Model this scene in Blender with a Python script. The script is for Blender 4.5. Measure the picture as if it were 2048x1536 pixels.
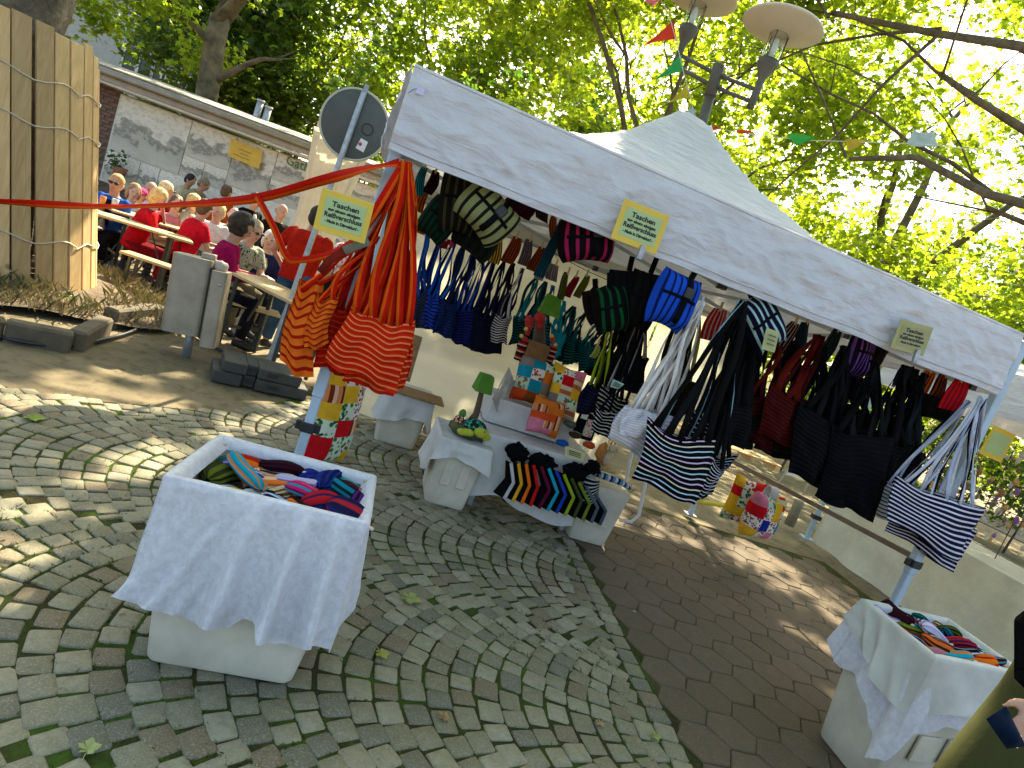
import bpy, bmesh, math, random
import numpy as np
from mathutils import Vector, Matrix, noise as mnoise
random.seed(7); np.random.seed(7)
for o in list(bpy.data.objects): bpy.data.objects.remove(o, do_unlink=True)
SC = bpy.context.scene
COL = SC.collection
R = math.radians
# ---------------------------------------------------------------- camera
FPX, ROLL, PITCH, EYE = 1250.0, R(20.3), R(-8.5), 1.55
_f = Vector((0, math.cos(PITCH), math.sin(PITCH))); _u = Vector((0, -math.sin(PITCH), math.cos(PITCH))); _r = Vector((1, 0, 0))
CX = _r*math.cos(ROLL) + _u*math.sin(ROLL); CU = -_r*math.sin(ROLL) + _u*math.cos(ROLL); CF = _f
CAM = Vector((0, 0, EYE))
cd = bpy.data.cameras.new('camera'); cam = bpy.data.objects.new('camera', cd); COL.objects.link(cam)
cd.sensor_width = 36; cd.lens = FPX/2048*36; cd.clip_start = .05; cd.clip_end = 2000
cam.matrix_world = Matrix(((CX.x, CU.x, -CF.x, CAM.x), (CX.y, CU.y, -CF.y, CAM.y), (CX.z, CU.z, -CF.z, CAM.z), (0, 0, 0, 1)))
SC.camera = cam
SC.render.resolution_x = 1024; SC.render.resolution_y = 768
# ---------------------------------------------------------------- sky, sun, exposure
SUN_EL, SUN_AZ = R(45.0), R(1.5)          # azimuth measured from +y (straight ahead) towards +x
SUNV = Vector((math.sin(SUN_AZ)*math.cos(SUN_EL), math.cos(SUN_AZ)*math.cos(SUN_EL), math.sin(SUN_EL)))
w = bpy.data.worlds.new('World'); SC.world = w; w.use_nodes = True
nt = w.node_tree; nt.nodes.clear()
sky = nt.nodes.new('ShaderNodeTexSky'); sky.sky_type = 'NISHITA'; sky.sun_disc = False
sky.sun_elevation = SUN_EL; sky.sun_rotation = SUN_AZ; sky.air_density = 1.0; sky.dust_density = 4.0; sky.ozone_density = 1.0
bg = nt.nodes.new('ShaderNodeBackground'); bg.inputs['Strength'].default_value = 0.14
wo = nt.nodes.new('ShaderNodeOutputWorld'); nt.links.new(sky.outputs[0], bg.inputs[0]); nt.links.new(bg.outputs[0], wo.inputs[0])
sl = bpy.data.lights.new('sun', 'SUN'); sl.energy = 5.0; sl.angle = R(0.53); sl.color = (1.0, .87, .62)
sun = bpy.data.objects.new('sun', sl); COL.objects.link(sun); sun.rotation_euler = SUNV.to_track_quat('Z', 'Y').to_euler()
sun.location = (0, 0, 30)
vs = SC.view_settings; vs.view_transform = 'Standard'; vs.look = 'None'; vs.exposure = 1.85; vs.gamma = 1.0; vs.use_curve_mapping = False
SC.render.engine = 'CYCLES'
SC.cycles.max_bounces = 8; SC.cycles.transparent_max_bounces = 12; SC.cycles.transmission_bounces = 6; SC.cycles.diffuse_bounces = 4
# ================================================================ helpers
def ray(px, py): return CF + CX*((px-1024)/FPX) - CU*((py-768)/FPX)
def Z(px, py, z): return CAM + ray(px, py)*z                      # point at depth z along the view axis
def G(px, py, z=0.0):                                             # point at height z
    d = ray(px, py); return CAM + d*((z-EYE)/d.z)
def YP(px, py, y): d = ray(px, py); return CAM + d*(y/d.y)        # point on the plane Y = y
TL_, TR_ = G(830, 130, 2.3), G(2045, 668, 2.3)
TU = (TR_-TL_); TW = TU.length; TU = TU/TW; TN = Vector((-TU.y, TU.x, 0)); TD = 2.45
TZ = Vector((0, 0, 1)); T0 = Vector((TL_.x, TL_.y, 0))
def T(u, n, z): return T0 + TU*u + TN*n + TZ*z                    # tent frame -> world
def TP(px, py, n):                                                # pixel at tent depth n -> world
    d = ray(px, py); k = (T0+TN*n-CAM).dot(TN)/d.dot(TN); return CAM + d*k
def gz(x, y): return -0.045*min(max(y-6.0, 0), 6.0)
def lin(c):
    if isinstance(c, str):
        c = c.lstrip('#'); c = [int(c[i:i+2], 16)/255 for i in (0, 2, 4)]
        return tuple((v/12.92 if v <= .04045 else ((v+.055)/1.055)**2.4) for v in c)
    return tuple(c[:3])

class MB:
    """collects faces; build() links them as one mesh object"""
    def __init__(s): s.v = []; s.f = []; s.m = []; s.uv = []; s.sm = []
    def add(s, vs, fs, mi=0, uvs=None, smooth=True):
        b = len(s.v); s.v.extend([tuple(p) for p in vs])
        for f in fs:
            s.f.append([b+i for i in f]); s.m.append(mi); s.sm.append(smooth)
            s.uv.append([uvs[i] for i in f] if uvs else [(0, 0)]*len(f))
        return s
    def box(s, c, size, ax=None, mi=0, bev=0.0):
        """box centre c, full size, axes ax; chamfered when bev>0"""
        ax = ax or (Vector((1, 0, 0)), Vector((0, 1, 0)), Vector((0, 0, 1)))
        h = [q/2 for q in size]; c = Vector(c)
        if bev <= 0:
            vs = [c+ax[0]*(x*h[0])+ax[1]*(y*h[1])+ax[2]*(z*h[2]) for x in (-1, 1) for y in (-1, 1) for z in (-1, 1)]
            fs = [(0, 1, 3, 2), (4, 6, 7, 5), (0, 4, 5, 1), (2, 3, 7, 6), (0, 2, 6, 4), (1, 5, 7, 3)]
            return s.add(vs, fs, mi, smooth=False)
        vs = []; idx = {}
        for x in (-1, 1):
            for y in (-1, 1):
                for z in (-1, 1):
                    for k in range(3):
                        q = [x*h[0], y*h[1], z*h[2]]
                        for j in range(3):
                            if j != k: q[j] -= (x, y, z)[j]*bev
                        idx[(x, y, z, k)] = len(vs); vs.append(c+ax[0]*q[0]+ax[1]*q[1]+ax[2]*q[2])
        fs = []
        for k in range(3):
            a, b = [j for j in range(3) if j != k]
            for sg in (-1, 1):
                ring = []
                for (p, q) in ((-1, -1), (1, -1), (1, 1), (-1, 1)):
                    t = [0, 0, 0]; t[k] = sg; t[a] = p; t[b] = q; ring.append(idx[(*t, k)])
                fs.append(ring)
            for p in (-1, 1):
                for q in (-1, 1):
                    t0 = [0, 0, 0]; t1 = [0, 0, 0]; t0[k] = -1; t1[k] = 1
                    for t in (t0, t1): t[a] = p; t[b] = q
                    fs.append([idx[(*t0, a)], idx[(*t1, a)], idx[(*t1, b)], idx[(*t0, b)]])
        for x in (-1, 1):
            for y in (-1, 1):
                for z in (-1, 1): fs.append([idx[(x, y, z, k)] for k in range(3)])
        return s.add(vs, fs, mi, smooth=False)
    def tube(s, pts, rad, seg=8, mi=0, cap=True, smooth=True):
        pts = [Vector(p) for p in pts]; n = len(pts)
        rad = rad if isinstance(rad, (list, tuple)) else [rad]*n
        rings = []; prev = None; vs = []
        for i, p in enumerate(pts):
            d = (pts[min(i+1, n-1)]-pts[max(i-1, 0)]).normalized()
            if prev is None: a = d.orthogonal().normalized()
            else:
                a = prev - d*prev.dot(d); a = a.normalized() if a.length > 1e-6 else d.orthogonal().normalized()
            prev = a; b = d.cross(a)
            for k in range(seg):
                t = 2*math.pi*k/seg; vs.append(p + (a*math.cos(t)+b*math.sin(t))*rad[i])
        fs = []
        for i in range(n-1):
            for k in range(seg):
                k2 = (k+1) % seg; fs.append((i*seg+k, i*seg+k2, (i+1)*seg+k2, (i+1)*seg+k))
        if cap:
            fs.append(tuple(range(seg-1, -1, -1))); fs.append(tuple((n-1)*seg+k for k in range(seg)))
        uvs = [(k/seg, i/max(n-1, 1)) for i in range(n) for k in range(seg)]
        return s.add(vs, fs, mi, uvs, smooth)
    def beam(s, a, b, w, h, mi=0, up=None, bev=0.0):
        a = Vector(a); b = Vector(b); d = (b-a); L = d.length; d = d/L
        up = up or Vector((0, 0, 1))
        if abs(d.dot(up)) > .98: up = Vector((0, 1, 0))
        sd = d.cross(up).normalized(); u2 = sd.cross(d)
        return s.box((a+b)/2, (L, w, h), (d, sd, u2), mi, bev)
    def lathe(s, c, prof, seg=24, axis=None, mi=0, smooth=True, cap=False):
        """prof: list of (radius, height) along axis"""
        ax = (axis or Vector((0, 0, 1))).normalized(); a = ax.orthogonal().normalized(); b = ax.cross(a); c = Vector(c)
        vs = [c + ax*h + (a*math.cos(2*math.pi*k/seg)+b*math.sin(2*math.pi*k/seg))*r for r, h in prof for k in range(seg)]
        fs = [(i*seg+k, i*seg+(k+1) % seg, (i+1)*seg+(k+1) % seg, (i+1)*seg+k) for i in range(len(prof)-1) for k in range(seg)]
        if cap: fs += [tuple(range(seg-1, -1, -1)), tuple((len(prof)-1)*seg+k for k in range(seg))]
        uvs = [(k/seg, i/max(len(prof)-1, 1)) for i in range(len(prof)) for k in range(seg)]
        return s.add(vs, fs, mi, uvs, smooth)
    def ell(s, c, r, ax=None, seg=12, rings=8, mi=0, disp=0.0, sc=4.0):
        ax = ax or (Vector((1, 0, 0)), Vector((0, 1, 0)), Vector((0, 0, 1))); c = Vector(c)
        r = r if isinstance(r, (list, tuple)) else (r, r, r)
        vs = []; uvs = []
        for i in range(rings+1):
            th = math.pi*i/rings
            for k in range(seg):
                ph = 2*math.pi*k/seg
                q = Vector((math.sin(th)*math.cos(ph), math.sin(th)*math.sin(ph), math.cos(th)))
                e = 1 + (disp*mnoise.noise(q*sc + c*7) if disp else 0)
                vs.append(c + (ax[0]*(q.x*r[0]) + ax[1]*(q.y*r[1]) + ax[2]*(q.z*r[2]))*e); uvs.append((k/seg, i/rings))
        fs = [(i*seg+k, (i+1)*seg+k, (i+1)*seg+(k+1) % seg, i*seg+(k+1) % seg) for i in range(rings) for k in range(seg)]
        return s.add(vs, fs, mi, uvs)
    def grid(s, P, nu, nv, mi=0, uvf=None, smooth=True, closed=False):
        """P(i,j)->point, i 0..nu, j 0..nv"""
        vs = [P(i/nu, j/nv) for i in range(nu+1) for j in range(nv+1)]
        uvs = [(uvf(i/nu, j/nv) if uvf else (i/nu, j/nv)) for i in range(nu+1) for j in range(nv+1)]
        fs = [(i*(nv+1)+j, (i+1)*(nv+1)+j, (i+1)*(nv+1)+j+1, i*(nv+1)+j+1) for i in range(nu) for j in range(nv)]
        if callable(mi):
            b = len(s.v); s.add(vs, fs, 0, uvs, smooth); n0 = len(s.m)-len(fs)
            for q, (i, j) in enumerate(((i, j) for i in range(nu) for j in range(nv))): s.m[n0+q] = mi((i+.5)/nu, (j+.5)/nv)
            return s
        return s.add(vs, fs, mi, uvs, smooth)
    def ribbon(s, pts, wv, width, th=.002, mi=0):
        """flat band along pts, width direction wv (vector or list)"""
        pts = [Vector(p) for p in pts]; n = len(pts); vs = []
        for i, p in enumerate(pts):
            d = (pts[min(i+1, n-1)]-pts[max(i-1, 0)]).normalized()
            wd = Vector(wv[i] if isinstance(wv, list) else wv); wd = (wd-d*wd.dot(d))
            wd = wd.normalized() if wd.length > 1e-6 else d.orthogonal().normalized(); nn = d.cross(wd)
            ww = width[i] if isinstance(width, list) else width
            for a, b in ((-1, -1), (1, -1), (1, 1), (-1, 1)): vs.append(p+wd*(a*ww/2)+nn*(b*th/2))
        fs = [(i*4+k, i*4+(k+1) % 4, (i+1)*4+(k+1) % 4, (i+1)*4+k) for i in range(n-1) for k in range(4)]
        fs += [(3, 2, 1, 0), tuple((n-1)*4+k for k in range(4))]
        us = (0.02, .98, .98, 0.02)
        uvs = [(us[k], i/max(n-1, 1)) for i in range(n) for k in range(4)]
        return s.add(vs, fs, mi, uvs)
    def mesh(s, name, mats):
        me = bpy.data.meshes.new(name); me.from_pydata(s.v, [], s.f)
        for m in (mats if isinstance(mats, (list, tuple)) else [mats]): me.materials.append(m)
        me.polygons.foreach_set('material_index', s.m); me.polygons.foreach_set('use_smooth', s.sm)
        uvl = me.uv_layers.new(name='UVMap'); flat = [c for f in s.uv for q in f for c in q]
        uvl.data.foreach_set('uv', flat); me.update(); return me
    def build(s, name, mats, parent=None, origin=None):
        if parent is not None:
            o_ = Vector((0, 0, 0)); q = parent
            while q is not None: o_ = o_ + q.location; q = q.parent
        else: o_ = Vector(origin) if origin is not None else Vector((0, 0, 0))
        s.v = [(p[0]-o_.x, p[1]-o_.y, p[2]-o_.z) for p in s.v]
        me = s.mesh(name, mats); ob = bpy.data.objects.new(name, me); COL.objects.link(ob)
        if parent is not None: ob.parent = parent; ob.location = (0, 0, 0)
        else: ob.location = o_
        return ob
def tag(o, label=None, cat=None, group=None, kind=None):
    for k, v in (('label', label), ('category', cat), ('group', group), ('kind', kind)):
        if v: o[k] = v
    return o
def thing(name, loc, label, cat, group=None):
    o = bpy.data.objects.new(name, None); o.empty_display_size = .05; COL.objects.link(o); o.location = loc
    return tag(o, label, cat, group)
def text_mesh(body, size, bold=0.0):
    cu = bpy.data.curves.new('lettering', 'FONT'); cu.body = body; cu.size = size; cu.offset = bold; cu.align_x = 'CENTER'; cu.resolution_u = 3
    cu.extrude = .0004
    to = bpy.data.objects.new('lettering', cu); COL.objects.link(to)
    dg = bpy.context.evaluated_depsgraph_get(); me = bpy.data.meshes.new_from_object(to.evaluated_get(dg))
    bpy.data.objects.remove(to, do_unlink=True); return me
def wl(q):
    v = Vector((0, 0, 0))
    while q is not None: v = v + q.location; q = q.parent
    return v
def put_text(body, size, pos, ax, mat, parent, bold=0.0, name='lettering', width=None):
    me = text_mesh(body, size, bold); me.materials.clear(); me.materials.append(mat)
    if width:
        xs = [v.co.x for v in me.vertices]; k = width/(max(xs)-min(xs))
        for v in me.vertices: v.co.x *= k
    M = Matrix((( ax[0].x, ax[1].x, ax[2].x, 0), (ax[0].y, ax[1].y, ax[2].y, 0), (ax[0].z, ax[1].z, ax[2].z, 0), (0, 0, 0, 1)))
    me.transform(Matrix.Translation(Vector(pos)-wl(parent)) @ M)
    o = bpy.data.objects.new(name, me); COL.objects.link(o); o.parent = parent; return o

# ================================================================ materials
_mc = {}
def _base(name):
    m = bpy.data.materials.new(name); m.use_nodes = True; nt = m.node_tree; nt.nodes.clear()
    out = nt.nodes.new('ShaderNodeOutputMaterial'); p = nt.nodes.new('ShaderNodeBsdfPrincipled'); nt.links.new(p.outputs[0], out.inputs[0])
    return m, nt, p, out
def N(nt, t, **kw):
    n = nt.nodes.new(t)
    for k, v in kw.items():
        if k in n.inputs.keys() if isinstance(k, str) else False: n.inputs[k].default_value = v
        else: setattr(n, k, v)
    return n
def mixc(nt, fac, a, b, mode='MIX'):
    n = nt.nodes.new('ShaderNodeMix'); n.data_type = 'RGBA'; n.blend_type = mode
    for i, v in ((0, fac), (6, a), (7, b)):
        if hasattr(v, 'is_linked') or isinstance(v, bpy.types.NodeSocket): nt.links.new(v, n.inputs[i])
        elif i == 0: n.inputs[0].default_value = v
        else: n.inputs[i].default_value = (*v, 1)
    return n.outputs[2]
def ramp(nt, src, stops, interp='LINEAR'):
    r = nt.nodes.new('ShaderNodeValToRGB'); r.color_ramp.interpolation = interp; e = r.color_ramp.elements
    while len(e) < len(stops): e.new(.5)
    for q, (p, c) in zip(e, stops): q.position = p; q.color = (*c, 1) if len(c) == 3 else c
    nt.links.new(src, r.inputs[0]); return r.outputs[0]
def coords(nt, kind='Object'): return nt.nodes.new('ShaderNodeTexCoord').outputs[kind]
def noise_(nt, co, scale, detail=4, rough=.55, dist=0):
    n = nt.nodes.new('ShaderNodeTexNoise'); n.inputs['Scale'].default_value = scale; n.inputs['Detail'].default_value = detail
    n.inputs['Roughness'].default_value = rough; n.inputs['Distortion'].default_value = dist
    if co is not None: nt.links.new(co, n.inputs['Vector'])
    return n
def bump_(nt, p, h, strength, dist):
    b = nt.nodes.new('ShaderNodeBump'); b.inputs['Strength'].default_value = strength; b.inputs['Distance'].default_value = dist
    nt.links.new(h, b.inputs['Height']); nt.links.new(b.outputs[0], p.inputs['Normal']); return b
def translucent(nt, p, out, col, fac):
    t = nt.nodes.new('ShaderNodeBsdfTranslucent')
    if isinstance(col, bpy.types.NodeSocket): nt.links.new(col, t.inputs[0])
    else: t.inputs[0].default_value = (*col, 1)
    mx = nt.nodes.new('ShaderNodeMixShader'); mx.inputs[0].default_value = fac
    nt.links.new(p.outputs[0], mx.inputs[1]); nt.links.new(t.outputs[0], mx.inputs[2]); nt.links.new(mx.outputs[0], out.inputs[0])
def mat(name, col, rough=.7, var=.25, scale=8, bump=.2, bscale=None, bdist=.004, metal=0, spec=.5, trans=0, sheen=0, dark=None, coord='Object', tcol=None):
    if name in _mc: return _mc[name]
    m, nt, p, out = _base(name); c = lin(col); co = coords(nt, coord)
    n1 = noise_(nt, co, scale, 5, .6)
    d = lin(dark) if dark else tuple(v*(1-var) for v in c); b = tuple(min(1, v*(1+var*.5)) for v in c)
    cc = ramp(nt, n1.outputs[0], [(.3, d), (.7, b)])
    nt.links.new(cc, p.inputs['Base Color']); p.inputs['Roughness'].default_value = rough; p.inputs['Metallic'].default_value = metal
    p.inputs['Specular IOR Level'].default_value = spec
    if sheen: p.inputs['Sheen Weight'].default_value = sheen; p.inputs['Sheen Roughness'].default_value = .4
    if bump:
        n2 = noise_(nt, co, bscale or scale*6, 4, .6); bump_(nt, p, n2.outputs[0], bump, bdist)
    if trans: translucent(nt, p, out, lin(tcol) if tcol else cc, trans)
    _mc[name] = m; return m
def fabric(name, col, rough=.85, trans=0.0):
    """plain woven cloth: fine weave relief and slight mottling"""
    if name in _mc: return _mc[name]
    return mat(name, col, rough, .22, 14, .35, 240, .0015, spec=.08, trans=trans)
def stripes(name, cols, reps, axis='v', trans=0.0, rib=.5):
    """cols: [(width, colour)...] one cycle; reps cycles across UV; sewn zipper tapes have a raised rib"""
    if name in _mc: return _mc[name]
    m, nt, p, out = _base(name); uv = coords(nt, 'UV'); sp = nt.nodes.new('ShaderNodeSeparateXYZ'); nt.links.new(uv, sp.inputs[0])
    nz = noise_(nt, uv, 1.6, 1); mm = nt.nodes.new('ShaderNodeMath'); mm.operation = 'MULTIPLY_ADD'; nt.links.new(nz.outputs[0], mm.inputs[0]); mm.inputs[1].default_value = .035
    nt.links.new(sp.outputs[1 if axis == 'v' else 0], mm.inputs[2])
    mu = nt.nodes.new('ShaderNodeMath'); mu.operation = 'MULTIPLY'; nt.links.new(mm.outputs[0], mu.inputs[0]); mu.inputs[1].default_value = reps
    fr = nt.nodes.new('ShaderNodeMath'); fr.operation = 'FRACT'; nt.links.new(mu.outputs[0], fr.inputs[0])
    tot = sum(w for w, _ in cols); st = []; a = 0
    for w_, c in cols: st.append((a/tot, lin(c))); a += w_
    cc = ramp(nt, fr.outputs[0], st, 'CONSTANT')
    n1 = noise_(nt, coords(nt), 18, 4); cc = mixc(nt, n1.outputs[0], cc, mixc(nt, 1.0, cc, (.72, .72, .72), 'MULTIPLY'))
    nt.links.new(cc, p.inputs['Base Color']); p.inputs['Roughness'].default_value = .85; p.inputs['Specular IOR Level'].default_value = .08
    nu = sum(1 for _ in cols)
    wv = nt.nodes.new('ShaderNodeMath'); wv.operation = 'MULTIPLY'; nt.links.new(mu.outputs[0], wv.inputs[0]); wv.inputs[1].default_value = 2*math.pi*max(1, nu//2)
    sn = nt.nodes.new('ShaderNodeMath'); sn.operation = 'SINE'; nt.links.new(wv.outputs[0], sn.inputs[0])
    bump_(nt, p, sn.outputs[0], rib, .003)
    if trans: translucent(nt, p, out, cc, trans)
    _mc[name] = m; return m
def printed(name, bgc, cols, scale=26):
    """flat printed cotton: scattered blotches on a ground colour"""
    if name in _mc: return _mc[name]
    m, nt, p, out = _base(name); uv = coords(nt, 'Object')
    v = nt.nodes.new('ShaderNodeTexVoronoi'); v.inputs['Scale'].default_value = scale; nt.links.new(uv, v.inputs['Vector'])
    st = [(0, lin(cols[0])), (.28, lin(cols[-1])), (.38, lin(bgc))]; cc = ramp(nt, v.outputs['Distance'], st, 'CONSTANT')
    n = noise_(nt, uv, scale*.8, 3); cc = mixc(nt, ramp(nt, n.outputs[0], [(.56, (0, 0, 0)), (.6, (1, 1, 1))]), cc, lin(cols[len(cols)//2]))
    nt.links.new(cc, p.inputs['Base Color']); p.inputs['Roughness'].default_value = .85; p.inputs['Specular IOR Level'].default_value = .2
    n2 = noise_(nt, uv, 200, 2); bump_(nt, p, n2.outputs[0], .2, .001)
    _mc[name] = m; return m
M_ = {}
M_['white_cloth'] = None
def crushed(name, col):
    m, nt, p, out = _base(name); co = coords(nt); n1 = noise_(nt, co, 40, 6, .75, .3); n2 = noise_(nt, co, 70, 4, .65, .1); c = lin(col)
    cc = ramp(nt, n1.outputs[0], [(.38, tuple(v*.78 for v in c)), (.60, c)]); nt.links.new(cc, p.inputs['Base Color'])
    rr = ramp(nt, n1.outputs[0], [(.3, (.35,)*3), (.7, (.75,)*3)]); nt.links.new(rr, p.inputs['Roughness'])
    p.inputs['Sheen Weight'].default_value = .6; p.inputs['Sheen Roughness'].default_value = .35
    bump_(nt, p, n2.outputs[0], .35, .004); translucent(nt, p, out, c, .15); return m
M_['velvet'] = crushed('white crushed velvet', (.78, .77, .81))
M_['linen'] = mat('off white cotton cloth', (.66, .65, .60), .85, .14, 9, .35, 60, .003, spec=.2, trans=.15)
M_['foam'] = mat('cream moulded box', (.60, .55, .42), .65, .22, 5, .3, 40, .004, spec=.35)
M_['tent'] = None
def tentmat(name, col, tr, sc=1.0, tcol=None, bs=.6, bd=.035):
    m, nt, p, out = _base(name); co = coords(nt); c = lin(col)
    n1 = noise_(nt, co, 5, 5, .6); cc = ramp(nt, n1.outputs[0], [(.3, tuple(v*.9 for v in c)), (.7, c)]); nt.links.new(cc, p.inputs['Base Color'])
    p.inputs['Roughness'].default_value = .6; p.inputs['Specular IOR Level'].default_value = .25
    mp = nt.nodes.new('ShaderNodeMapping'); mp.inputs['Scale'].default_value = (3*sc, 3*sc, 11*sc); mp.inputs['Rotation'].default_value = (.2, .5, .25); nt.links.new(co, mp.inputs[0])
    n2 = noise_(nt, mp.outputs[0], 1.6, 6, .62, .6); n3 = noise_(nt, co, 38, 3, .6, .8)
    ad = nt.nodes.new('ShaderNodeMath'); ad.operation = 'MULTIPLY_ADD'; nt.links.new(n3.outputs[0], ad.inputs[0]); ad.inputs[1].default_value = .18; nt.links.new(n2.outputs[0], ad.inputs[2])
    hsum = ad.outputs[0]
    for vsc, wgt in ((2.2, .55), (6.5, .28)):
        nd = noise_(nt, co, 3.0, 2); va = nt.nodes.new('ShaderNodeVectorMath'); va.operation = 'MULTIPLY_ADD'; nt.links.new(nd.outputs[1], va.inputs[0]); va.inputs[1].default_value = (.35, .35, .35); nt.links.new(mp.outputs[0], va.inputs[2])
        vo = nt.nodes.new('ShaderNodeTexVoronoi'); vo.inputs['Scale'].default_value = vsc*.45; nt.links.new(va.outputs[0], vo.inputs['Vector'])
        a2 = nt.nodes.new('ShaderNodeMath'); a2.operation = 'MULTIPLY_ADD'; nt.links.new(vo.outputs['Distance'], a2.inputs[0]); a2.inputs[1].default_value = wgt; nt.links.new(hsum, a2.inputs[2]); hsum = a2.outputs[0]
    bump_(nt, p, hsum, bs, bd); translucent(nt, p, out, lin(tcol) if tcol else c, tr); return m
M_['tent'] = tentmat('white tent polyester', (.71, .71, .75), .16)
M_['tentroof'] = tentmat('white tent roof polyester', (.66, .67, .69), .22, bs=.8, bd=.03)
M_['wallcloth'] = tentmat('white side wall polyester', (.66, .64, .57), .42, .6, (.74, .70, .52))
M_['alu'] = mat('blue grey painted steel leg', (.42, .53, .62), .4, .12, 10, .08, spec=.5)
M_['steel'] = mat('grey steel bar', (.36, .37, .38), .45, .15, 12, .1, metal=.35)
M_['brsteel'] = mat('brushed stainless sheet', (.36, .32, .25), .5, .3, 5, .15, 60, .002, metal=.6)
M_['galv'] = mat('galvanised steel', (.42, .45, .48), .5, .3, 24, .1, metal=.6)
M_['black'] = mat('black plastic', (.02, .02, .022), .5, .3, 10, .1)
M_['barsteel'] = mat('brown grey side bar', (.20, .17, .14), .5, .2, 10, .1, metal=.3)
M_['wood'] = None
def woodmat(name, col, dark, sc=(1.2, 1.2, .12), rough=.65):
    m, nt, p, out = _base(name); co = coords(nt); mp = nt.nodes.new('ShaderNodeMapping'); mp.inputs['Scale'].default_value = tuple(22*q for q in sc); nt.links.new(co, mp.inputs[0])
    oi = nt.nodes.new('ShaderNodeObjectInfo'); av = nt.nodes.new('ShaderNodeVectorMath'); av.operation = 'MULTIPLY_ADD'; nt.links.new(oi.outputs['Random'], av.inputs[0]); av.inputs[1].default_value = (40, 40, 40); nt.links.new(mp.outputs[0], av.inputs[2])
    n1 = noise_(nt, av.outputs[0], 1, 5, .6, 1.0); v = nt.nodes.new('ShaderNodeTexVoronoi'); v.inputs['Scale'].default_value = 3.2; nt.links.new(co, v.inputs['Vector'])
    cc = ramp(nt, n1.outputs[0], [(.3, lin(dark)), (.65, lin(col))])
    kn = ramp(nt, v.outputs['Distance'], [(.05, (.25,)*3), (.11, (1,)*3)]); cc = mixc(nt, .8, cc, kn, 'MULTIPLY')
    hv = nt.nodes.new('ShaderNodeHueSaturation'); nt.links.new(cc, hv.inputs['Color']); mr = nt.nodes.new('ShaderNodeMapRange'); nt.links.new(oi.outputs['Random'], mr.inputs[0]); mr.inputs[3].default_value = .75; mr.inputs[4].default_value = 1.2
    nt.links.new(mr.outputs[0], hv.inputs['Value']); nt.links.new(hv.outputs[0], p.inputs['Base Color']); p.inputs['Roughness'].default_value = rough
    bump_(nt, p, n1.outputs[0], .3, .003); return m
M_['plank'] = woodmat('raw softwood plank', (.60, .41, .20), (.46, .29, .12))
M_['bench'] = woodmat('varnished beer bench wood', (.62, .46, .24), (.50, .34, .15), (.12, 1.2, 1.2), .45)
M_['bark'] = mat('plane tree bark', (.16, .13, .09), .9, .6, 5, .9, 14, .05)
M_['barkfar'] = mat('mottled plane tree bark', (.17, .135, .08), .9, .65, 3.5, .7, 14, .03)
M_['redstrap'] = stripes('red and orange zipper strap', [(.42, '#e2580f'), (.58, '#c41a06')], 1, 'u', rib=.2)
M_['pegwood'] = mat('wooden clothes peg', (.5, .36, .2), .6, .2, 30, .1)
def leafmat(name, cols, tr=.5, mul=(3.7, 4.2, 1.5)):
    m, nt, p, out = _base(name); at = nt.nodes.new('ShaderNodeAttribute'); at.attribute_name = 'tint'
    cc = ramp(nt, at.outputs['Fac'], [(0, lin(cols[0])), (.5, lin(cols[1])), (1, lin(cols[2]))])
    nt.links.new(cc, p.inputs['Base Color']); p.inputs['Roughness'].default_value = .45; p.inputs['Specular IOR Level'].default_value = .4
    tc = mixc(nt, 1.0, cc, mul, 'MULTIPLY'); translucent(nt, p, out, tc, tr); return m
M_['leaf'] = leafmat('plane tree leaves', [(.062, .085, .015), (.098, .118, .016), (.14, .148, .018)], .70)
M_['leafdark'] = leafmat('dark tree leaves', [(.025, .05, .012), (.045, .075, .015), (.075, .10, .018)], .5)
M_['grassm'] = leafmat('dry and green grass', [(.07, .08, .025), (.15, .12, .06), (.26, .20, .11)], .15, (1.3, 1.3, .9))
M_['moss'] = leafmat('green joint grass', [(.03, .06, .012), (.05, .09, .016), (.09, .12, .025)], .25, (1.6, 1.8, .8))
# ================================================================ ground, setts, pavers
def groundmat():
    m, nt, p, out = _base('sandy asphalt with leaf litter'); co = coords(nt)
    a = noise_(nt, co, .9, 6, .65); b = noise_(nt, co, 9, 6, .7); c = noise_(nt, co, 85, 4, .7)
    cc = ramp(nt, a.outputs[0], [(.35, (.15, .12, .072)), (.65, (.23, .19, .12))])
    cc = mixc(nt, ramp(nt, b.outputs[0], [(.48, (0,)*3), (.68, (.75,)*3)]), cc, (.075, .06, .035))
    cc = mixc(nt, ramp(nt, c.outputs[0], [(.60, (0,)*3), (.66, (.7,)*3)]), cc, (.24, .19, .11))
    nt.links.new(cc, p.inputs['Base Color']); p.inputs['Roughness'].default_value = .95; p.inputs['Specular IOR Level'].default_value = .2
    bump_(nt, p, c.outputs[0], .5, .008); return m
g = MB()
xs = [-60, -30, -18, -12, -9, -7, -5.5, -4, -2.5, -1, .5, 2, 3.5, 5, 7, 9, 12, 18, 30, 60]
ys = [-20, -6, -1, 1, 2.5, 4, 5, 6, 7, 8, 9, 10, 11, 12, 14, 17, 22, 30, 50, 120]
def gp(i, j): x = xs[round(i*(len(xs)-1))]; y = ys[round(j*(len(ys)-1))]; return (x, y, gz(x, y)-.012)
g.grid(gp, len(xs)-1, len(ys)-1)
tag(g.build('ground', groundmat()), kind='structure')
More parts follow.
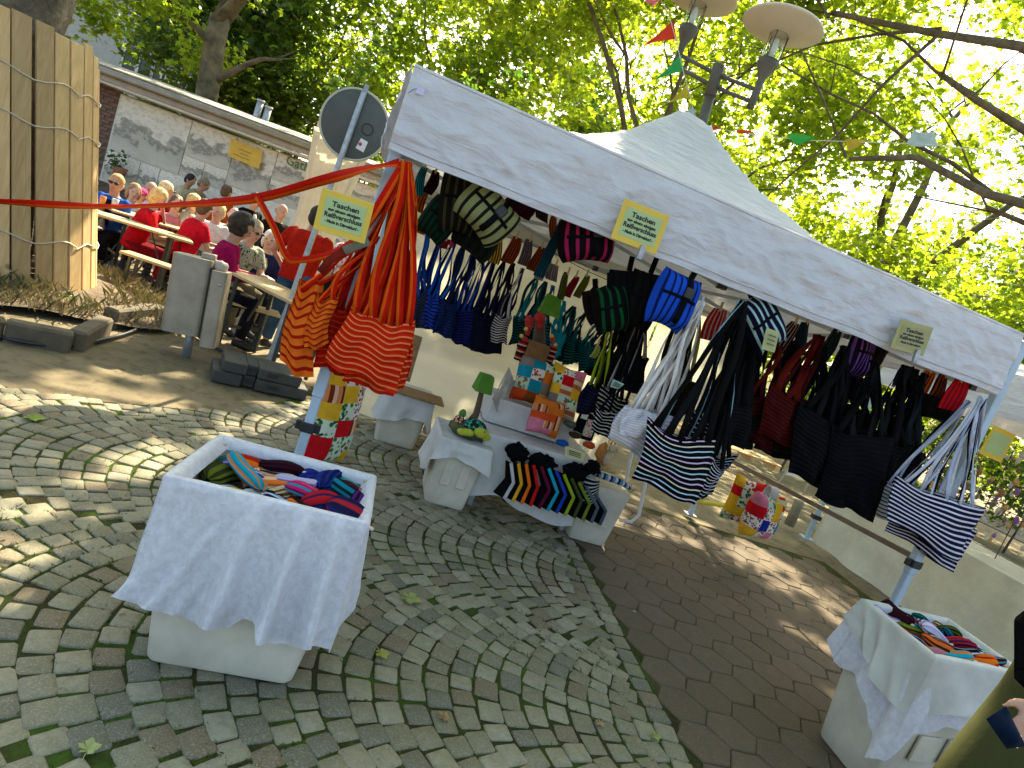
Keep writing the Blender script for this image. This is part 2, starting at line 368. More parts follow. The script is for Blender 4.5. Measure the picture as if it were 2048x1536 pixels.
# border between setts and pavers
B0, B1 = G(1165, 1110), G(1390, 1536); BD = (B1-B0); BD.z = 0; BD.normalize(); BL = Vector((-abs(BD.y), -BD.x*1.0, 0))
BL = Vector((BD.y, -BD.x, 0)); BL = BL if BL.x < 0 else -BL           # points left, away from the pavers
def BP(s, t, z=0): return B0 + BL*s + BD*t + Vector((0, 0, z))
def bedmat(brown=False):
    m, nt, p, out = _base('dark joint soil'); co = coords(nt); a = noise_(nt, co, 2.2, 5, .65); b = noise_(nt, co, 60, 4, .7)
    cc = ramp(nt, a.outputs[0], [(.38, (.045, .033, .018)), (.5, (.04, .05, .014)), (.62, (.055, .105, .014) if not brown else (.085, .075, .03))])
    cc = mixc(nt, ramp(nt, b.outputs[0], [(.55, (0,)*3), (.7, (.7,)*3)]), cc, (.10, .075, .04))
    nt.links.new(cc, p.inputs['Base Color']); p.inputs['Roughness'].default_value = 1; p.inputs['Specular IOR Level'].default_value = .1
    bump_(nt, p, b.outputs[0], .8, .012); return m
bed = MB(); poly = [BP(-.01, -2.4), BP(-.01, 3.2), BP(4.8, 3.2), BP(4.8, .2), BP(3.5, -.05), BP(3.15, -.35), BP(2.6, -.75), BP(2.3, -1.6), BP(2.2, -2.4)]
bed.add([(q.x, q.y, -.006) for q in poly], [tuple(range(len(poly)))], smooth=False)
BED = tag(bed.build('cobble_pavement', bedmat()), kind='structure')
def incobble(s, t):
    if s < 0 or t > 3.1: return False
    lim = -2.3 if s < 2.2 else (-1.6+(s-2.2)*1.9 if s < 2.65 else (-.75+(s-2.65)*.8 if s < 3.15 else -.35+(s-3.15)*.5))
    return t > lim and s < 4.8
def settmat(name, c, var):
    m, nt, p, out = _base(name); co = coords(nt); oi = nt.nodes.new('ShaderNodeObjectInfo')
    geo = nt.nodes.new('ShaderNodeNewGeometry'); at = nt.nodes.new('ShaderNodeAttribute'); at.attribute_name = 'tint'
    b = noise_(nt, geo.outputs['Position'], 28, 6, .7); d = noise_(nt, geo.outputs['Position'], 170, 3, .7)
    rnd = nt.nodes.new('ShaderNodeMath'); rnd.operation = 'ADD'; nt.links.new(oi.outputs['Random'], rnd.inputs[0]); nt.links.new(at.outputs['Fac'], rnd.inputs[1])
    fr = nt.nodes.new('ShaderNodeMath'); fr.operation = 'FRACT'; nt.links.new(rnd.outputs[0], fr.inputs[0])
    c1 = ramp(nt, fr.outputs[0], [(0, (.20, .178, .108)), (.22, (.295, .264, .172)), (.45, (.232, .21, .136)), (.66, (.325, .295, .205)), (.80, (.142, .132, .095)), (.91, (.18, .13, .078))], 'CONSTANT')
    c1 = mixc(nt, ramp(nt, b.outputs[0], [(.35, (.55,)*3), (.7, (0,)*3)]), c1, (.12, .112, .06))
    c1 = mixc(nt, ramp(nt, d.outputs[0], [(.52, (0,)*3), (.64, (.55,)*3)]), c1, (.36, .34, .27))
    nt.links.new(c1, p.inputs['Base Color']); p.inputs['Roughness'].default_value = .7; p.inputs['Specular IOR Level'].default_value = .35
    bump_(nt, p, b.outputs[0], .5, .008); return m
SETT = settmat('worn granite sett', None, 0)
def sett_mesh(seed):
    rnd = random.Random(seed); mb = MB(); n = 10; hw, hl = .5, .5
    base = []
    for k in range(8):
        a = [(-.5, -.42), (-.42, -.5), (.42, -.5), (.5, -.42), (.5, .42), (.42, .5), (-.42, .5), (-.5, .42)][k]
        base.append(Vector((a[0]+rnd.uniform(-.04, .04), a[1]+rnd.uniform(-.04, .04), 0)))
    vs = []; hs = [rnd.uniform(-.02, .02) for _ in range(8)]
    for sc, z in ((1.0, -.5), (1.0, -.14), (.965, -.04), (.87, .0)):
        for k, q in enumerate(base): vs.append((q.x*sc, q.y*sc, z+(hs[k]*.5 if z > -.2 else 0)))
    vs.append((rnd.uniform(-.05, .05), rnd.uniform(-.05, .05), .03+rnd.uniform(0, .03)))
    fs = [(i*8+k, i*8+(k+1) % 8, (i+1)*8+(k+1) % 8, (i+1)*8+k) for i in range(3) for k in range(8)] + [(24+k, 24+(k+1) % 8, 32) for k in range(8)]
    mb.add(vs, fs); return mb
SM = [sett_mesh(i) for i in range(14)]; SMESH = [q.mesh('sett', SETT) for q in SM]
stones = []
rs = random.Random(3)
t = -2.35
while t < 3.1:                                   # border row
    l = rs.uniform(.085, .125); c = BP(.055+rs.uniform(-.006, .006), t+l/2); stones.append((c, math.atan2(BD.y, BD.x)+rs.uniform(-.05, .05), l-.008, .100)); t += l
Wc, RISE, PIT = 1.22, .30, .104
for j in range(-3, 4):
    tc = .45 + j*Wc
    for i in range(-5, 46):
        s0 = .16 + i*PIT; x = -1.0 + rs.uniform(0, .06)
        while x < 1.0:
            st = rs.uniform(.085, .122); sl_ = 2*RISE*x/(Wc/2); al = math.hypot(1, sl_); dx = st/al/(Wc/2)
            xm = x+dx/2
            if xm > 1.0:
                if (1-x)*al*Wc/2 < .045: break
                st = (1-x)*al*Wc/2; dx = 1-x; xm = x+dx/2
            s = s0 + RISE*(1-xm*xm); tt = tc + xm*Wc/2
            if .10 < s < .158: s = .158
            if s > .155 and incobble(s, tt):
                dv = (BD + BL*(-2*RISE*xm/(Wc/2))).normalized()
                stones.append((BP(s, tt)+Vector((rs.uniform(-.004, .004), rs.uniform(-.004, .004), 0)), math.atan2(dv.y, dv.x)+rs.uniform(-.07, .07), st-.010, rs.uniform(.087, .099)))
            x += dx
def inframe(c, m=60):
    d = c-CAM; z = d.dot(CF)
    if z < .2: return None
    px = 1024+FPX*d.dot(CX)/z; py = 768-FPX*d.dot(CU)/z
    return z if (-m < px < 2048+m and -m < py < 1536+m) else None
vis = [(inframe(q[0]), q) for q in stones]; hid = [q for z, q in vis if z is None]
vis = sorted([(z, q) for z, q in vis if z is not None], key=lambda a: a[0])
# of the visible ones leave out those under the white box
def under_box(c): d = c-T0; return -.15 < d.dot(TU) < .26 and -1.02 < d.dot(TN) < -.7
near = [q for z, q in vis if not under_box(q[0])][:300]; rest = [q for z, q in vis if not under_box(q[0])][300:]
for k, (c, a, l, wd) in enumerate(near):
    o = bpy.data.objects.new('cobble', SMESH[k % 14]); COL.objects.link(o); o.parent = BED
    o.location = (c.x, c.y, rs.uniform(-.004, .004)); o.rotation_euler = (rs.uniform(-.03, .03), rs.uniform(-.03, .03), a + (math.pi if rs.random() < .5 else 0)); o.scale = (l, wd, .07)
def merged(name, items, parent, srcs, mats, zs=.07, tilt=.03):
    V = []; F = []; tint = []; b = 0; rr = random.Random(5)
    for k, (c, a, l, wd) in enumerate(items):
        src = srcs[k % len(srcs)]; ca, sa = math.cos(a), math.sin(a); arr = np.array(src.v)*np.array([l, wd, zs]); z0 = rr.uniform(-.004, .004); tx, ty = rr.uniform(-tilt, tilt), rr.uniform(-tilt, tilt)
        q = np.empty_like(arr); q[:, 0] = arr[:, 0]*ca-arr[:, 1]*sa+c.x; q[:, 1] = arr[:, 0]*sa+arr[:, 1]*ca+c.y; q[:, 2] = arr[:, 2]+z0+arr[:, 0]*tx+arr[:, 1]*ty
        V.append(q); F += [[i+b for i in f] for f in src.f]; tint += [rr.random()]*len(arr); b += len(arr)
    me = bpy.data.meshes.new(name); me.from_pydata(np.concatenate(V).tolist(), [], F); me.materials.append(mats)
    me.polygons.foreach_set('use_smooth', [True]*len(F)); at = me.attributes.new('tint', 'FLOAT', 'POINT'); at.data.foreach_set('value', tint)
    o = bpy.data.objects.new(name, me); COL.objects.link(o); o.parent = parent; tag(o, kind='stuff'); return o
merged('far_cobbles', rest, BED, SM, SETT)
# hexagonal pavers to the right of the border
def pavermat():
    m, nt, p, out = _base('brown concrete paver'); geo = nt.nodes.new('ShaderNodeNewGeometry'); oi = nt.nodes.new('ShaderNodeObjectInfo')
    b = noise_(nt, geo.outputs['Position'], 14, 6, .7); d = noise_(nt, geo.outputs['Position'], 140, 3, .7)
    c1 = ramp(nt, oi.outputs['Random'], [(0, (.105, .072, .045)), (.5, (.135, .094, .06)), (1, (.125, .092, .065))])
    c1 = mixc(nt, ramp(nt, b.outputs[0], [(.4, (.6,)*3), (.65, (0,)*3)]), c1, (.085, .072, .045)); c1 = mixc(nt, ramp(nt, d.outputs[0], [(.55, (0,)*3), (.68, (.5,)*3)]), c1, (.26, .21, .15))
    nt.links.new(c1, p.inputs['Base Color']); p.inputs['Roughness'].default_value = .8; p.inputs['Specular IOR Level'].default_value = .3; bump_(nt, p, d.outputs[0], .45, .004); return m
PVM = pavermat(); pb = MB(); pp = [BP(-.012, -1.6), BP(-3.2, -1.6), BP(-3.2, 3.0), BP(-.012, 3.0)]
pb.add([(q.x, q.y, -.006) for q in pp], [tuple(range(4))], smooth=False); PAV = tag(pb.build('hexagonal_pavement', bedmat(True)), kind='structure')
def hex_mesh(seed):
    rnd = random.Random(seed); mb = MB(); vs = []
    pts = [(math.cos(R(60*k+30))*(1.12 if k in (1, 4) else 1.0), math.sin(R(60*k+30))*(1.0)) for k in range(6)]
    pts = [(x+rnd.uniform(-.03, .03), y+rnd.uniform(-.03, .03)) for x, y in pts]
    for sc, z in ((1, -1), (1, -.12), (.955, 0)): vs += [(x*sc, y*sc, z) for x, y in pts]
    fs = [(i*6+k, i*6+(k+1) % 6, (i+1)*6+(k+1) % 6, (i+1)*6+k) for i in range(2) for k in range(6)] + [tuple(12+k for k in range(6))]
    mb.add(vs, fs, smooth=False); return mb
HM = [hex_mesh(i).mesh('paver', PVM) for i in range(6)]
hr = .136; cand = []
for i in range(0, 16):
    for j in range(-9, 15):
        s = -.13 - i*hr*1.5*.985; tt = j*hr*math.sqrt(3) + (hr*.866 if i % 2 else 0)
        if -1.5 < tt < 2.9 and s > -3.1:
            c = BP(s, tt); z = inframe(c, 80)
            if z is not None: cand.append((z, c))
cand.sort(key=lambda a: a[0]); ang = math.atan2(BD.y, BD.x)
for k, (z, c) in enumerate(cand[:300]):
    o = bpy.data.objects.new('paver', HM[k % 6]); COL.objects.link(o); o.parent = PAV
    o.location = (c.x, c.y, rs.uniform(-.0025, .0025)); o.rotation_euler = (rs.uniform(-.012, .012), rs.uniform(-.012, .012), ang+rs.choice((0, math.pi))); o.scale = (hr*.978, hr*.978, .05)
# green grass and moss growing in the joints (uncountable)
def blades(name, spots, hmin, hmax, wd, m, lean=.5, parent=None, seed=1):
    rr = np.random.RandomState(seed); n = len(spots); P = np.array([tuple(q) for q in spots]); a = rr.uniform(0, 6.283, n); h = rr.uniform(hmin, hmax, n); ln = rr.uniform(0, lean, n)*h
    dx, dy = np.cos(a), np.sin(a); w2 = wd*rr.uniform(.6, 1.2, n); b = rr.uniform(0, 6.283, n); ex, ey = np.cos(b)*w2, np.sin(b)*w2
    V = np.empty((n, 4, 3)); V[:, 0] = P+np.stack([-ex, -ey, 0*ex], 1); V[:, 1] = P+np.stack([ex, ey, 0*ex], 1)
    mid = P+np.stack([dx*ln*.35, dy*ln*.35, h*.6], 1); V[:, 2] = mid+np.stack([ex*.6, ey*.6, 0*ex], 1); V[:, 3] = P+np.stack([dx*ln, dy*ln, h], 1)
    F = np.arange(n*4).reshape(n, 4)
    me = bpy.data.meshes.new(name); me.from_pydata(V.reshape(-1, 3).tolist(), [], F.tolist()); me.materials.append(m)
    at = me.attributes.new('tint', 'FLOAT', 'POINT'); at.data.foreach_set('value', np.repeat(rr.rand(n), 4))
    o = bpy.data.objects.new(name, me); COL.objects.link(o)
    if parent: o.parent = parent
    tag(o, kind='stuff'); return o
ms = []
for z, (c, a, l, wd) in vis:
    if z > 4.6: continue
    mn = mnoise.noise(Vector((c.x*1.6, c.y*1.6, 3)))+.5*mnoise.noise(Vector((c.x*4, c.y*4, 9)))
    k = int(max(0, (mn+.1)*42))+2
    for _ in range(k):
        sd = rs.choice((-1, 1)); e = rs.uniform(-.5, .5)
        if rs.random() < .5: lx, ly = sd*(l/2+rs.uniform(.0, .012)), e*wd
        else: lx, ly = e*l, sd*(wd/2+rs.uniform(.0, .012))
        ms.append((c.x+lx*math.cos(a)-ly*math.sin(a), c.y+lx*math.sin(a)+ly*math.cos(a), -.008))
tag(blades('joint_grass', ms, .008, .022, .0030, M_['moss'], 1.2, seed=4), 'short green grass growing in the joints between cobbles', 'grass')
# small dry litter on the ground
lit = []
for _ in range(1500):
    x, y = rs.uniform(-4.2, 3.6), rs.uniform(1.8, 8); dn = mnoise.noise(Vector((x*.9, y*.9, 1)))
    if dn > -.05 and not (x > -1 and y < 3.6 and rs.random() < .9): lit.append((x, y, gz(x, y)+.002))
tag(blades('leaf_litter', lit, .004, .012, .010, M_['grassm'], 3.0, seed=8), 'scattered dry leaf litter on the ground', 'leaf litter')
# ================================================================ trees
LEAF = []
for a, L, wd in ((0, 1.0, .30), (58, .82, .26), (-58, .82, .26), (112, .5, .2), (-112, .5, .2)):
    ca, sa = math.cos(R(a)), math.sin(R(a)); z = -.10 if a else -.05
    LEAF.append([(0, 0, 0), (L*.45*ca-wd*sa, L*.45*sa+wd*ca, .03), (L*ca, L*sa, z-.08), (L*.45*ca+wd*sa, L*.45*sa-wd*ca, .03)])
LEAF = np.array(LEAF)                                             # 5 lobes x 4 points
LIT = []                                                          # discs on the ground that the gaps in the crowns let the sun reach
def litdisc(px, py, r, z=0.0): q = G(px, py, z); LIT.append((q.x-SUNV.x/SUNV.z*z, q.y-SUNV.y/SUNV.z*z, r))
def leaves(name, centers, radii, per, size, m, parent=None, seed=1, flat=.55, tintb=0.0, keep=.03, clear=None):
    rr = np.random.RandomState(seed); C = np.array(centers); K = len(C); n = K*per
    P = np.repeat(C, per, 0) + rr.normal(0, 1, (n, 3))*np.repeat(np.array(radii), per)[:, None]*np.array([.55, .55, .42])
    g = P[:, :2] - P[:, 2:3]*np.array([[SUNV.x/SUNV.z, SUNV.y/SUNV.z]])
    ok = np.ones(n, bool)
    for x, y, r in LIT: ok &= ~((((g[:, 0]-x)**2+(g[:, 1]-y)**2) < r*r) & (rr.rand(n) > keep))
    ok &= P[:, 2] > .3
    X_, Y_ = g[:, 0], g[:, 1]; nz = np.sin(1.3*X_+.7*Y_)+np.sin(.8*X_-1.9*Y_+1)+np.sin(2.1*X_+1.2*Y_+2)
    ok &= ~((X_ > -10) & (X_ < -1.5) & (Y_ > 5.0) & (Y_ < 13.0) & (nz < .9))      # the open court of the beer garden
    ok &= ~((X_ > -1.6) & (X_ < 1.6) & (Y_ > 3.2) & (Y_ < 5.0) & (nz < -.7))      # gap that lights the back wall
    if clear is not None: ok &= clear(P)
    P = P[ok]; n = len(P)
    nrm = rr.normal(0, 1, (n, 3))*np.array([1, 1, 1]); nrm[:, 2] = np.abs(nrm[:, 2])+flat; nrm /= np.linalg.norm(nrm, axis=1)[:, None]
    t = rr.normal(0, 1, (n, 3)); t[:, 2] -= .3; t -= nrm*(t*nrm).sum(1)[:, None]; t /= np.linalg.norm(t, axis=1)[:, None]; b = np.cross(nrm, t)
    s = size*rr.uniform(.65, 1.25, n)
    L = LEAF.reshape(-1, 3)
    V = P[:, None, :] + s[:, None, None]*(L[None, :, 0:1]*t[:, None, :] + L[None, :, 1:2]*b[:, None, :] + L[None, :, 2:3]*nrm[:, None, :])
    nv = n*20; me = bpy.data.meshes.new(name); me.vertices.add(nv); me.vertices.foreach_set('co', V.reshape(-1).astype(np.float32))
    me.loops.add(nv); me.loops.foreach_set('vertex_index', np.arange(nv, dtype=np.int32)); me.polygons.add(n*5)
    me.polygons.foreach_set('loop_start', np.arange(0, nv, 4, dtype=np.int32)); me.polygons.foreach_set('loop_total', np.full(n*5, 4, np.int32))
    at = me.attributes.new('tint', 'FLOAT', 'POINT'); at.data.foreach_set('value', np.repeat(np.clip(rr.normal(.5+tintb, .22, n), 0, 1), 20).astype(np.float32))
    me.materials.append(m); me.update(); me.validate()
    o = bpy.data.objects.new(name, me); COL.objects.link(o)
    if parent: o.parent = parent; o.location = -parent.location
    return o
def ellclumps(c, r, k, seed, shell=.35, zmin=-1e9):
    rr = random.Random(seed); out = []
    while len(out) < k:
        q = Vector((rr.uniform(-1, 1), rr.uniform(-1, 1), rr.uniform(-1, 1)))
        if q.length > 1 or q.length < shell: continue
        p = Vector((c[0]+q.x*r[0], c[1]+q.y*r[1], c[2]+q.z*r[2]))
        if mnoise.noise(p*.55) < -.18 or p.z < zmin: continue
        out.append(p)
    return out
def limb(mb, a, b, r0, r1, seed, sag=.3, n=7, kids=0, tips=None, depth=0):
    rr = random.Random(seed); a = Vector(a); b = Vector(b); pts = []; d = b-a
    sd = Vector((rr.uniform(-1, 1), rr.uniform(-1, 1), rr.uniform(-.3, .6)))*d.length*.09
    for i in range(n+1):
        t = i/n; pts.append(a+d*t+sd*math.sin(math.pi*t)+Vector((rr.uniform(-1, 1), rr.uniform(-1, 1), rr.uniform(-1, 1)))*d.length*.018 + Vector((0, 0, sag*d.length*.2*math.sin(math.pi*t))))
    mb.tube(pts, [r0+(r1-r0)*(i/n)**.8 for i in range(n+1)], 8 if r0 > .06 else 5)
    for k in range(kids):
        i = rr.randint(max(1, n//3), n); q = pts[i]; dv = (d.normalized()+Vector((rr.uniform(-1, 1), rr.uniform(-1, 1), rr.uniform(-.6, .8)))*.9).normalized()
        e = q+dv*d.length*rr.uniform(.3, .55); rr_ = (r0+(r1-r0)*i/n)*.55
        limb(mb, q, e, rr_, rr_*.35, seed*13+k, .2, 5, 2 if depth == 0 and kids > 2 else 0, tips, depth+1)
    if tips is not None: tips.append(pts[-1])
def tree(name, label, base, fork, limbs, r0, crown, leafsize, per, m, seed, barkm=None, group=None, tintb=0.0, rad=.75, clear=None, low=()):
    base = Vector(base); t = thing(name, base, label, 'tree', group); mb = MB(); fk = Vector(fork); rr = random.Random(seed)
    pts = [base+(fk-base)*k/8+Vector((rr.uniform(-.05, .05), rr.uniform(-.05, .05), 0))*(1 if 0 < k < 8 else 0) for k in range(9)]
    mb.tube(pts, [r0*(1.35 if k == 0 else 1.12 if k == 1 else 1-.03*k) for k in range(9)], 14)
    for k, e in enumerate(limbs): limb(mb, fk-Vector((0, 0, .2)), e, r0*.40, r0*.08, seed*31+k, kids=3)
    for k, (a, e) in enumerate(low): limb(mb, a, e, r0*.34, r0*.08, seed*57+k, kids=2, sag=.5)
    mb.build('trunk', barkm or M_['barkfar'], t)
    cl = []
    for c, r, k in crown: cl += ellclumps(c, r, k, seed+int(abs(c[0])*10))
    o = leaves('crown', cl, [rad]*len(cl), per, leafsize, m, t, seed, tintb=tintb, clear=clear); o.name = 'crown'
    return t
# where sunlight falls on the ground
rl = random.Random(11)
for px, py, r in ((120, 830, .28), (230, 800, .3), (330, 800, .28), (60, 800, .3), (160, 870, .2), (250, 860, .16), (40, 1010, .16), (15, 1110, .12), (180, 965, .14), (270, 930, .20), (330, 900, .18),
                  (480, 850, .22), (560, 850, .2), (420, 870, .15), (300, 760, .12), (1340, 1115, .10), (1330, 960, .14), (1450, 1010, .2), (1400, 1040, .15), (1500, 1110, .22), (1560, 1130, .2), (1600, 1170, .16), (1680, 1220, .16), (1700, 1260, .14),
                  (1640, 1290, .12), (1590, 1260, .1), (1690, 1400, .12), (1560, 1000, .3), (1500, 960, .3), (1600, 960, .3), (130, 640, .5), (70, 600, .4), (330, 735, .25), (520, 800, .2), (240, 740, .2), (420, 735, .15), (600, 830, .15), (150, 760, .25), (380, 690, .3)):
    litdisc(px, py, r)
for _ in range(120):
    x, y = rl.uniform(-8, -1.2), rl.uniform(6.6, 13); LIT.append((x, y, rl.uniform(.25, .7)))
for _ in range(70): LIT.append((rl.uniform(-13, 12), rl.uniform(1, 13), rl.uniform(.08, .3)))
for _ in range(6): LIT.append((rl.uniform(-1, 3.4), rl.uniform(.8, 2.2), rl.uniform(.12, .34)))     # sun on the tent roof
def clr(P):   # keep leaves off the lamp, the tent and the view line to it
    return ~((P[:, 1] < 8.6) & (P[:, 2] < 4.6) & (np.abs(P[:, 0]-1) < 5))
tree('plane_tree', 'plane tree with mottled trunk rising behind the low mural building', (YP(428, 205, 18.5).x, 18.5, -.27), YP(440, 35, 18.5), [(-11, 18, 11), (-6, 17, 12), (-8.5, 20, 13)], .36,
     [((-9.0, 17.5, 9.5), (5.5, 4, 3.5), 30), ((-4.5, 17.5, 9.5), (4.5, 4, 4.5), 36), ((-13, 18, 7.5), (3.5, 3, 4), 26)], .15, 200, M_['leaf'], 3, tintb=.0, low=((YP(430, 165, 18.5), YP(560, 120, 18)), (YP(434, 110, 18.5), YP(330, 20, 18.2))))
tree('dark_tree', 'dark bushy tree between the low building and the round road sign', (-3.6, 16.4, -.27), (-3.4, 16.4, 2.6), [(-5, 16, 5), (-2.5, 16.5, 5.5), (-3.5, 16.5, 6)], .22,
     [((-4.3, 16.3, 4.2), (2.6, 1.6, 2.1), 46), ((-1.6, 16.5, 4.6), (2.4, 1.6, 2.4), 40)], .14, 170, M_['leafdark'], 5, tintb=-.1)
tree('plane_tree', 'bright backlit plane tree directly behind the peak of the white tent', (1.2, 16.5, -.27), (1.4, 16.2, 3.4), [(-1.5, 15, 8), (3, 14.5, 8.5), (1, 17, 10), (4.5, 16, 7)], .2,
     [((0, 14.5, 7.6), (4.8, 3.2, 3.8), 32), ((4.5, 15, 7.0), (4, 3, 3.6), 22), ((1, 17, 11), (5, 3.5, 3), 30), ((-.6, 16, 4.4), (3.4, 2, 1.8), 30)], .135, 220, M_['leaf'], 7, tintb=.15, clear=clr)
tree('plane_tree', 'tall leafy plane tree right of the tent peak, trunk hidden', (8.2, 17, -.27), (8.4, 17, 4), [(6, 15, 9), (11, 15, 9), (9, 18, 11)], .4,
     [((8.5, 15.5, 7.2), (4.4, 3, 4.4), 22), ((12.5, 15.5, 6.5), (4, 3, 5), 20), ((10, 17, 3.2), (5, 1.6, 1.9), 34)], .135, 210, M_['leaf'], 9, tintb=.08)
t5 = (13.2, 9.8, 0)
tree('plane_tree', 'near plane tree at the right edge reaching long bare branches over the stalls', t5, (12.8, 9.8, 4.8), [YP(1640, 40, 9.2), YP(1700, 300, 9.8), YP(1850, 150, 9), YP(1980, 430, 10), (12, 7.5, 9)], .42,
     [((8.2, 9.6, 8.2), (3.6, 2.6, 1.9), 22), ((10.2, 10, 6.3), (3, 2.2, 2.2), 16), ((11, 9, 8.8), (3, 2.4, 2.4), 30)], .085, 270, M_['leaf'], 13, M_['bark'], tintb=.15, rad=.62, clear=clr)
tree('plane_tree', 'plane tree with foliage hanging into the top of the view left of the street lamp', (.9, 11.2, -.23), (.8, 11.1, 4.1), [(-2.2, 10.6, 7.2), (.6, 11, 8.5), (-4.2, 11.4, 8.2)], .13,
     [((-2.4, 10.6, 6.6), (2.8, 1.8, 1.6), 26), ((.4, 10.4, 7.6), (3, 2, 1.8), 30), ((-4.4, 11.5, 8), (2.4, 2, 1.8), 16), ((1.4, 10.2, 9.2), (3.6, 2, 1.4), 34)], .092, 250, M_['leaf'], 17, tintb=.25, rad=.6, clear=clr)  # last, highest leaf cluster is added mostly out of view to shade the tent roof

FARG = 'distant trees closing the view'
for k, (lb, x, y, zc, rx, rz, mm, tb) in enumerate((('distant tree behind the gabled house at the far left', -22, 34, 8, 7, 6.5, 'leaf', -.1), ('tree in front of the gabled house', -14.5, 25, 6.2, 3.8, 4.2, 'leafdark', .25), ('distant tree filling the gap between house and plane trunk', -12.5, 27, 9, 5, 6, 'leaf', .05), ('distant tree behind the round road sign', -6, 26, 8.5, 5, 7, 'leaf', .15), ('distant tree behind the left tent corner', -.5, 27, 9, 5.5, 7.5, 'leaf', .25),
    ('distant tree behind the tent peak', 6.5, 27, 6.5, 5.5, 6, 'leaf', .2), ('distant tree behind the right half of the tent', 14, 26, 4.5, 6, 4.5, 'leaf', .15), ('distant tree at the far right', 22, 25, 5, 6.5, 5, 'leaf', .1))):
    tree('distant_tree', lb, (x, y, -.27), (x+.3, y, 2.6), [(x-2, y-1, zc+2), (x+2, y-1, zc+2), (x, y, zc+4)], .3, [((x, y, zc), (rx, 2.6, rz), 74 if x < -3 else 52)], .22, 150, M_[mm], 40+k, group=FARG, tintb=tb, rad=1.15)
# ================================================================ low building with photo mural, behind the beer garden
X3 = (Vector((1, 0, 0)), Vector((0, 1, 0)), Vector((0, 0, 1)))
BY = 13.2; bx0, bx1 = -14.0, -3.4; gzb = -.27
bld = thing('low_building', (-8.5, BY+2.5, gzb), 'low flat building with photo mural front and weathered shingle roof', 'building')
BRK = mat('dark brown brick wall', (.13, .085, .06), .9, .35, 6, .4, 30, .006)
mural = MB(); mural.box((-8.7, BY+2.0, 1.1), (10.6, 3.8, 2.7), mi=0); mural.build('wall', BRK, bld)
# brick courses near the left end
bk = [MB() for _ in range(1)][0]; bk.box((0, 0, 0), (.24, .03, .066), bev=.006); bme = bk.mesh('brick', mat('brown clinker brick', (.17, .10, .07), .85, .4, 9, .3))
wl_ = Vector((YP(225, 250, BY).x, 0, 0))
for r_ in range(30):
    for q in range(10):
        x = wl_.x-.14-q*.25-(.125 if r_ % 2 else 0); z = .35+r_*.076
        if x < -12.6: continue
        o = bpy.data.objects.new('brick', bme); COL.objects.link(o); o.parent = bld; o.location = Vector((x, BY+.095, z))-bld.location
def photomat(i):
    m, nt, p, out = _base('grey print %d' % i); uv = coords(nt, 'UV'); sp = nt.nodes.new('ShaderNodeSeparateXYZ'); nt.links.new(uv, sp.inputs[0])
    mp = nt.nodes.new('ShaderNodeMapping'); mp.inputs['Location'].default_value = (i*3.7, i*1.3, 0); nt.links.new(uv, mp.inputs[0])
    a = noise_(nt, mp.outputs[0], 3.2+i % 3, 4, .5); b = noise_(nt, mp.outputs[0], 12, 4, .6)
    ad = nt.nodes.new('ShaderNodeMath'); ad.operation = 'MULTIPLY_ADD'; nt.links.new(a.outputs[0], ad.inputs[0]); ad.inputs[1].default_value = 1.1; ad.inputs[2].default_value = -.55
    h = nt.nodes.new('ShaderNodeMath'); h.operation = 'ADD'; nt.links.new(sp.outputs[1], h.inputs[0]); nt.links.new(ad.outputs[0], h.inputs[1])
    c1 = ramp(nt, h.outputs[0], [(.0, (.55, .50, .41)), (.30, (.42, .39, .31)), (.34, (.22, .205, .165)), (.55, (.30, .28, .225)), (.60, (.68, .63, .52)), (1, (.76, .71, .59))])
    c1 = mixc(nt, ramp(nt, b.outputs[0], [(.5, (0,)*3), (.58, (.6,)*3)]), c1, (.48, .44, .36))
    nt.links.new(c1, p.inputs['Base Color']); p.inputs['Roughness'].default_value = .6; return m
PHM = [photomat(i) for i in range(7)]
def at_wall(px, py, y=BY): return YP(px, py, y)
def panel(x0, x1, z0, z1, k, name='photo_panel', y=BY+.06, m=None, th=.02):
    mb = MB(); mb.box(((x0+x1)/2, y, (z0+z1)/2), (x1-x0, th, z1-z0))
    for i in range(len(mb.uv)):
        mb.uv[i] = [((mb.v[v][0]-x0)/(x1-x0), (mb.v[v][2]-z0)/(z1-z0)) for v in mb.f[i]]
    return mb.build(name, m or PHM[k % 7], bld)
ax = at_wall(237, 205).x; zt_ = at_wall(237, 205).z
W0 = ax; pw = [(0, 1.55, 2.42, 1.28), (1.57, 2.55, 2.42, 1.72), (1.57, 2.04, 1.70, 1.30), (2.06, 2.55, 1.70, 1.30), (0, .72, 1.26, .62), (.74, 1.16, 1.26, .70), (1.18, 1.85, 1.26, .66), (1.87, 2.55, 1.28, .66),
      (2.57, 3.45, 2.42, 1.45), (2.57, 3.2, 1.43, .95), (3.22, 3.8, 1.43, .95), (3.47, 4.3, 2.42, 1.9), (3.47, 4.3, 1.88, 1.45), (4.32, 5.6, 2.0, 1.45), (3.82, 4.5, 1.43, .9), (4.52, 5.1, 1.43, .9), (5.12, 5.8, 1.43, .9), (4.32, 5.8, 2.42, 2.02)]
mb = MB(); mb.box((W0+2.9, BY+.084, 1.52), (5.9, .026, 1.84)); mb.build('mural_board', mat('pale mural board', (.60, .56, .46), .7, .12, 3, .1), bld)
for k, (a, b, z1, z0) in enumerate(pw): panel(W0+a, W0+b, z0, z1, k)
ban = at_wall(462, 275, BY-.02)
bn = thing('yellow_banner', (0, 0, 0), 'yellow cloth banner fixed to the photo mural', 'banner'); bn.location = (ban.x+.35, BY-.05, ban.z-.25)
q0, q1, q2, q3 = at_wall(462, 276, BY-.05), at_wall(525, 302, BY-.05), at_wall(518, 338, BY-.05), at_wall(456, 312, BY-.05)
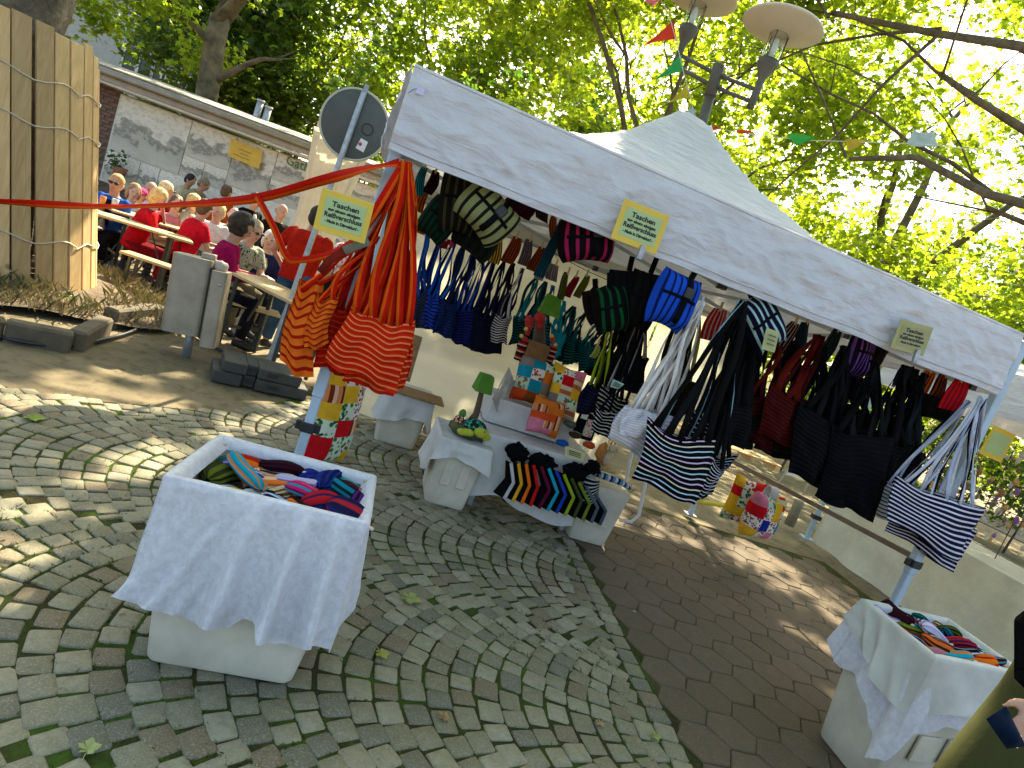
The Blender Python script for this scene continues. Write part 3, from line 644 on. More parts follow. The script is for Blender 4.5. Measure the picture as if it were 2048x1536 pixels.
def quadgrid(mb, q, nu=10, nv=6, f=None, mi=0, th=None):
    def P(i, j):
        p = (q[0]*(1-i)+q[1]*i)*(1-j) + (q[3]*(1-i)+q[2]*i)*j
        return p + (f(i, j) if f else Vector((0, 0, 0)))
    mb.grid(P, nu, nv, mi, lambda i, j: (i, 1-j)); return mb
quadgrid(MB(), (q0, q1, q2, q3), f=lambda i, j: Vector((0, .015*math.sin(9*i)*j, 0))).build('cloth', mat('yellow banner cloth', (.80, .52, .08), .7, .12, 8, .15, trans=.2), bn)
for k, (fx, fz, wd) in enumerate(((.5, .62, .42), (.5, .42, .3), (.42, .24, .6))):
    c = q3+(q2-q3)*fx+(q0-q3)*fz; mb = MB(); mb.box(c+Vector((0, -.02, 0)), (wd*.6, .004, .022), (Vector(((q1-q0).normalized())), Vector((0, 1, 0)), Vector((0, 0, 1)))); mb.build('print_line', mat('ochre print', (.45, .27, .03), .7, .1), bn)
put_text('Gather Ho', .26, at_wall(622, 346, BY-.01)+Vector((0, .02, 0)), (Vector((1, 0, 0)), Vector((0, 0, 1)), Vector((0, -1, 0))), mat('green lettering paint', (.10, .20, .08), .6, .2), bld, .004, width=1.15)
# roof: fascia, gutter, sloping shingle roof
e0, e1 = YP(180, 148, BY-.35), YP(660, 312, BY-.35); ez = 2.66
fm = mat('grey brown fascia board', (.36, .30, .22), .6, .2, 4, .15)
mb = MB(); mb.beam((bx0, BY-.38, ez-.02), (bx1, BY-.38, ez-.02), .05, .20); fas = mb.build('fascia', fm, bld)
mb = MB(); mb.tube([(bx0, BY-.46, ez+.03), (bx1, BY-.46, ez+.03)], .055, 8); mb.build('gutter', mat('dark zinc gutter', (.30, .25, .18), .5, .2, 4, .1, metal=.4), fas)
mb = MB(); mb.box(((bx0+bx1)/2, BY-.16, ez-.15), (bx1-bx0, .42, .05)); mb.build('soffit', mat('white soffit board', (.60, .54, .44), .7, .15), bld)
rid = 3.25; rm = mat('weathered roof shingles', (.40, .36, .27), .9, .35, 3, .5, 22, .02)
mb = MB(); s_ = Vector((0, 4.3, rid-ez-.07)).normalized(); nn = Vector((0, -s_.z, s_.y))
mb.box(Vector(((bx0+bx1)/2, BY-.42+2.15, (ez+.09+rid)/2)), (bx1-bx0, 4.4, .09), (Vector((1, 0, 0)), s_, nn)); rf = mb.build('roof', rm, bld)
rk = random.Random(2); sh = MB(); sh.box((0, 0, 0), (.62, .46, .022), bev=.004); shm = [sh.mesh('shingle', rm)]
for r_ in range(9):
    for q in range(17):
        x = bx0+.35+q*.625+(.31 if r_ % 2 else 0)
        if x > bx1-.2: continue
        c = Vector((x, BY-.42, ez+.09)) + s_*(.2+r_*.48) + nn*(.062+rk.uniform(0, .006))
        o = bpy.data.objects.new('shingle', shm[0]); COL.objects.link(o); o.parent = bld; o.location = c-bld.location; o.rotation_euler = (math.atan2(s_.z, s_.y)+R(1.6), 0, rk.uniform(-.01, .01))
for px, py in ((512, 222), (528, 235)):
    b = YP(px, py+14, BY+3.2); mb = MB(); mb.tube([b-Vector((0, 0, .4)), b+Vector((0, 0, .42))], .085, 10); mb.tube([b+Vector((0, 0, .42)), b+Vector((0, 0, .46))], .11, 10); mb.build('vent_pipe', M_['galv'], bld)
# serving hatch: opening, counter and price board
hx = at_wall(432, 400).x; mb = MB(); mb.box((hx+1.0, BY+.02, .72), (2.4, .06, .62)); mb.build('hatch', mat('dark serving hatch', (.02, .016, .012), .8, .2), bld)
mb = MB(); mb.box((hx+1.0, BY-.18, .38), (2.6, .42, .05), bev=.008); mb.build('counter', M_['bench'], bld)
mb = MB(); q = at_wall(425, 372, BY-.05); mb.box((hx+.95, BY-.03, q.z-.16), (1.5, .05, .3), bev=.006); pbd = mb.build('price_board', mat('white menu board', (.7, .68, .6), .5, .08), bld)
for k in range(6):
    mb = MB(); mb.box((hx+.36+k*.235, BY-.06, q.z-.16), (.17, .008, .2)); mb.build('notice', mat('pale notice %d' % (k % 3), [(.62, .58, .36), (.7, .68, .62), (.6, .55, .42)][k % 3], .6, .2, 30), pbd)
pl = at_wall(243, 330, BY-.25); pt = thing('hanging_plant', pl, 'bushy hanging plant on the brown wall behind the seated people', 'plant')
o = leaves('foliage', ellclumps(pl, (.3, .22, .24), 14, 3, 0), [.14]*14, 30, .06, M_['leafdark'], pt, 4)
mb = MB(); mb.lathe(pl-Vector((0, 0, .25)), [(.0, 0), (.1, 0), (.14, .2), (.13, .2), (0, .17)], 14); mb.build('pot', mat('terracotta pot', (.3, .13, .07), .8, .2), pt)
# pale gabled house far behind
hm = mat('pale grey render', (.40, .40, .34), .85, .15, 3, .2); hc = YP(345, 160, 30); hs = thing('gabled_house', (hc.x, 33, -.27), 'pale grey gabled house with dark windows behind the trees', 'house')
mb = MB(); x0, x1 = hc.x-5.2, hc.x+3.2; y0 = 30; zb, ze, zr = -.27, 6.9, 9.6; xm = hc.x-3
mb.add([(x0-5, y0, zb), (x1, y0, zb), (x1, y0, ze-1.2), (xm, y0, zr), (x0-5, y0, zr), (x0-5, y0+8, zb), (x1, y0+8, zb), (x1, y0+8, ze-1.2), (xm, y0+8, zr), (x0-5, y0+8, zr)], [(0, 1, 2, 3, 4), (9, 8, 7, 6, 5), (1, 6, 7, 2), (0, 4, 9, 5)], smooth=False); mb.build('wall', hm, hs)
mb = MB(); mb.box(((xm+x1)/2+.2, y0+3.8, (zr+ze-1.2)/2+.15), ((Vector((x1-xm, 0, ze-1.2-zr)).length)+.9, 9.2, .18), (Vector((x1-xm, 0, ze-1.2-zr)).normalized(), Vector((0, 1, 0)), Vector((-(ze-1.2-zr), 0, x1-xm)).normalized())); mb.build('roof', mat('slate roof', (.06, .065, .075), .6, .3, 5, .3), hs)
wm = mat('dark window glass', (.012, .014, .016), .15, .2); fr = mat('window frame paint', (.55, .55, .5), .5, .1)
for px, py in ((292, 140), (318, 152), (335, 172), (370, 185), (262, 120), (385, 192)):
    c = YP(px, py, y0-.02); mb = MB(); mb.box(c, (.62, .05, 1.15)); w_ = mb.build('window', wm, hs)
    mb = MB()
    for dx in (-.36, .36): mb.box(c+Vector((dx, -.03, 0)), (.08, .08, 1.3))
    for dz in (-.62, .62): mb.box(c+Vector((0, -.031, dz)), (.64, .08, .08))
    mb.build('frame', fr, w_)
# gathered cream curtain of the beer garden pavilion, beside the sign post
cm = mat('cream pavilion curtain', (.70, .64, .50), .8, .12, 6, .2, 60, .003, trans=.3)
ct = Z(672, 300, 9.4); cb = Z(600, 600, 9.4); cur = thing('pavilion_curtain', (cb.x, cb.y, gz(cb.x, cb.y)), 'cream gathered pavilion curtain behind the road sign', 'curtain')
mb = MB(); zg = gz(cb.x, cb.y)
def curt(i, j):
    a = i*2*math.pi; z = 2.72-(2.72-zg-.05)*j; wd = .16+.42*(1-abs(j-.0))*.6+.10*math.sin(3*j); wd = .40-.10*math.sin(math.pi*min(1, j*1.1))+.18*max(0, j-.5)
    rp = 1+.16*math.sin(a*11+2*math.sin(j*3)); return Vector((ct.x+.05+(wd*rp)*math.cos(a), ct.y+.3*rp*math.sin(a)*wd*2, z))
mb.grid(curt, 88, 14); mb.build('drape', cm, cur)
mb = MB(); mb.box((ct.x+.9, ct.y+.1, 2.78), (2.6, .12, .1)); mb.build('rail', mat('cream rail', (.6, .52, .38), .6, .1), cur)
mb = MB(); mb.box((ct.x+2.05, ct.y+.1, 1.3), (.1, .1, 3.0)); mb.build('post', mat('cream rail', (.6, .52, .38), .6, .1), cur)
# ================================================================ tree with plank guard, planting bed, kerb
GC = Vector((-4.82, 5.56, 0)); LV = Vector((-.82, -.57, 0)); TC = GC+LV*.40; tt = thing('trunk_tree', TC, 'thick dark tree trunk wrapped in a guard of raw planks', 'tree')
mb = MB(); pts = []; rd = []
for k in range(18): z = -.1+k*.38; pts.append(TC+Vector((.03*math.sin(k), .03*math.cos(k*1.7), z))); rd.append(.60-.06*min(1, k/4)+.12*max(0, (k-6))/8)
mb.tube(pts, rd, 40)
for i, v in enumerate(mb.v):
    q = Vector(v); d = Vector((q.x-TC.x, q.y-TC.y, 0)); r0_ = d.length; e = 1+.16*mnoise.noise(q*1.6)+.10*mnoise.noise(q*4.5)+.05*mnoise.noise(q*11); d = d*e; mb.v[i] = (TC.x+d.x, TC.y+d.y, q.z)
tk = mb.build('trunk', M_['bark'], tt)
sub = tk.modifiers.new('relief', 'SUBSURF'); sub.levels = 2; sub.render_levels = 2
o = leaves('crown', ellclumps((-5, 8.2, 8.6), (3.0, 2.0, 1.6), 18, 5)+ellclumps((-5.2, 5.6, 8.5), (3, 2.4, 1.8), 14, 6)+ellclumps((-2.5, 2.5, 9.6), (5.5, 4.5, 1.2), 60, 7)+ellclumps((4, 3.5, 10), (5, 4, 1.2), 46, 8)+ellclumps((0, -3, 9.5), (7, 3, 1.2), 40, 9), [.6]*32+[.8]*146, 80, .16, M_['leaf'], tt, 5)  # last three leaf clusters are added unseen overhead to dim light from the sky
gd = thing('plank_guard', GC, 'ring of raw vertical planks tied with wire round the tree trunk', 'tree guard')
npk = 33; pr = random.Random(5); wirez = (1.76, 1.42, .50)
def gpt(a, z, extra=0): r = .80-.06*min(z, 2.8)/2.8+extra; return GC+LV*(z*.175)+Vector((math.cos(a)*r, math.sin(a)*r, z))
for k in range(npk):
    a = 2*math.pi*(k+pr.uniform(-.06, .06))/npk; L = pr.uniform(2.02, 2.22); mb = MB(); b0, b1 = gpt(a, .08), gpt(a, L); up = (b1-b0).normalized(); sd = Vector((-math.sin(a), math.cos(a), 0)); sd = (sd+up*pr.uniform(-.012, .012)).normalized()
    mb.box((b0+b1)/2, (pr.uniform(.118, .142), .026, (b1-b0).length), (sd, up.cross(sd).normalized(), up), bev=.003); mb.build('plank', M_['plank'], gd)
for z in wirez:
    mb = MB(); mb.tube([gpt(2*math.pi*k/66, z+.035*math.sin(k*.9)+.03*math.sin(k*.33), .022+.006*math.sin(k*2.1)) for k in range(67)], .006, 6, cap=False); mb.build('wire', mat('pale tie wire', (.5, .47, .38), .5, .1, metal=.3), gd)
# planting bed soil
kp = [G(-260, 560, .0), G(-120, 640), G(0, 668), G(140, 694), G(205, 655), G(318, 632), G(330, 600)]
soil = MB(); cen = Vector((-4.9, 5.6, 0)); ring = [cen+Vector((math.cos(a)*1.75, math.sin(a)*1.75, 0)) for a in [2*math.pi*k/40 for k in range(40)]]
def edge(a):
    # distance of the bed edge from the centre in direction a
    return 1.55+.12*math.sin(3*a)+.1*math.cos(5*a)
vs = [tuple(cen+Vector((0, 0, .17)))]
for rr_ in (.3, .6, .85, 1.0):
    for k in range(48):
        a = 2*math.pi*k/48; q = cen+Vector((math.cos(a), math.sin(a), 0))*edge(a)*rr_; vs.append((q.x, q.y, .17-.12*rr_**2+.03*mnoise.noise(q*3)))
fs = [(0, 1+k, 1+(k+1) % 48) for k in range(48)]+[(1+r*48+k, 1+(r+1)*48+k, 1+(r+1)*48+(k+1) % 48, 1+r*48+(k+1) % 48) for r in range(3) for k in range(48)]
soil.add(vs, fs); so = soil.build('planting_bed', mat('dry earth with litter', (.14, .10, .06), .95, .5, 7, .8, 40, .02)); tag(so, kind='structure')
# kerb stones round the bed
km = mat('old dark kerb stone', (.12, .095, .062), .9, .45, 6, .5, 30, .01)
kb = thing('kerb', (cen.x+1.4, cen.y-.8, 0), 'low dark broken kerb stones edging the planting bed', 'kerb')
kl = [(G(-130, 650), G(2, 676)), (G(6, 676), G(140, 700)), (G(146, 698), G(204, 664)), (G(214, 652), G(312, 640))]
for k, (a, b) in enumerate(kl):
    mb = MB(); a = Vector((a.x, a.y, .055)); b = Vector((b.x, b.y, .055)); hgt = .17 if k != 3 else .22
    mb.beam(a, b, .13, hgt, bev=.018); mb.build('kerb_stone', km, kb)
gs = []
rg = random.Random(9)
for _ in range(2600):
    a = rg.uniform(-2.4, 1.5); e = rg.uniform(.55, 1.02)**.8; q = cen+Vector((math.cos(a), math.sin(a), 0))*edge(a)*e
    if mnoise.noise(q*2.1)+rg.uniform(-.3, .3) > -.15: gs.append((q.x, q.y, .17-.12*e*e-.01))
tag(blades('bed_grass', gs, .03, .17, .0035, M_['grassm'], 1.1, seed=6), 'dry tufts of grass in the tree bed', 'grass')
for nm, lb, px, py in (('broad_leaf_weed', 'small bright green broad leaved weed at the left edge of the kerb', 18, 655), ('broad_leaf_weed', 'round bright green weed in the dry grass before the planks', 135, 600)):
    p = G(px, py, .05 if py > 620 else .12); wd_ = thing(nm, p, lb, 'weed')
    for k in range(5 if py > 620 else 3):
        a = k*1.3+.4; mb = MB(); d = Vector((math.cos(a), math.sin(a), .5)).normalized()*(.11 if py > 620 else .07); s_2 = Vector((-math.sin(a), math.cos(a), 0))
        mb.grid(lambda i, j: p+d*i+s_2*((j-.5)*.10*math.sin(math.pi*min(1, .1+.9*i)))+Vector((0, 0, .03-.09*i*i+.02*abs(j-.5))), 6, 4); mb.build('leaf', mat('fresh green leaf', (.12, .22, .02), .5, .25, 12, .1, trans=.4), wd_)
cab = MB(); cp = [G(x, y, .018) for x, y in ((-60, 640), (0, 672), (60, 686), (135, 693), (195, 682), (250, 668), (310, 648), (372, 655), (420, 690), (470, 712))]
sm = []
for i in range(len(cp)-1):
    for k in range(6): t = k/6; p0, p1, p2, p3 = cp[max(i-1, 0)], cp[i], cp[i+1], cp[min(i+2, len(cp)-1)]; sm.append(.5*((2*p1)+(p2-p0)*t+(2*p0-5*p1+4*p2-p3)*t*t+(3*p1-p0-3*p2+p3)*t**3))
cab.tube(sm, .016, 8); tag(cab.build('cable', M_['black']), 'black rubber cable lying along the kerb on the ground', 'cable')
# ================================================================ road sign on plastic feet
SB = G(537, 721, .12); SB.z = 0
sg = thing('road_sign', SB, 'round road sign seen from its grey back on a galvanised pole', 'road sign')
STOP = Vector((SB.x-.02, SB.y, 2.72)); dirp = (Z(727, 182, 1)-Z(540, 716, 1))
top = YP(728, 185, SB.y); mb = MB(); mb.beam(SB+Vector((0, 0, .03)), top, .042, .042, bev=.006, up=Vector((0, 1, 0))); pole = mb.build('pole', M_['galv'], sg)
dc = YP(707, 248, SB.y-.0); face = (Vector((CAM.x, CAM.y, dc.z+.35))-dc).normalized(); face = Vector((.10, -1, -.04)).normalized()
mb = MB(); mb.lathe(dc-face*.03, [(0, .004), (.292, .004), (.30, 0), (.30, -.008), (.0, -.008)][::-1], 56, face); mb.build('disc', mat('dark grey sign back', (.075, .08, .072), .55, .2, 5, .1), sg)
mb = MB(); mb.lathe(dc-face*.03, [(.288, .006), (.292, .011), (.307, .009), (.309, -.006), (.300, -.010)], 56, face); mb.build('rim', mat('pale sign rim', (.5, .48, .38), .5, .15), sg)
upv = (top-SB).normalized(); sdv = upv.cross(face).normalized(); mb = MB(); mb.box(dc+face*.0+upv*.02, (.040, .012, .66), (sdv, face, upv), bev=.003); br = mb.build('bracket', mat('zinc bracket', (.30, .32, .34), .5, .3, 20, .1, metal=.5), sg)
for k in (-.26, .24):
    mb = MB(); mb.lathe(dc+face*.006+upv*(.02+k), [(0, 0), (.011, 0), (.009, .005), (0, .006)], 10, face); mb.build('bolt', M_['black'], br)
ri = upv.cross(face); 
def dpt(px, py, off=.0): d = ray(px, py); k = (dc+face*off-CAM).dot(face)/d.dot(face); return CAM+d*k
sc_ = dpt(735, 259, -.022); mb = MB(); mb.lathe(sc_, [(.044, 0), (.046, .003), (.051, .003), (.053, 0)], 24, face); mb.build('stamp_ring', mat('dark stamp print', (.02, .022, .022), .6, .1), sg)
mb = MB(); qs = [dpt(x, y, -.02) for x, y in ((722, 276), (736, 284), (727, 305), (711, 296))]; mb.add(qs, [(0, 1, 2, 3)], smooth=False); st = mb.build('sticker', mat('white sticker', (.7, .68, .68), .4, .05), sg)
mb = MB(); mb.lathe(dpt(720.5, 288, -.0185), [(0, .001), (.016, .001), (.014, .002), (0, .002)], 12, face); mb.build('red_print', mat('red sticker print', (.45, .03, .06), .4, .2), st)
# two stacked recycled plastic feet
ft = thing('sign_foot', SB, 'dark grey recycled plastic foot blocks holding the road sign', 'sign foot')
fu = (G(610, 803)-G(420, 762)); fu.z = 0; fu.normalize(); fn = Vector((-fu.y, fu.x, 0)); fp = mat('recycled grey plastic', (.055, .056, .048), .75, .3, 12, .4, 50, .004)
f0 = G(420, 762); L = (G(610, 803)-f0).length
for k, (z0, sh_, LL, dd) in enumerate(((.0, 0, L, .40), (.105, .06, L*.82, .36))):
    b = f0+fu*sh_; mb = MB(); h = .10 if k == 0 else .09
    for (a0, a1, d0) in ((0, .30, 0), (.30, .44, .05), (.44, 1.0, 0)):
        mb.box(b+fu*(LL*(a0+a1)/2)+fn*((dd+d0)/2)+Vector((0, 0, z0+h/2)), (LL*(a1-a0)-.002, dd-d0, h), (fu, fn, Vector((0, 0, 1))), bev=.008)
    fb = mb.build('foot_block', fp, ft)
    for a in (.37, .62):
        mb = MB(); mb.box(b+fu*(LL*a)+fn*(.046 if a < .5 else -.001)+Vector((0, 0, z0+h*.55)), (.09, .012, h*.35), (fu, fn, Vector((0, 0, 1)))); mb.build('grip_slot', M_['black'], fb)
# ================================================================ steel litter bin on a post
bb = G(373, 711); lean = Vector((-.10, 0, 1)).normalized(); bd = thing('litter_bin', bb, 'dented stainless steel litter bin on a short post', 'litter bin')
bxu = Vector((.93, .30, 0)).normalized(); bxu = (bxu-lean*bxu.dot(lean)).normalized(); bxn = lean.cross(bxu)
def bq(a, d, h): return bb+bxu*a+bxn*d+lean*h
mb = MB(); mb.tube([bq(0, 0, -.02), bq(0, 0, .34)], .036, 14); mb.build('post', M_['galv'], bd)
def rprism(cx, cd_, wd, dp, z0, z1, rnd_=.05):
    pts = []
    for sx, sy, a0 in ((1, 1, 0), (-1, 1, 90), (-1, -1, 180), (1, -1, 270)):
        for k in range(5): a = R(a0+k*22.5); pts.append((cx+sx*(wd/2-rnd_)+rnd_*math.cos(a), cd_+sy*(dp/2-rnd_)+rnd_*math.sin(a)))
    m_ = MB(); n_ = len(pts); rows = [z0, z0+.004]+[z0+(z1-z0)*k/8 for k in range(1, 8)]+[z1-.004, z1]
    vs = [bq(a, d, z) for z in rows for a, d in pts]
    fs = [(i*n_+k, i*n_+(k+1) % n_, (i+1)*n_+(k+1) % n_, (i+1)*n_+k) for i in range(len(rows)-1) for k in range(n_)]+[tuple(range(n_-1, -1, -1)), tuple((len(rows)-1)*n_+k for k in range(n_))]
    m_.add(vs, fs, smooth=False); return m_
rprism(-.06, 0, .31, .27, .20, .86).build('body', M_['brsteel'], bd)
dr = rprism(.165, -.02, .125, .25, .13, .79, .02).build('door', M_['brsteel'], bd)
mb = MB(); mb.lathe(bq(.18, -.148, .68), [(0, 0), (.014, 0), (.012, .008), (0, .009)], 12, -bxn); mb.build('lock', M_['galv'], dr)
mb = MB(); mb.box(bq(.099, 0, .5), (.006, .24, .62), (bxu, bxn, lean)); mb.build('seam', M_['black'], bd)
mb = MB(); mb.box(bq(.04, 0, .885), (.11, .09, .05), (bxu, bxn, lean), bev=.006); mb.build('ash_cup', M_['brsteel'], bd)
mb = MB(); mb.ell(bq(.14, -.01, .82), (.06, .07, .06), disp=.4, sc=3); mb.build('bin_bag', mat('pale bin liner', (.55, .5, .45), .5, .2, 20, .4, trans=.3), bd)
# ================================================================ double street lamp behind the tent
LB = YP(1402, 252, 6.6); LBX = Vector((LB.x, LB.y, 0)); lm = mat('grey brown lamp metal', (.11, .10, .085), .5, .25, 12, .15, metal=.2)
lp = thing('street_lamp', LBX, 'double street lamp with wide disc shades behind the tent peak', 'street lamp')
ltop = YP(1438, 132, 6.6); mb = MB(); ldir = (ltop-LB).normalized(); mb.tube([LBX+Vector((0, 0, -.1)), Vector((LBX.x, LBX.y, 1.0)), LB, LB+(ltop-LB)*.55], [.075, .06, .052, .05], 14); mb.tube([LB+(ltop-LB)*.5, ltop, ltop+Vector((0, 0, .02))], [.058, .058, .04], 14); mb.build('pole', lm, lp)
hA = YP(1507, 198, 6.35); hB = YP(1352, 125, 7.0)
A1, A2 = YP(1432, 148, 6.6), YP(1425, 172, 6.6)
mb = MB()
for (h0, sgn) in ((hA, 1), (hB, -1)):
    for q, dz in ((A1, .085), (A2, -.03)): mb.tube([q, h0+Vector((0, 0, dz))], .020, 8)
mb.build('arm', lm, lp)
gl = _base('clear lamp glass'); gp_ = gl[2]; gp_.inputs['Base Color'].default_value = (.93, .97, .95, 1); gp_.inputs['Roughness'].default_value = .04; gp_.inputs['Transmission Weight'].default_value = 1; gp_.inputs['IOR'].default_value = 1.12
for h0 in (hA, hB):
    mb = MB(); mb.lathe(h0, [(0, -.09), (.035, -.09), (.037, .05), (.033, .14), (.04, .2), (.075, .27), (.098, .32), (.10, .36), (.085, .365), (0, .365)], 22); hd = mb.build('holder', lm, lp)
    mb = MB(); mb.lathe(h0, [(.083, .366), (.086, .60), (.08, .60), (.077, .37)], 20, smooth=False); mb.build('glass', gl[0], hd)
    mb = MB(); mb.lathe(h0, [(0, .37), (.018, .37), (.03, .44), (.033, .5), (.02, .56), (0, .57)], 12); mb.build('bulb', mat('frosted bulb', (.75, .75, .7), .25, .05), hd)
    for k in range(3):
        a = k*2.1; mb = MB(); q = h0+Vector((math.cos(a)*.092, math.sin(a)*.092, 0)); mb.tube([q+Vector((0, 0, .35)), q+Vector((0, 0, .63))], .005, 5); mb.build('rod', lm, hd)
    mb = MB(); mb.lathe(h0, [(0, .615), (.07, .60), (.09, .60), (.37, .665), (.378, .672), (.36, .70), (.18, .76), (.05, .80), (0, .81)], 40); mb.build('shade', mat('cream enamel lamp shade', (.60, .52, .40), .45, .08, 3, .05), hd)
# ================================================================ bunting
def bunting(label, pts, flags, gname):
    pts = [Vector(p) for p in pts]; b = thing('bunting', pts[0], label, 'bunting'); mb = MB(); mb.tube(pts, .004, 5); mb.build('string', mat('white string', (.7, .68, .6), .7, .1), b)
    for a, c, tip, col in flags:
        a, c, tip = Vector(a), Vector(c), Vector(tip); mb = MB(); k = (c-a).cross(tip-a).normalized()
        def P(i, j): w_ = 1-j; return (a+(c-a)*(.5+(i-.5)*w_))*(1-j)+tip*j+k*(.03*math.sin(5*j+3*i)) if False else (a*(1-i)+c*i)*(1-j)+tip*j+k*(.035*math.sin(4*j+3*i))*j
        mb.grid(P, 5, 8); mb.build('flag', mat('flag cloth '+col, col, .6, .15, 9, .15, trans=.5), b)
LD = 6.3
bunting('string of pennants running down in front of the left lamp head', [Z(1290, -60, LD), Z(1338, 30, LD), Z(1352, 80, LD), Z(1366, 140, LD), Z(1382, 200, LD), Z(1395, 262, LD)],
        [(Z(1280, -12, LD), Z(1338, -8, LD), Z(1305, 12, LD-.1), '#f07088'), (Z(1347, 40, LD), Z(1353, 78, LD), Z(1292, 88, LD), '#e0402a'), (Z(1362, 108, LD), Z(1368, 142, LD), Z(1313, 158, LD), '#35b060'), (Z(1374, 168, LD), Z(1382, 196, LD), Z(1340, 204, LD), '#c8b838'), (Z(1386, 212, LD), Z(1393, 236, LD), Z(1368, 226, LD), '#88a8c8')], 'a')
bunting('string of pennants running right from the lamp pole over the tent', [Z(1396, 252, 6.5), Z(1500, 268, 6.5), Z(1600, 280, 6.4), Z(1720, 284, 6.2), Z(1840, 288, 6), Z(2100, 312, 5.8)],
        [(Z(1398, 250, 6.5), Z(1404, 262, 6.5), Z(1450, 256, 6.4), '#d03050'), (Z(1470, 258, 6.4), Z(1478, 268, 6.4), Z(1512, 264, 6.4), '#d05030'), (Z(1572, 266, 6.4), Z(1592, 292, 6.35), Z(1632, 274, 6.3), '#38a848'), (Z(1690, 278, 6.2), Z(1696, 304, 6.2), Z(1740, 281, 6.2), '#b8a030')], 'b')
fl = thing('pennant', Z(1845, 275, 6), 'pale blue folded pennant on the string right of the tent peak', 'pennant'); qs = [Z(1828, 260, 6), Z(1870, 262, 6), Z(1876, 291, 5.97), Z(1812, 288, 5.95)]
quadgrid(MB(), qs, 8, 6, lambda i, j: CF*(.05*math.sin(3*i))).build('cloth', mat('pale blue flag cloth', (.42, .55, .62), .6, .2, 9, .15, trans=.5), fl)
# ================================================================ market tent
tent = thing('market_tent', T(TW/2, TD/2, 0), 'white pop up market tent with peaked roof full of hanging bags', 'tent')
EZ = 2.3; VB = 1.925; PK = .82
def roofz(u, n):
    m = max(0.0, min(u/(TW*.5), (TW-u)/(TW*.5), n/(TD/2), (TD-n)/(TD/2)))
    # cap: concave sweep to a rounded top
    g_ = m**2.4 if m < .93 else .93**2.4 + (m-.93)*1.0
    w_ = .02*mnoise.noise(Vector((u*2.2+n, n*5, 1)))*(1-m*.5) + .012*mnoise.noise(Vector((u*7+n*9, n*3-u*4, 5)))
    return EZ + PK*g_ + (w_ if 0.02 < m else 0)
mb = MB(); PU = 1.735
def rp(i, j):
    i2 = i; u = i2*TW; n = j*TD
    # shift the apex a little left of the middle
    du = (PU-TW/2)*max(0, 1-abs(i2-.5)*2); return T(u+du, n, roofz(u, n))
mb.grid(rp, 84, 56); roof = mb.build('roof', M_['tentroof'], tent)
def fold(u, z, amp=1.0):
    rid_ = lambda n: (1-min(1, abs(n)*3.6))**2
    a = mnoise.noise(Vector((u*1.3+z*2.6, z*8-u*2.6, 2.0))); b = mnoise.noise(Vector((u*3.6-z*1.5, z*13+u*3.2, 7.0))); c = mnoise.noise(Vector((u*9, z*22-u*7, 4)))
    d1 = rid_(mnoise.noise(Vector((u*1.5+z*3, z*5-u*2.4, 11)))); d2 = rid_(mnoise.noise(Vector((u*3.4-z*5, z*7+u*4.2, 15))))
    d3 = rid_(mnoise.noise(Vector((u*5+z*9, z*9-u*6, 21)))); return amp*(.010*a + .007*b + .004*c + .012*d1 + .009*d2 + .005*d3)
def valance(name, A, B, out, seed, amp=1.0, parent=None):
    A, B = Vector(A), Vector(B); L = (B-A).length; mb = MB(); nu = int(L*64)
    def P(i, j):
        z = EZ+.004-(EZ-VB+.004)*j; q = A+(B-A)*i; ed = min(1, j*5)*min(1, (1-j)*6+.25)
        return Vector((q.x, q.y, z+.016*mnoise.noise(Vector((i*L*2.1, seed, 1)))*j)) + out*(.012+.018*j+fold(i*L+seed*5, z, amp)*ed)
    mb.grid(P, nu, 30); v = mb.build('valance', M_['tent'], parent or tent)
    mb = MB(); mb.tube([P(k/40, 1.0) for k in range(41)], .0035, 5); mb.build('hem', M_['tent'], v)
    for jj in (.91, .03): mb = MB(); mb.ribbon([P(k/120, jj)+out*.0025 for k in range(121)], Vector((0, 0, 1)), .007, .0015); mb.build('seam', M_['tent'], v)
    return v
vf = valance('front', T(0, 0, 0), T(TW, 0, 0), -TN, 0)
valance('left', T(0, TD, 0), T(0, 0, 0), -TU, 3); valance('right', T(TW, 0, 0), T(TW, TD, 0), TU, 6); valance('back', T(TW, TD, 0), T(0, TD, 0), TN, 9)
# little care label with thread near the left corner
c = TP(841, 182, -.05); mb = MB(); mb.box(c, (.034, .003, .030), (TU, TN, TZ)); mb.build('care_label', mat('lilac care label', (.62, .58, .78), .5, .05), vf)
mb = MB(); mb.tube([TP(817, 186, -.045), TP(828, 178, -.05), TP(835, 178, -.05)], .0015, 4); mb.build('thread', M_['black'], vf)
legs = [(.035, .05), (TW+.10, .06), (.04, TD-.05), (TW+.03, TD-.05)]
for k, (u, n) in enumerate(legs):
    mb = MB(); a, b = T(u, n, .02), T(u, n, EZ-.02)
    mb.beam(a+TZ*.7, b, .056, .056, up=TN, bev=.006); mb.beam(a, a+TZ*.72, .046, .046, up=TN, bev=.005); lg = mb.build('leg', M_['alu'], tent)
    mb = MB(); mb.box(a, (.11, .11, .02), (TU, TN, TZ), bev=.004); mb.build('foot_plate', M_['steel'], lg)
    zc = TP(613, 852, n).z if k == 0 else TP(1845, 1132, n).z
    mb = MB(); mb.box(T(u, n, zc), (.068, .068, .05), (TU, TN, TZ), bev=.005); mb.box(T(u-.045, n, zc), (.03, .03, .045), (TU, TN, TZ), bev=.004); mb.box(T(u+.045, n, zc), (.03, .03, .045), (TU, TN, TZ), bev=.004); mb.build('bracket', M_['black'], lg)
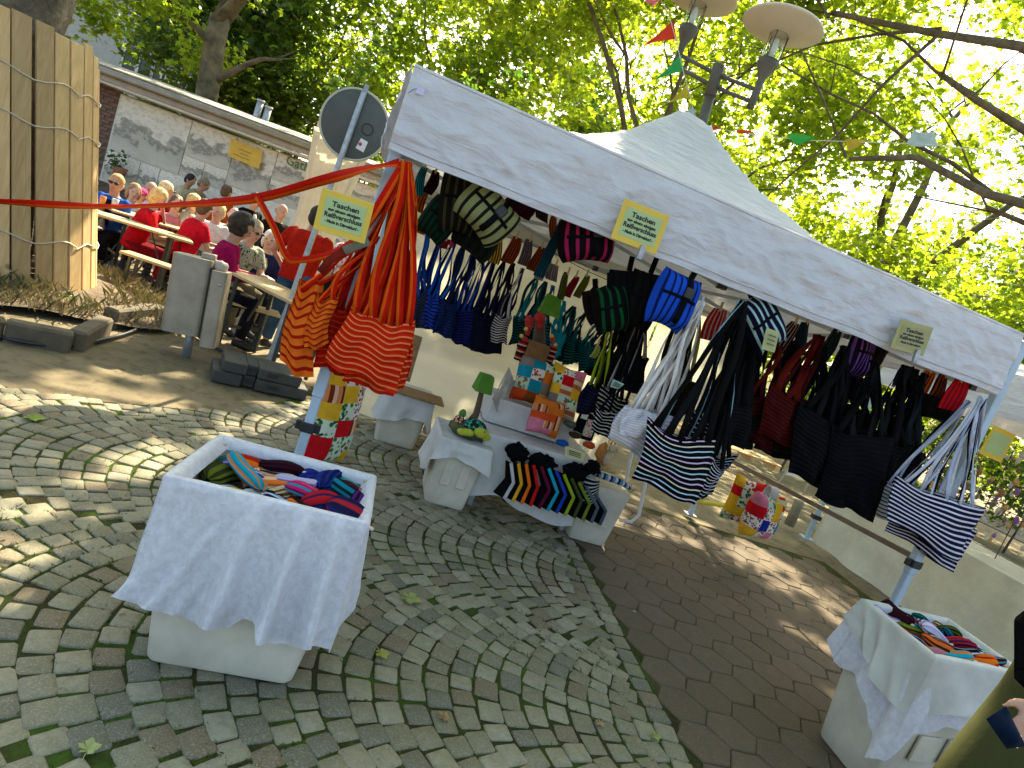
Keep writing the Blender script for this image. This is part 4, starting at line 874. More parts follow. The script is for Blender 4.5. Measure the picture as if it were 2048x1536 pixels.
# scissor frame under the roof
def scis(A, B, k=2):
    A, B = Vector(A), Vector(B)
    for q in range(k):
        a, b = A+(B-A)*(q/k), A+(B-A)*((q+1)/k)
        mb = MB(); mb.beam(a+TZ*1.93, b+TZ*2.20, .014, .030); mb.build('truss_bar', M_['steel'], tent)
        mb = MB(); mb.beam(a+TZ*2.20+TN*.017, b+TZ*1.93+TN*.017, .014, .030); mb.build('truss_bar', M_['steel'], tent)
        mb = MB(); mb.box((a+b)/2+TZ*2.065+TN*.008, (.035, .05, .035), (TU, TN, TZ)); mb.box(b+TZ*1.93, (.04, .05, .04), (TU, TN, TZ)); mb.build('truss_joint', M_['black'], tent)
scis(T(.06, .10, 0), T(TW-.06, .10, 0), 2); scis(T(.06, TD-.12, 0), T(TW-.06, TD-.12, 0), 2); scis(T(.08, .12, 0), T(.08, TD-.12, 0), 1); scis(T(TW-.08, .12, 0), T(TW-.08, TD-.12, 0), 1)
for A, B in ((T(TW/2, .12, 2.16), T(TW/2, TD/2, 2.34)), (T(TW/2, TD-.14, 2.16), T(TW/2, TD/2, 2.34)), (T(.12, TD/2, 2.12), T(TW/2, TD/2, 2.30)), (T(TW-.12, TD/2, 2.12), T(TW/2, TD/2, 2.30))):
    mb = MB(); mb.beam(A, B, .016, .034); mb.build('truss_bar', M_['steel'], tent)
mb = MB(); mb.beam(T(PU, TD/2, 2.2), T(PU, TD/2, EZ+PK*.93), .04, .04, up=TN); mb.build('peak_pole', M_['steel'], tent)
# side rail from front right leg to back right leg
a = TP(1842, 1121, .06); b = T(TW+.05, TD-.05, .70); mb = MB(); mb.beam(a, b, .022, .038, bev=.003); rail = mb.build('side_rail', M_['barsteel'], tent)
RAIL0, RAIL1 = a, b
# back wall (left two thirds of the back)
bw = MB(); W1 = 2.62
def wp(i, j):
    u = .0+i*W1; z = .03+j*(2.05-.03)
    cr = 0.026*abs(math.sin(z*6.2+.15*math.sin(u*3)))**14 + .022*abs(math.sin(u*3.1+.2*z))**20 + .03*mnoise.noise(Vector((u*1.4, z*1.4, 3))) + .012*mnoise.noise(Vector((u*4, z*5, 8)))
    return T(u, TD+.02-cr, z)
bw.grid(wp, 90, 70); wall = bw.build('back_wall', M_['wallcloth'], tent)
rw = MB(); rw.grid(lambda i, j: T(W1+.02+i*(TW-W1-.05), TD+.01-.02*mnoise.noise(Vector((i*3, j*3, 2))), 1.0+j*1.0), 20, 20); rw.build('half_wall', M_['wallcloth'], tent)
for z in (1.93,):
    mb = MB(); mb.beam(T(.05, TD-.07, z), T(TW-.05, TD-.07, z), .012, .022); mb.build('hanging_rail', M_['steel'], tent)
# lines from which small pouches hang
mb = MB(); mb.tube([TP(860, 420, 1.5), TP(985, 468, 1.6), TP(1030, 478, 1.6), TP(1110, 508, 1.6), TP(1170, 540, 1.6), TP(1215, 560, 1.6)], .003, 5); tag(mb.build('clothes_line', M_['black']), 'thin dark cord with pegged pouches inside the tent', 'cord')
# ================================================================ neighbouring stall on the right
nb = thing('neighbour_tent', G(1612, 1078), 'part of a second white tent behind the right tent corner', 'tent')
mb = MB(); nf = G(1612, 1078); mb.beam(nf, Vector((nf.x, nf.y, 2.15)), .05, .05, up=Vector((0, 1, 0)), bev=.005); lg = mb.build('leg', M_['alu'], nb)
mb = MB(); mb.box(nf+Vector((0, 0, .012)), (.13, .13, .024), bev=.004); mb.build('foot_plate', M_['alu'], lg)
for z in (.28, .72): mb = MB(); mb.box(nf+Vector((0, 0, z)), (.1, .07, .05), bev=.005); mb.build('bracket', M_['black'], lg)
ncl = [Vector((nf.x, nf.y, 0)), Vector((nf.x+.75, nf.y-3.6, 0)), Vector((nf.x+3.4, nf.y-3.0, 0)), Vector((nf.x+2.8, nf.y+.6, 0))]
nz1, nz0 = 2.32, 1.93
mb = MB()
for k in range(4):
    a, b = ncl[k], ncl[(k+1) % 4]; o_ = Vector(((b-a).y, -(b-a).x, 0)).normalized(); o_ = o_ if o_.dot(a-Vector((nf.x+1.8, nf.y-1.5, 0))) > 0 else -o_
    mb.grid(lambda i, j: a+(b-a)*i+Vector((0, 0, nz1-(nz1-nz0)*j))+o_*(.02+.02*j+fold(i*3+k*4, 2-.4*j)), 40, 12)
mb.build('valance', M_['tent'], nb)
mb = MB(); cen_ = sum(ncl, Vector((0, 0, 0)))/4
for k in range(4):
    a, b = ncl[k]+Vector((0, 0, nz1)), ncl[(k+1) % 4]+Vector((0, 0, nz1)); pk = cen_+Vector((0, 0, 3.1))
    mb.grid(lambda i, j: (a+(b-a)*i)*(1-j)+pk*j-Vector((0, 0, .16*math.sin(math.pi*j))), 12, 10)
mb.build('roof', M_['tentroof'], nb)
for q in ncl[1:3]:
    mb = MB(); mb.beam(q+Vector((0, 0, 0)), q+Vector((0, 0, 2.2)), .05, .05, up=Vector((0, 1, 0)), bev=.005); mb.build('leg', M_['alu'], nb)
# long table of the neighbour, its cloth reaching the ground
nt_ = thing('cloth_table', G(1660, 1100), 'long neighbouring sales table under a cream floor length cloth', 'table'); A = G(1625, 1084); A = Vector((A.x, A.y, 0)); Bv = G(1792, 1210); dv = (Vector((Bv.x, Bv.y, 0))-A).normalized(); LT = 3.5; sd = Vector((-dv.y, dv.x, 0)); sd = sd if sd.x > 0 else -sd
mb = MB(); mb.grid(lambda i, j: A+dv*(LT*i)+Vector((0, 0, .74*(1-j)+.012))-sd*(.022*math.sin(i*31+math.sin(i*9)*2)*j+.05*mnoise.noise(Vector((i*9, j*2, 0)))*j), 70, 14)
mb.grid(lambda i, j: A+dv*(LT*i)+sd*(.9*j)+Vector((0, 0, .752)), 20, 6); mb.build('tablecloth', mat('cream tablecloth', (.72, .68, .54), .85, .12, 5, .4, 14, .02, trans=.12), nt_)
mb = MB()
for a in (.1, LT-.1): mb.beam(A+dv*a+sd*.1, A+dv*a+sd*.1+Vector((0, 0, .74)), .04, .04)
mb.box(A+dv*LT/2+sd*.45+Vector((0, 0, .735)), (LT-.06, .84, .02), (dv, sd, Vector((0, 0, 1)))); mb.build('frame', M_['steel'], nt_)
# rack with strings of shell and glass pieces above that table
rk_ = thing('trinket_rack', A+dv*2.0+sd*.5+Vector((0, 0, .76)), 'wire rack hung with glittering brown, ivory and violet trinkets', 'rack'); rr = random.Random(4)
rb = A+sd*.42+Vector((0, 0, .76)); mb = MB()
for k in range(9): mb.tube([rb+dv*(.7+k*.3), rb+dv*(.7+k*.3)+Vector((0, 0, 1.02))], .004, 5)
for k in range(6): mb.tube([rb+dv*.7+Vector((0, 0, .05+k*.19)), rb+dv*3.1+Vector((0, 0, .05+k*.19))], .004, 5)
mb.build('wire_grid', M_['black'], rk_)
tc = [mat('trinket %d' % k, c, .35, .3, 40, .2) for k, c in enumerate(((.28, .12, .04), (.62, .55, .42), (.25, .08, .30), (.18, .14, .08), (.55, .3, .06), (.5, .48, .45)))]
for k in range(170):
    p = rb+dv*rr.uniform(.7, 3.1)+Vector((0, 0, rr.uniform(.12, 1.0)))-sd*rr.uniform(.01, .07); mb = MB(); s_ = rr.uniform(.018, .042)
    mb.ell(p, (s_*rr.uniform(.4, 1), s_*.35, s_), seg=6, rings=4, disp=.5, sc=2); mb.build('trinket', tc[rr.randint(0, 5)], rk_)
# behind: low wooden pallet, round white folding chair, stool seen under the black bags
pl_ = thing('pallet', G(1500, 925), 'low wooden pallet in the background under the hanging bags', 'pallet'); p0 = G(1500, 925)
for k in range(5):
    mb = MB(); mb.box(p0+Vector((0, k*.16, .13)), (1.1, .1, .022), bev=.003); mb.build('slat', M_['plank'], pl_)
for k in (-.48, 0, .48): mb = MB(); mb.box(p0+Vector((k, .3, .06)), (.09, .78, .1), bev=.004); mb.build('bearer', M_['plank'], pl_)
wh = G(1560, 985); hw = thing('white_parasol_base', wh, 'pale bent tube chair with white fabric behind the side rail', 'chair'); 
wt = mat('pale grey tube', (.45, .42, .38), .4, .1, 10, .05, metal=.2)
mb = MB(); mb.tube([wh+Vector((-.1, 0, .02)), wh+Vector((-.05, 0, .3)), wh+Vector((.0, 0, .62)), wh+Vector((.12, .02, .72)), wh+Vector((.3, .05, .6)), wh+Vector((.36, .05, .3)), wh+Vector((.36, .05, .02))], .014, 8); mb.build('frame', wt, hw)
mb = MB(); quadgrid(mb, (wh+Vector((-.02, .01, .62)), wh+Vector((.28, .05, .66)), wh+Vector((.33, .05, .30)), wh+Vector((-.06, .01, .28))), 8, 8, lambda i, j: Vector((0, .05*math.sin(math.pi*i), 0))); mb.build('seat_cloth', M_['linen'], hw)
hw.name = 'tube_chair'
st_ = G(1578, 1050); sp_ = thing('bollard', st_, 'short round grey wooden bollard behind the hanging cushions', 'bollard'); mb = MB(); mb.lathe(st_, [(0, 0), (.06, 0), (.058, .30), (.05, .33), (0, .335)], 16); mb.build('post', mat('grey wood', (.30, .26, .19), .8, .3, 12, .3), sp_)
# yellow black tape line lying behind
mb = MB(); a, b = G(1395, 1003, .25), G(1500, 1018, .2); mb.ribbon([a+(b-a)*k/8 for k in range(9)], Vector((0, 0, 1)), .05); tag(mb.build('marker_tape', mat('yellow tape', (.7, .6, .05), .5, .1)), 'yellow tape strip behind the striped bag', 'tape')
# white tube chair legs under the display table's right end
cb_ = G(1250, 1030); tc_ = thing('display_stand', cb_, 'white bent tube stand legs right of the display table', 'stand'); mb = MB()
pa = [TP(1240, 1040, 1.15), TP(1262, 1044, 1.15), TP(1278, 1030, 1.15), TP(1290, 970, 1.15), TP(1300, 925, 1.15)]; mb.tube(pa, .013, 8); mb.tube([q+TN*.35 for q in pa], .013, 8); mb.tube([pa[-1], pa[-1]+TN*.35], .012, 8); mb.build('tube_frame', mat('white tube', (.72, .72, .7), .35, .05, 10, .05), tc_)

hd_ = thing('hedge', (9, 14.2, -.27), 'green hedge closing the view under the tents on the right', 'hedge')
cl = [Vector((random.uniform(.5, 17), random.uniform(13.6, 14.6), random.uniform(-.1, 1.9))) for _ in range(120)]
leaves('foliage', cl, [.5]*len(cl), 60, .10, M_['leafdark'], hd_, 77, tintb=.1)
for k in range(12): x = 1+k*1.35; mb = MB(); mb.tube([(x, 14.1, -.3), (x+.1, 14.1, .8), (x-.1, 14.0, 1.5)], [.03, .02, .01], 6); mb.build('stem', M_['bark'], hd_)
# ================================================================ hanging goods
def straps(t, H, tops, mats, wd=.02, seed=0, off=None, sagv=.035, th=.002):
    rr = random.Random(seed)
    for k, p in enumerate(tops):
        m = mats[k % len(mats)]; a = Vector(H)+TU*rr.uniform(-.012, .012)+TN*rr.uniform(-.02, .02); p = Vector(p); n = 9; pts = []
        sw = TU*rr.uniform(-1, 1)*sagv+TN*rr.uniform(-1, 1)*sagv*.7; tw = rr.uniform(-5, 5); wv = []; sw2 = TU*rr.uniform(-1, 1)*sagv*.5
        for i in range(n+1):
            q = i/n; pts.append(a+(p-a)*q+sw*math.sin(math.pi*q)+sw2*math.sin(2*math.pi*q)+Vector((0, 0, -.006))); th_ = tw*(1-q)**1.3*.8; wv.append(TU*math.cos(th_)+TN*math.sin(th_))
        mb = MB(); mb.ribbon(pts, wv, wd*rr.uniform(.95, 1.35), th); mb.build('strap', m, t)
def bag(name, label, n, quad, hang, bm, sm, ns=6, th=.05, group=None, seed=0, wd=.02, sag=.12, puff=1.0, hn=None, cat='bag', tagm=None, foldamp=1.0, wave=.05):
    """open shopper: front and back sheet with side folds hanging by strap loops; quad TL,TR,BR,BL in the photo, n its depth in the tent"""
    Q = [TP(x, y, n) for x, y in quad]; H = TP(*hang, n if hn is None else hn); rr = random.Random(seed); ph = rr.uniform(0, 6)
    bot = (Q[2]+Q[3])/2; t = thing(name, bot, label, cat, group); hgt = (Q[0]-Q[3]).length
    def side(sg):
        def P(i, j):                                    # i across, j down
            p = (Q[0]*(1-i)+Q[1]*i)*(1-j)+(Q[3]*(1-i)+Q[2]*i)*j
            e = math.sin(math.pi*i)**.55 if 0 < i < 1 else 0
            b = (.35+.65*math.sin(math.pi*min(1, .15+.75*j))) * (1-max(0, (j-.9)/.1)**2*.95)
            f = .62*th*e*b*puff + .020*foldamp*math.sin(i*8+ph+2.6*j)*math.sin(math.pi*i)*(.4+j) + .016*mnoise.noise(Vector((i*4, j*3, ph))) + .010*mnoise.noise(Vector((i*9, j*7, ph+4)))
            dz = -sag*hgt*math.sin(math.pi*i)*(1-j)**2*(1.0 if sg > 0 else .45)
            dz += hgt*wave*2.2*(mnoise.noise(Vector((i*2.1+ph*3, j*.8, ph)))+.15*mnoise.noise(Vector((i*4+ph*3, j*1.5, ph+7)))) + hgt*.012*math.sin(5*i+ph*2)*j
            return p - TN*(sg*f) + Vector((0, 0, dz)) + TU*(.012*math.sin(5*j+ph))
        return P
    mb = MB(); F, B_ = side(1), side(-1); nu, nv = 18, 14
    mb.grid(F, nu, nv, 0, lambda i, j: (i, 1-j)); mb.grid(lambda i, j: B_(1-i, j), nu, nv, 0, lambda i, j: (1-i, 1-j))
    body = mb.build('body', bm, t); 
    tops = []
    for k in range(ns):
        x = .06+.88*(k+.5)/ns if ns > 2 else .2+.6*k; tops.append((F if k % 2 == 0 else B_)(x, .02))
    straps(t, H, tops, sm if isinstance(sm, list) else [sm], wd, seed+1)
    if tagm:
        c = F(.75, .25); mb = MB(); mb.box(c-TN*.012, (.05, .004, .035), (TU, TN, TZ)); mb.build('price_tag', tagm, t)
    return t
def col(c, trans=0): return fabric('cloth '+c, c, trans=trans)
OR = stripes('orange and red zipper tapes', [(.66, '#e8701c'), (.34, '#a81804')], 9)
OR2 = stripes('red and coral zipper tapes', [(.72, '#c92408'), (.28, '#ee7a44')], 11)
RS = M_['redstrap']; RS2 = stripes('deep red strap', [(.3, '#e05010'), (.7, '#b31204')], 1, 'u', rib=.2)
GO = 'orange bags hung on the front left tent leg'
HG = (815, 322)
bag('shopper_bag', 'red shopper bag with coral stripes, frontmost of the orange bundle', -.13, [(700, 608), (828, 644), (796, 790), (652, 722)], HG, OR2, [RS, RS2], 13, .06, GO, 1, .030, .10, hn=-.05, wave=.11)
bag('shopper_bag', 'red striped bag pressed behind the frontmost one, right side of the orange bundle', -.02, [(745, 640), (832, 648), (792, 792), (690, 758)], HG, OR2, [RS2, RS], 8, .05, GO, 2, .028, .1, hn=-.04)
bag('shopper_bag', 'orange bag with dark red stripes, leftmost of the orange bundle', -.06, [(592, 560), (646, 548), (624, 762), (556, 728)], (742, 480), OR, [RS, RS2], 3, .05, GO, 3, .02, .1, hn=-.06)
bag('shopper_bag', 'small folded orange bag with dark red stripes between its orange neighbours', -.10, [(628, 588), (674, 588), (655, 690), (606, 700)], (758, 470), OR, [RS], 3, .05, GO, 4, .02, .1)
bag('shopper_bag', 'deep red bag under the folded orange bag at the tent leg', .0, [(640, 600), (712, 612), (690, 745), (622, 735)], (806, 330), stripes('plain red tapes', [(.85, '#b81a06'), (.15, '#d84a1c')], 10), [RS2], 5, .05, GO, 5, .022)
bag('shopper_bag', 'red bag whose striped edge shows at the far right of the orange bundle', .03, [(778, 640), (836, 640), (806, 784), (752, 770)], HG, OR2, [RS2, RS], 4, .04, GO, 6, .024, .05, hn=-.02)
bag('shopper_bag', 'coral striped bag forming the lowest layer of the orange bundle', .06, [(690, 640), (800, 660), (780, 786), (664, 748)], HG, OR2, [RS], 4, .04, GO, 7, .024, .05, hn=-.02)
# dark grip with grey hook strap on the pole
gr = thing('carry_strap', TP(700, 500, -.12), 'brown carrying strap with grey hook tape beside the left sign', 'strap')
mb = MB(); mb.ribbon([TP(x, y, -.13) for x, y in ((640, 545), (660, 520), (690, 500))], TZ, .036); mb.build('strap', col('#7a2418'), gr)
mb = MB(); mb.ribbon([TP(x, y, -.131) for x, y in ((688, 502), (715, 490), (738, 482))], TZ, .038, .004); mb.build('hook_tape', col('#7c7f72'), gr)
# long ribbon running left as a barrier, with a loop
def spl(cp, k=8):
    sm = []
    for i in range(len(cp)-1):
        p0, p1, p2, p3 = cp[max(i-1, 0)], cp[i], cp[i+1], cp[min(i+2, len(cp)-1)]
        for q in range(k): t = q/k; sm.append(.5*((2*p1)+(p2-p0)*t+(2*p0-5*p1+4*p2-p3)*t*t+(3*p1-p0-3*p2+p3)*t**3))
    return sm+[cp[-1]]
e0 = Z(-80, 400, 4.6)
cp = [TP(800, 326, -.06), TP(740, 336, -.03), Z(640, 362, 3.2), Z(515, 396, 3.5), Z(380, 408, 3.9), Z(200, 413, 4.3), Z(0, 403, 4.5), e0]
pts = spl(cp); rb = thing('barrier_ribbon', cp[0], 'long red and orange ribbon stretched left from the tent leg past the planks', 'ribbon')
wv = [Vector((0, .3*math.sin(k*.35), 1)) + Vector((0, 1, 0))*(1.1*math.sin(k*.21+.5)) for k in range(len(pts))]
mb = MB(); mb.ribbon(pts, wv, .052, .002); mb.build('band', RS, rb)
cp = [Z(514, 392, 3.48), Z(545, 450, 3.4), Z(573, 513, 3.35), Z(600, 520, 3.3), Z(660, 508, 3.2), TP(715, 475, -.14), TP(745, 430, -.14), TP(775, 380, -.12), TP(806, 328, -.06)]
pts = spl(cp); mb = MB(); mb.ribbon(pts, [CU*.5+CX*(1 if k < 16 else .1)+CU*(0 if k < 16 else 1) for k in range(len(pts))], .036, .002); o = mb.build('loop', RS, rb)
# back row of bags along the rear rail
GB = 'bags hung along the back wall rail'
def two(a, b, reps=12, w=.6, nm=None): return stripes(nm or ('tapes %s %s' % (a, b)), [(w, a), (1-w, b)], reps)
back = [  # label, hang, quad, body, straps
 ('slate blue bag with bright blue straps, leftmost on the back wall', (857, 462), [(826, 588), (866, 575), (856, 658), (820, 650)], two('#1c2436', '#2a3448'), ['#1a4a9a', '#103070']),
 ('royal blue striped bag, second on the back wall', (912, 478), [(853, 578), (884, 590), (880, 662), (846, 655)], two('#1b3a9c', '#0c1436', 9), ['#1646a0', '#0b1c4c']),
 ('dark blue bag with bright blue strap, third on the back wall', (930, 488), [(880, 592), (914, 606), (906, 678), (868, 664)], two('#0e1a3c', '#142a60'), ['#1a5ab0', '#0a1838', '#0a1838']),
 ('navy bag with royal blue straps, fourth on the back wall', (968, 508), [(914, 608), (950, 622), (946, 694), (906, 680)], two('#0c1236', '#16246a'), ['#173c96', '#0c1436']),
 ('black navy bag hanging lowest in the middle of the back wall', (1010, 515), [(950, 622), (1000, 634), (1000, 714), (940, 700)], two('#0a0a1c', '#121230'), ['#141432', '#0c0c20']),
 ('navy and white striped bag near the middle of the back wall', (1046, 535), [(992, 622), (1022, 636), (1012, 690), (980, 682)], two('#14142a', '#b8b4b0', 11, .55), ['#1a1630', '#a8a4b0', '#1a1630']),
 ('teal striped bag left of the second tree lamp', (1075, 555), [(1030, 632), (1056, 634), (1046, 690), (1016, 690)], two('#0a4a50', '#0a1418', 10, .5), ['#0a6a74', '#083c44']),
 ('teal striped bag half hidden behind the second tree lamp', (1108, 570), [(1070, 634), (1106, 645), (1096, 705), (1058, 700)], two('#0c6a78', '#062028', 9, .5), ['#0c6a78', '#0a3038']),
 ('plain turquoise bag right of the second tree lamp', (1128, 600), [(1098, 645), (1132, 664), (1124, 710), (1100, 718)], two('#0c8494', '#0a6474', 9, .7), ['#0c7a8a']),
 ('dark teal bag with fine stripes, left of the pair below the black belt bags', (1172, 625), [(1136, 664), (1164, 676), (1152, 728), (1122, 728)], two('#06201e', '#0c5a58', 10, .6), ['#0a4c50', '#061a1c']),
 ('blue green striped bag, right of the pair below the black belt bags', (1198, 645), [(1160, 678), (1192, 688), (1186, 735), (1154, 742)], two('#0a5056', '#04181a', 11, .5), ['#0a5c60', '#072a2c']),
]
for k, (lb, h, q, bm, sc) in enumerate(back): bag('shopper_bag', lb, TD-.22-.03*(k % 3), q, h, bm, [col(c) for c in sc], 6, .05, GB, 20+k, .020, .12)
back2 = [('navy bag tucked between the first two bags of the back wall', (884, 472), [(838, 582), (876, 588), (868, 660), (832, 652)], two('#0e1430', '#182450'), ['#12307a', '#0b1434']),
 ('midnight blue bag between the third and fourth bags of the back wall', (948, 498), [(896, 596), (936, 612), (930, 690), (886, 676)], two('#0a1030', '#101a48'), ['#153a8a', '#0a1230']),
 ('black blue bag left of the lowest back wall bag', (990, 512), [(930, 612), (976, 626), (974, 706), (922, 692)], two('#080a1a', '#0e1230'), ['#101a4a', '#0a0c20']),
 ('black bag right of the lowest back wall bag', (1028, 525), [(972, 626), (1012, 640), (1004, 705), (962, 700)], two('#0a0a14', '#141420'), ['#0e0e1a', '#16162a']),
 ('petrol bag between the teal striped bags', (1092, 562), [(1048, 632), (1082, 640), (1072, 698), (1036, 692)], two('#083840', '#04181c'), ['#0a525c', '#062a30']),
 ('dark petrol bag right of the turquoise one', (1150, 612), [(1116, 655), (1150, 668), (1140, 722), (1108, 720)], two('#06282c', '#0a4a50'), ['#0a4a52', '#052024']),
 ('black bag behind the middle cluster of belt bags', (1222, 640), [(1176, 690), (1214, 702), (1206, 760), (1164, 748)], two('#08090a', '#101214'), ['#0a0b0c', '#3a4014'])]
for k, (lb, h, q, bm, sc) in enumerate(back2): bag('shopper_bag', lb, TD-.13-.02*(k % 3), q, h, bm, [col(c) for c in sc], 7, .05, GB, 120+k, .022, .12)
# middle bundle hanging from the tent front
GF = 'bags hung along the front of the tent'
LIME = ['#8a9a20', '#0c0c0a', '#6a7c18']
bag('shopper_bag', 'navy bag with a red rim and lime straps, leftmost in the front row', .45, [(1176, 758), (1212, 775), (1196, 832), (1150, 822)], (1250, 600), two('#15132e', '#0a0a16', 9), [col(c) for c in LIME], 8, .05, GF, 41, .014)
bag('shopper_bag', 'black bag with thin cream stripes behind the white striped bags', .34, [(1208, 768), (1262, 800), (1238, 875), (1180, 838)], (1300, 590), two('#0c0a0a', '#b4ac9c', 8, .78), [col(c) for c in ('#0a0a0a', '#9a948a', '#0a0a0a', '#14120e')], 9, .05, GF, 42, .014)
bag('shopper_bag', 'black and white striped bag half hidden under the white bags', .30, [(1190, 806), (1236, 826), (1222, 880), (1186, 862)], (1296, 600), two('#0a0a0a', '#c0bcb4', 7, .75), [col('#0a0a0a')], 4, .05, GF, 43, .014)
WH = two('#f2eef2', '#c4bcc8', 12, .74, 'white zipper tapes'); WS = ['#e8e2da', '#dcd4cc']
bag('shopper_bag', 'white bag with faint grey stripes hanging by broad white straps', .10, [(1250, 806), (1344, 832), (1300, 938), (1214, 872)], (1402, 588), WH, [col(c) for c in WS], 10, .06, GF, 44, .020, .1)
bag('shopper_bag', 'second white striped bag folded against the front of the first', .02, [(1254, 810), (1334, 828), (1310, 880), (1238, 868)], (1404, 600), WH, [col(c) for c in WS], 6, .05, GF, 45, .018, .05)
PAST = stripes('black bag with pastel zippers', [(.13, '#0a0812'), (.045, '#dcd8e6'), (.13, '#08070c'), (.045, '#b4d8de'), (.13, '#0a0812'), (.045, '#e0d8bc'), (.13, '#08070c'), (.045, '#d8bcd8')], 3.0)
KS = [col('#0b0b0b'), stripes('black strap with pale blue edge', [(.8, '#0a0b0c'), (.2, '#8ab4c0')], 1, 'u', rib=.2), col('#101214'), col('#0b0b0b')]
bag('shopper_bag', 'large black bag with pastel stripes hanging lowest in the front row', -.10, [(1300, 832), (1432, 886), (1392, 1008), (1268, 956)], (1488, 600), PAST, KS, 9, .05, GF, 46, .030, .10, hn=-.06)
bag('shopper_bag', 'black bag with pastel stripes seen from its gaping side', .02, [(1420, 880), (1472, 914), (1420, 992), (1372, 990)], (1486, 606), PAST, KS, 4, .06, GF, 47, .026, .3, hn=-.02)
bag('shopper_bag', 'black bag with thin white diagonal stripes inside the pastel one', .12, [(1385, 815), (1446, 848), (1420, 915), (1350, 900)], (1500, 620), two('#0b0a0c', '#a49c9c', 7, .8), [col('#0b0b0b')], 5, .04, GF, 48, .024)
DR = two('#3c0a08', '#2a0605', 10); 
bag('shopper_bag', 'dark red bag with rust straps, left of the dark red pair', .22, [(1490, 775), (1570, 810), (1545, 905), (1468, 875)], (1560, 690), DR, [col('#4c0e0a'), col('#380a08')], 6, .05, GF, 49, .026)
bag('shopper_bag', 'dark red bag with long red straps, right of the dark red pair', .15, [(1545, 765), (1615, 800), (1590, 900), (1512, 865)], (1640, 668), two('#4a0d09', '#300806', 12), [col('#521009'), col('#3a0b08')], 6, .05, GF, 50, .034)
BK = [col('#0a0a0b'), col('#0d0c10'), col('#121416')]
black = [('brown black bag with fine pale edge stitching behind the red bag', (1645, 690), [(1580, 800), (1660, 830), (1625, 930), (1545, 900)], two('#120e0a', '#2a241a', 16, .8), .22),
 ('black bag third from the right of the dark mass', (1690, 690), [(1600, 800), (1710, 845), (1665, 990), (1572, 945)], two('#08080a', '#101014', 14), .10),
 ('black bag hanging lowest in the dark mass', (1750, 720), [(1672, 835), (1790, 880), (1750, 1040), (1636, 990)], two('#0a0a10', '#050507', 16), .04),
 ('plain black bag between the dark mass and the navy striped bags', (1815, 730), [(1725, 850), (1830, 890), (1785, 1010), (1690, 985)], two('#060608', '#0c0c10', 14), .12),
 ('black bag with charcoal straps behind the dark mass', (1832, 736), [(1770, 820), (1850, 850), (1815, 960), (1735, 930)], two('#0a090c', '#060607', 14), .26),
 ('black bag behind the purple belt bag', (1710, 700), [(1650, 790), (1750, 830), (1715, 950), (1610, 915)], two('#09090a', '#111013', 12), .30)]
for k, (lb, h, q, bm, n) in enumerate(black): bag('shopper_bag', lb, n, q, h, bm, BK, 8, .07, GF, 60+k, .036)
NV = two('#15153c', '#d8d6de', 11, .64, 'navy bag with white zippers'); NS = [col('#c2c6d6'), col('#0e0e24'), col('#a8b4c8'), col('#d0d0d8')]
bag('shopper_bag', 'navy bag with white stripes in front of the right tent corner', -.10, [(1790, 950), (1970, 1014), (1914, 1122), (1772, 1040)], (1966, 792), NV, NS, 12, .06, GF, 71, .018, .10, hn=-.04)
bag('shopper_bag', 'navy striped bag at the bottom of the right corner bundle', .0, [(1800, 1000), (1950, 1060), (1908, 1144), (1772, 1062)], (1962, 800), NV, NS, 8, .05, GF, 72, .018, .05)
bag('shopper_bag', 'white and navy striped bag edge on, left of the right corner bundle', .08, [(1768, 955), (1812, 985), (1802, 1050), (1744, 1028)], (1940, 800), two('#dcdae0', '#17173a', 10, .66, 'white bag with navy zippers'), NS, 6, .05, GF, 73, .016)
more = [('black bag with lime straps behind the blue belt bag', .5, (1262, 575), [(1205, 700), (1262, 722), (1245, 790), (1190, 770)], two('#0c0e08', '#1a1e0c', 10), ['#0a0b08', '#7c8c1c', '#0a0b08'], 10, .020),
 ('black bag with grey straps left of the white straps', .42, (1290, 575), [(1240, 690), (1300, 715), (1280, 790), (1222, 770)], two('#0a0a0a', '#141414', 10), ['#0a0a0a', '#101010', '#8a847c'], 10, .022),
 ('brown black bag glimpsed between the white straps', .35, (1372, 590), [(1310, 760), (1372, 785), (1350, 850), (1290, 830)], two('#14100c', '#241c14', 10), ['#14100c', '#1c1810'], 8, .024),
 ('olive bag with pale yellow edge behind the white straps', .55, (1400, 610), [(1330, 740), (1392, 765), (1372, 830), (1312, 812)], two('#34300c', '#14140a', 9), ['#1a1a0c', '#a8a860'], 6, .022),
 ('black bag with broad black straps right of the pastel bag', .10, (1508, 612), [(1440, 780), (1512, 812), (1485, 905), (1415, 880)], two('#09090a', '#111114', 12), ['#0a0a0b', '#0d0d10'], 9, .036),
 ('black green bag behind the pastel bag straps', .24, (1530, 640), [(1462, 790), (1530, 820), (1505, 900), (1436, 880)], two('#0a100c', '#101a14', 12), ['#0a0e0c', '#0c1410'], 8, .032),
 ('plain black bag between the dark red and the brown black bags', .30, (1590, 680), [(1530, 815), (1600, 845), (1578, 925), (1506, 900)], two('#0a0808', '#120c0c', 12), ['#0c0808', '#1c0808'], 8, .032),
 ('black bag with slate straps left of the navy striped bundle', .18, (1850, 745), [(1770, 870), (1850, 905), (1822, 990), (1745, 960)], two('#08080c', '#101018', 12), ['#0a0a0e', '#202830', '#0a0a0e'], 8, .030)]
for k, (lb, n, h, q, bm, sc, ns_, wd_) in enumerate(more): bag('shopper_bag', lb, n, q, h, bm, [col(c) for c in sc], ns_, .06, GF, 80+k, wd_)
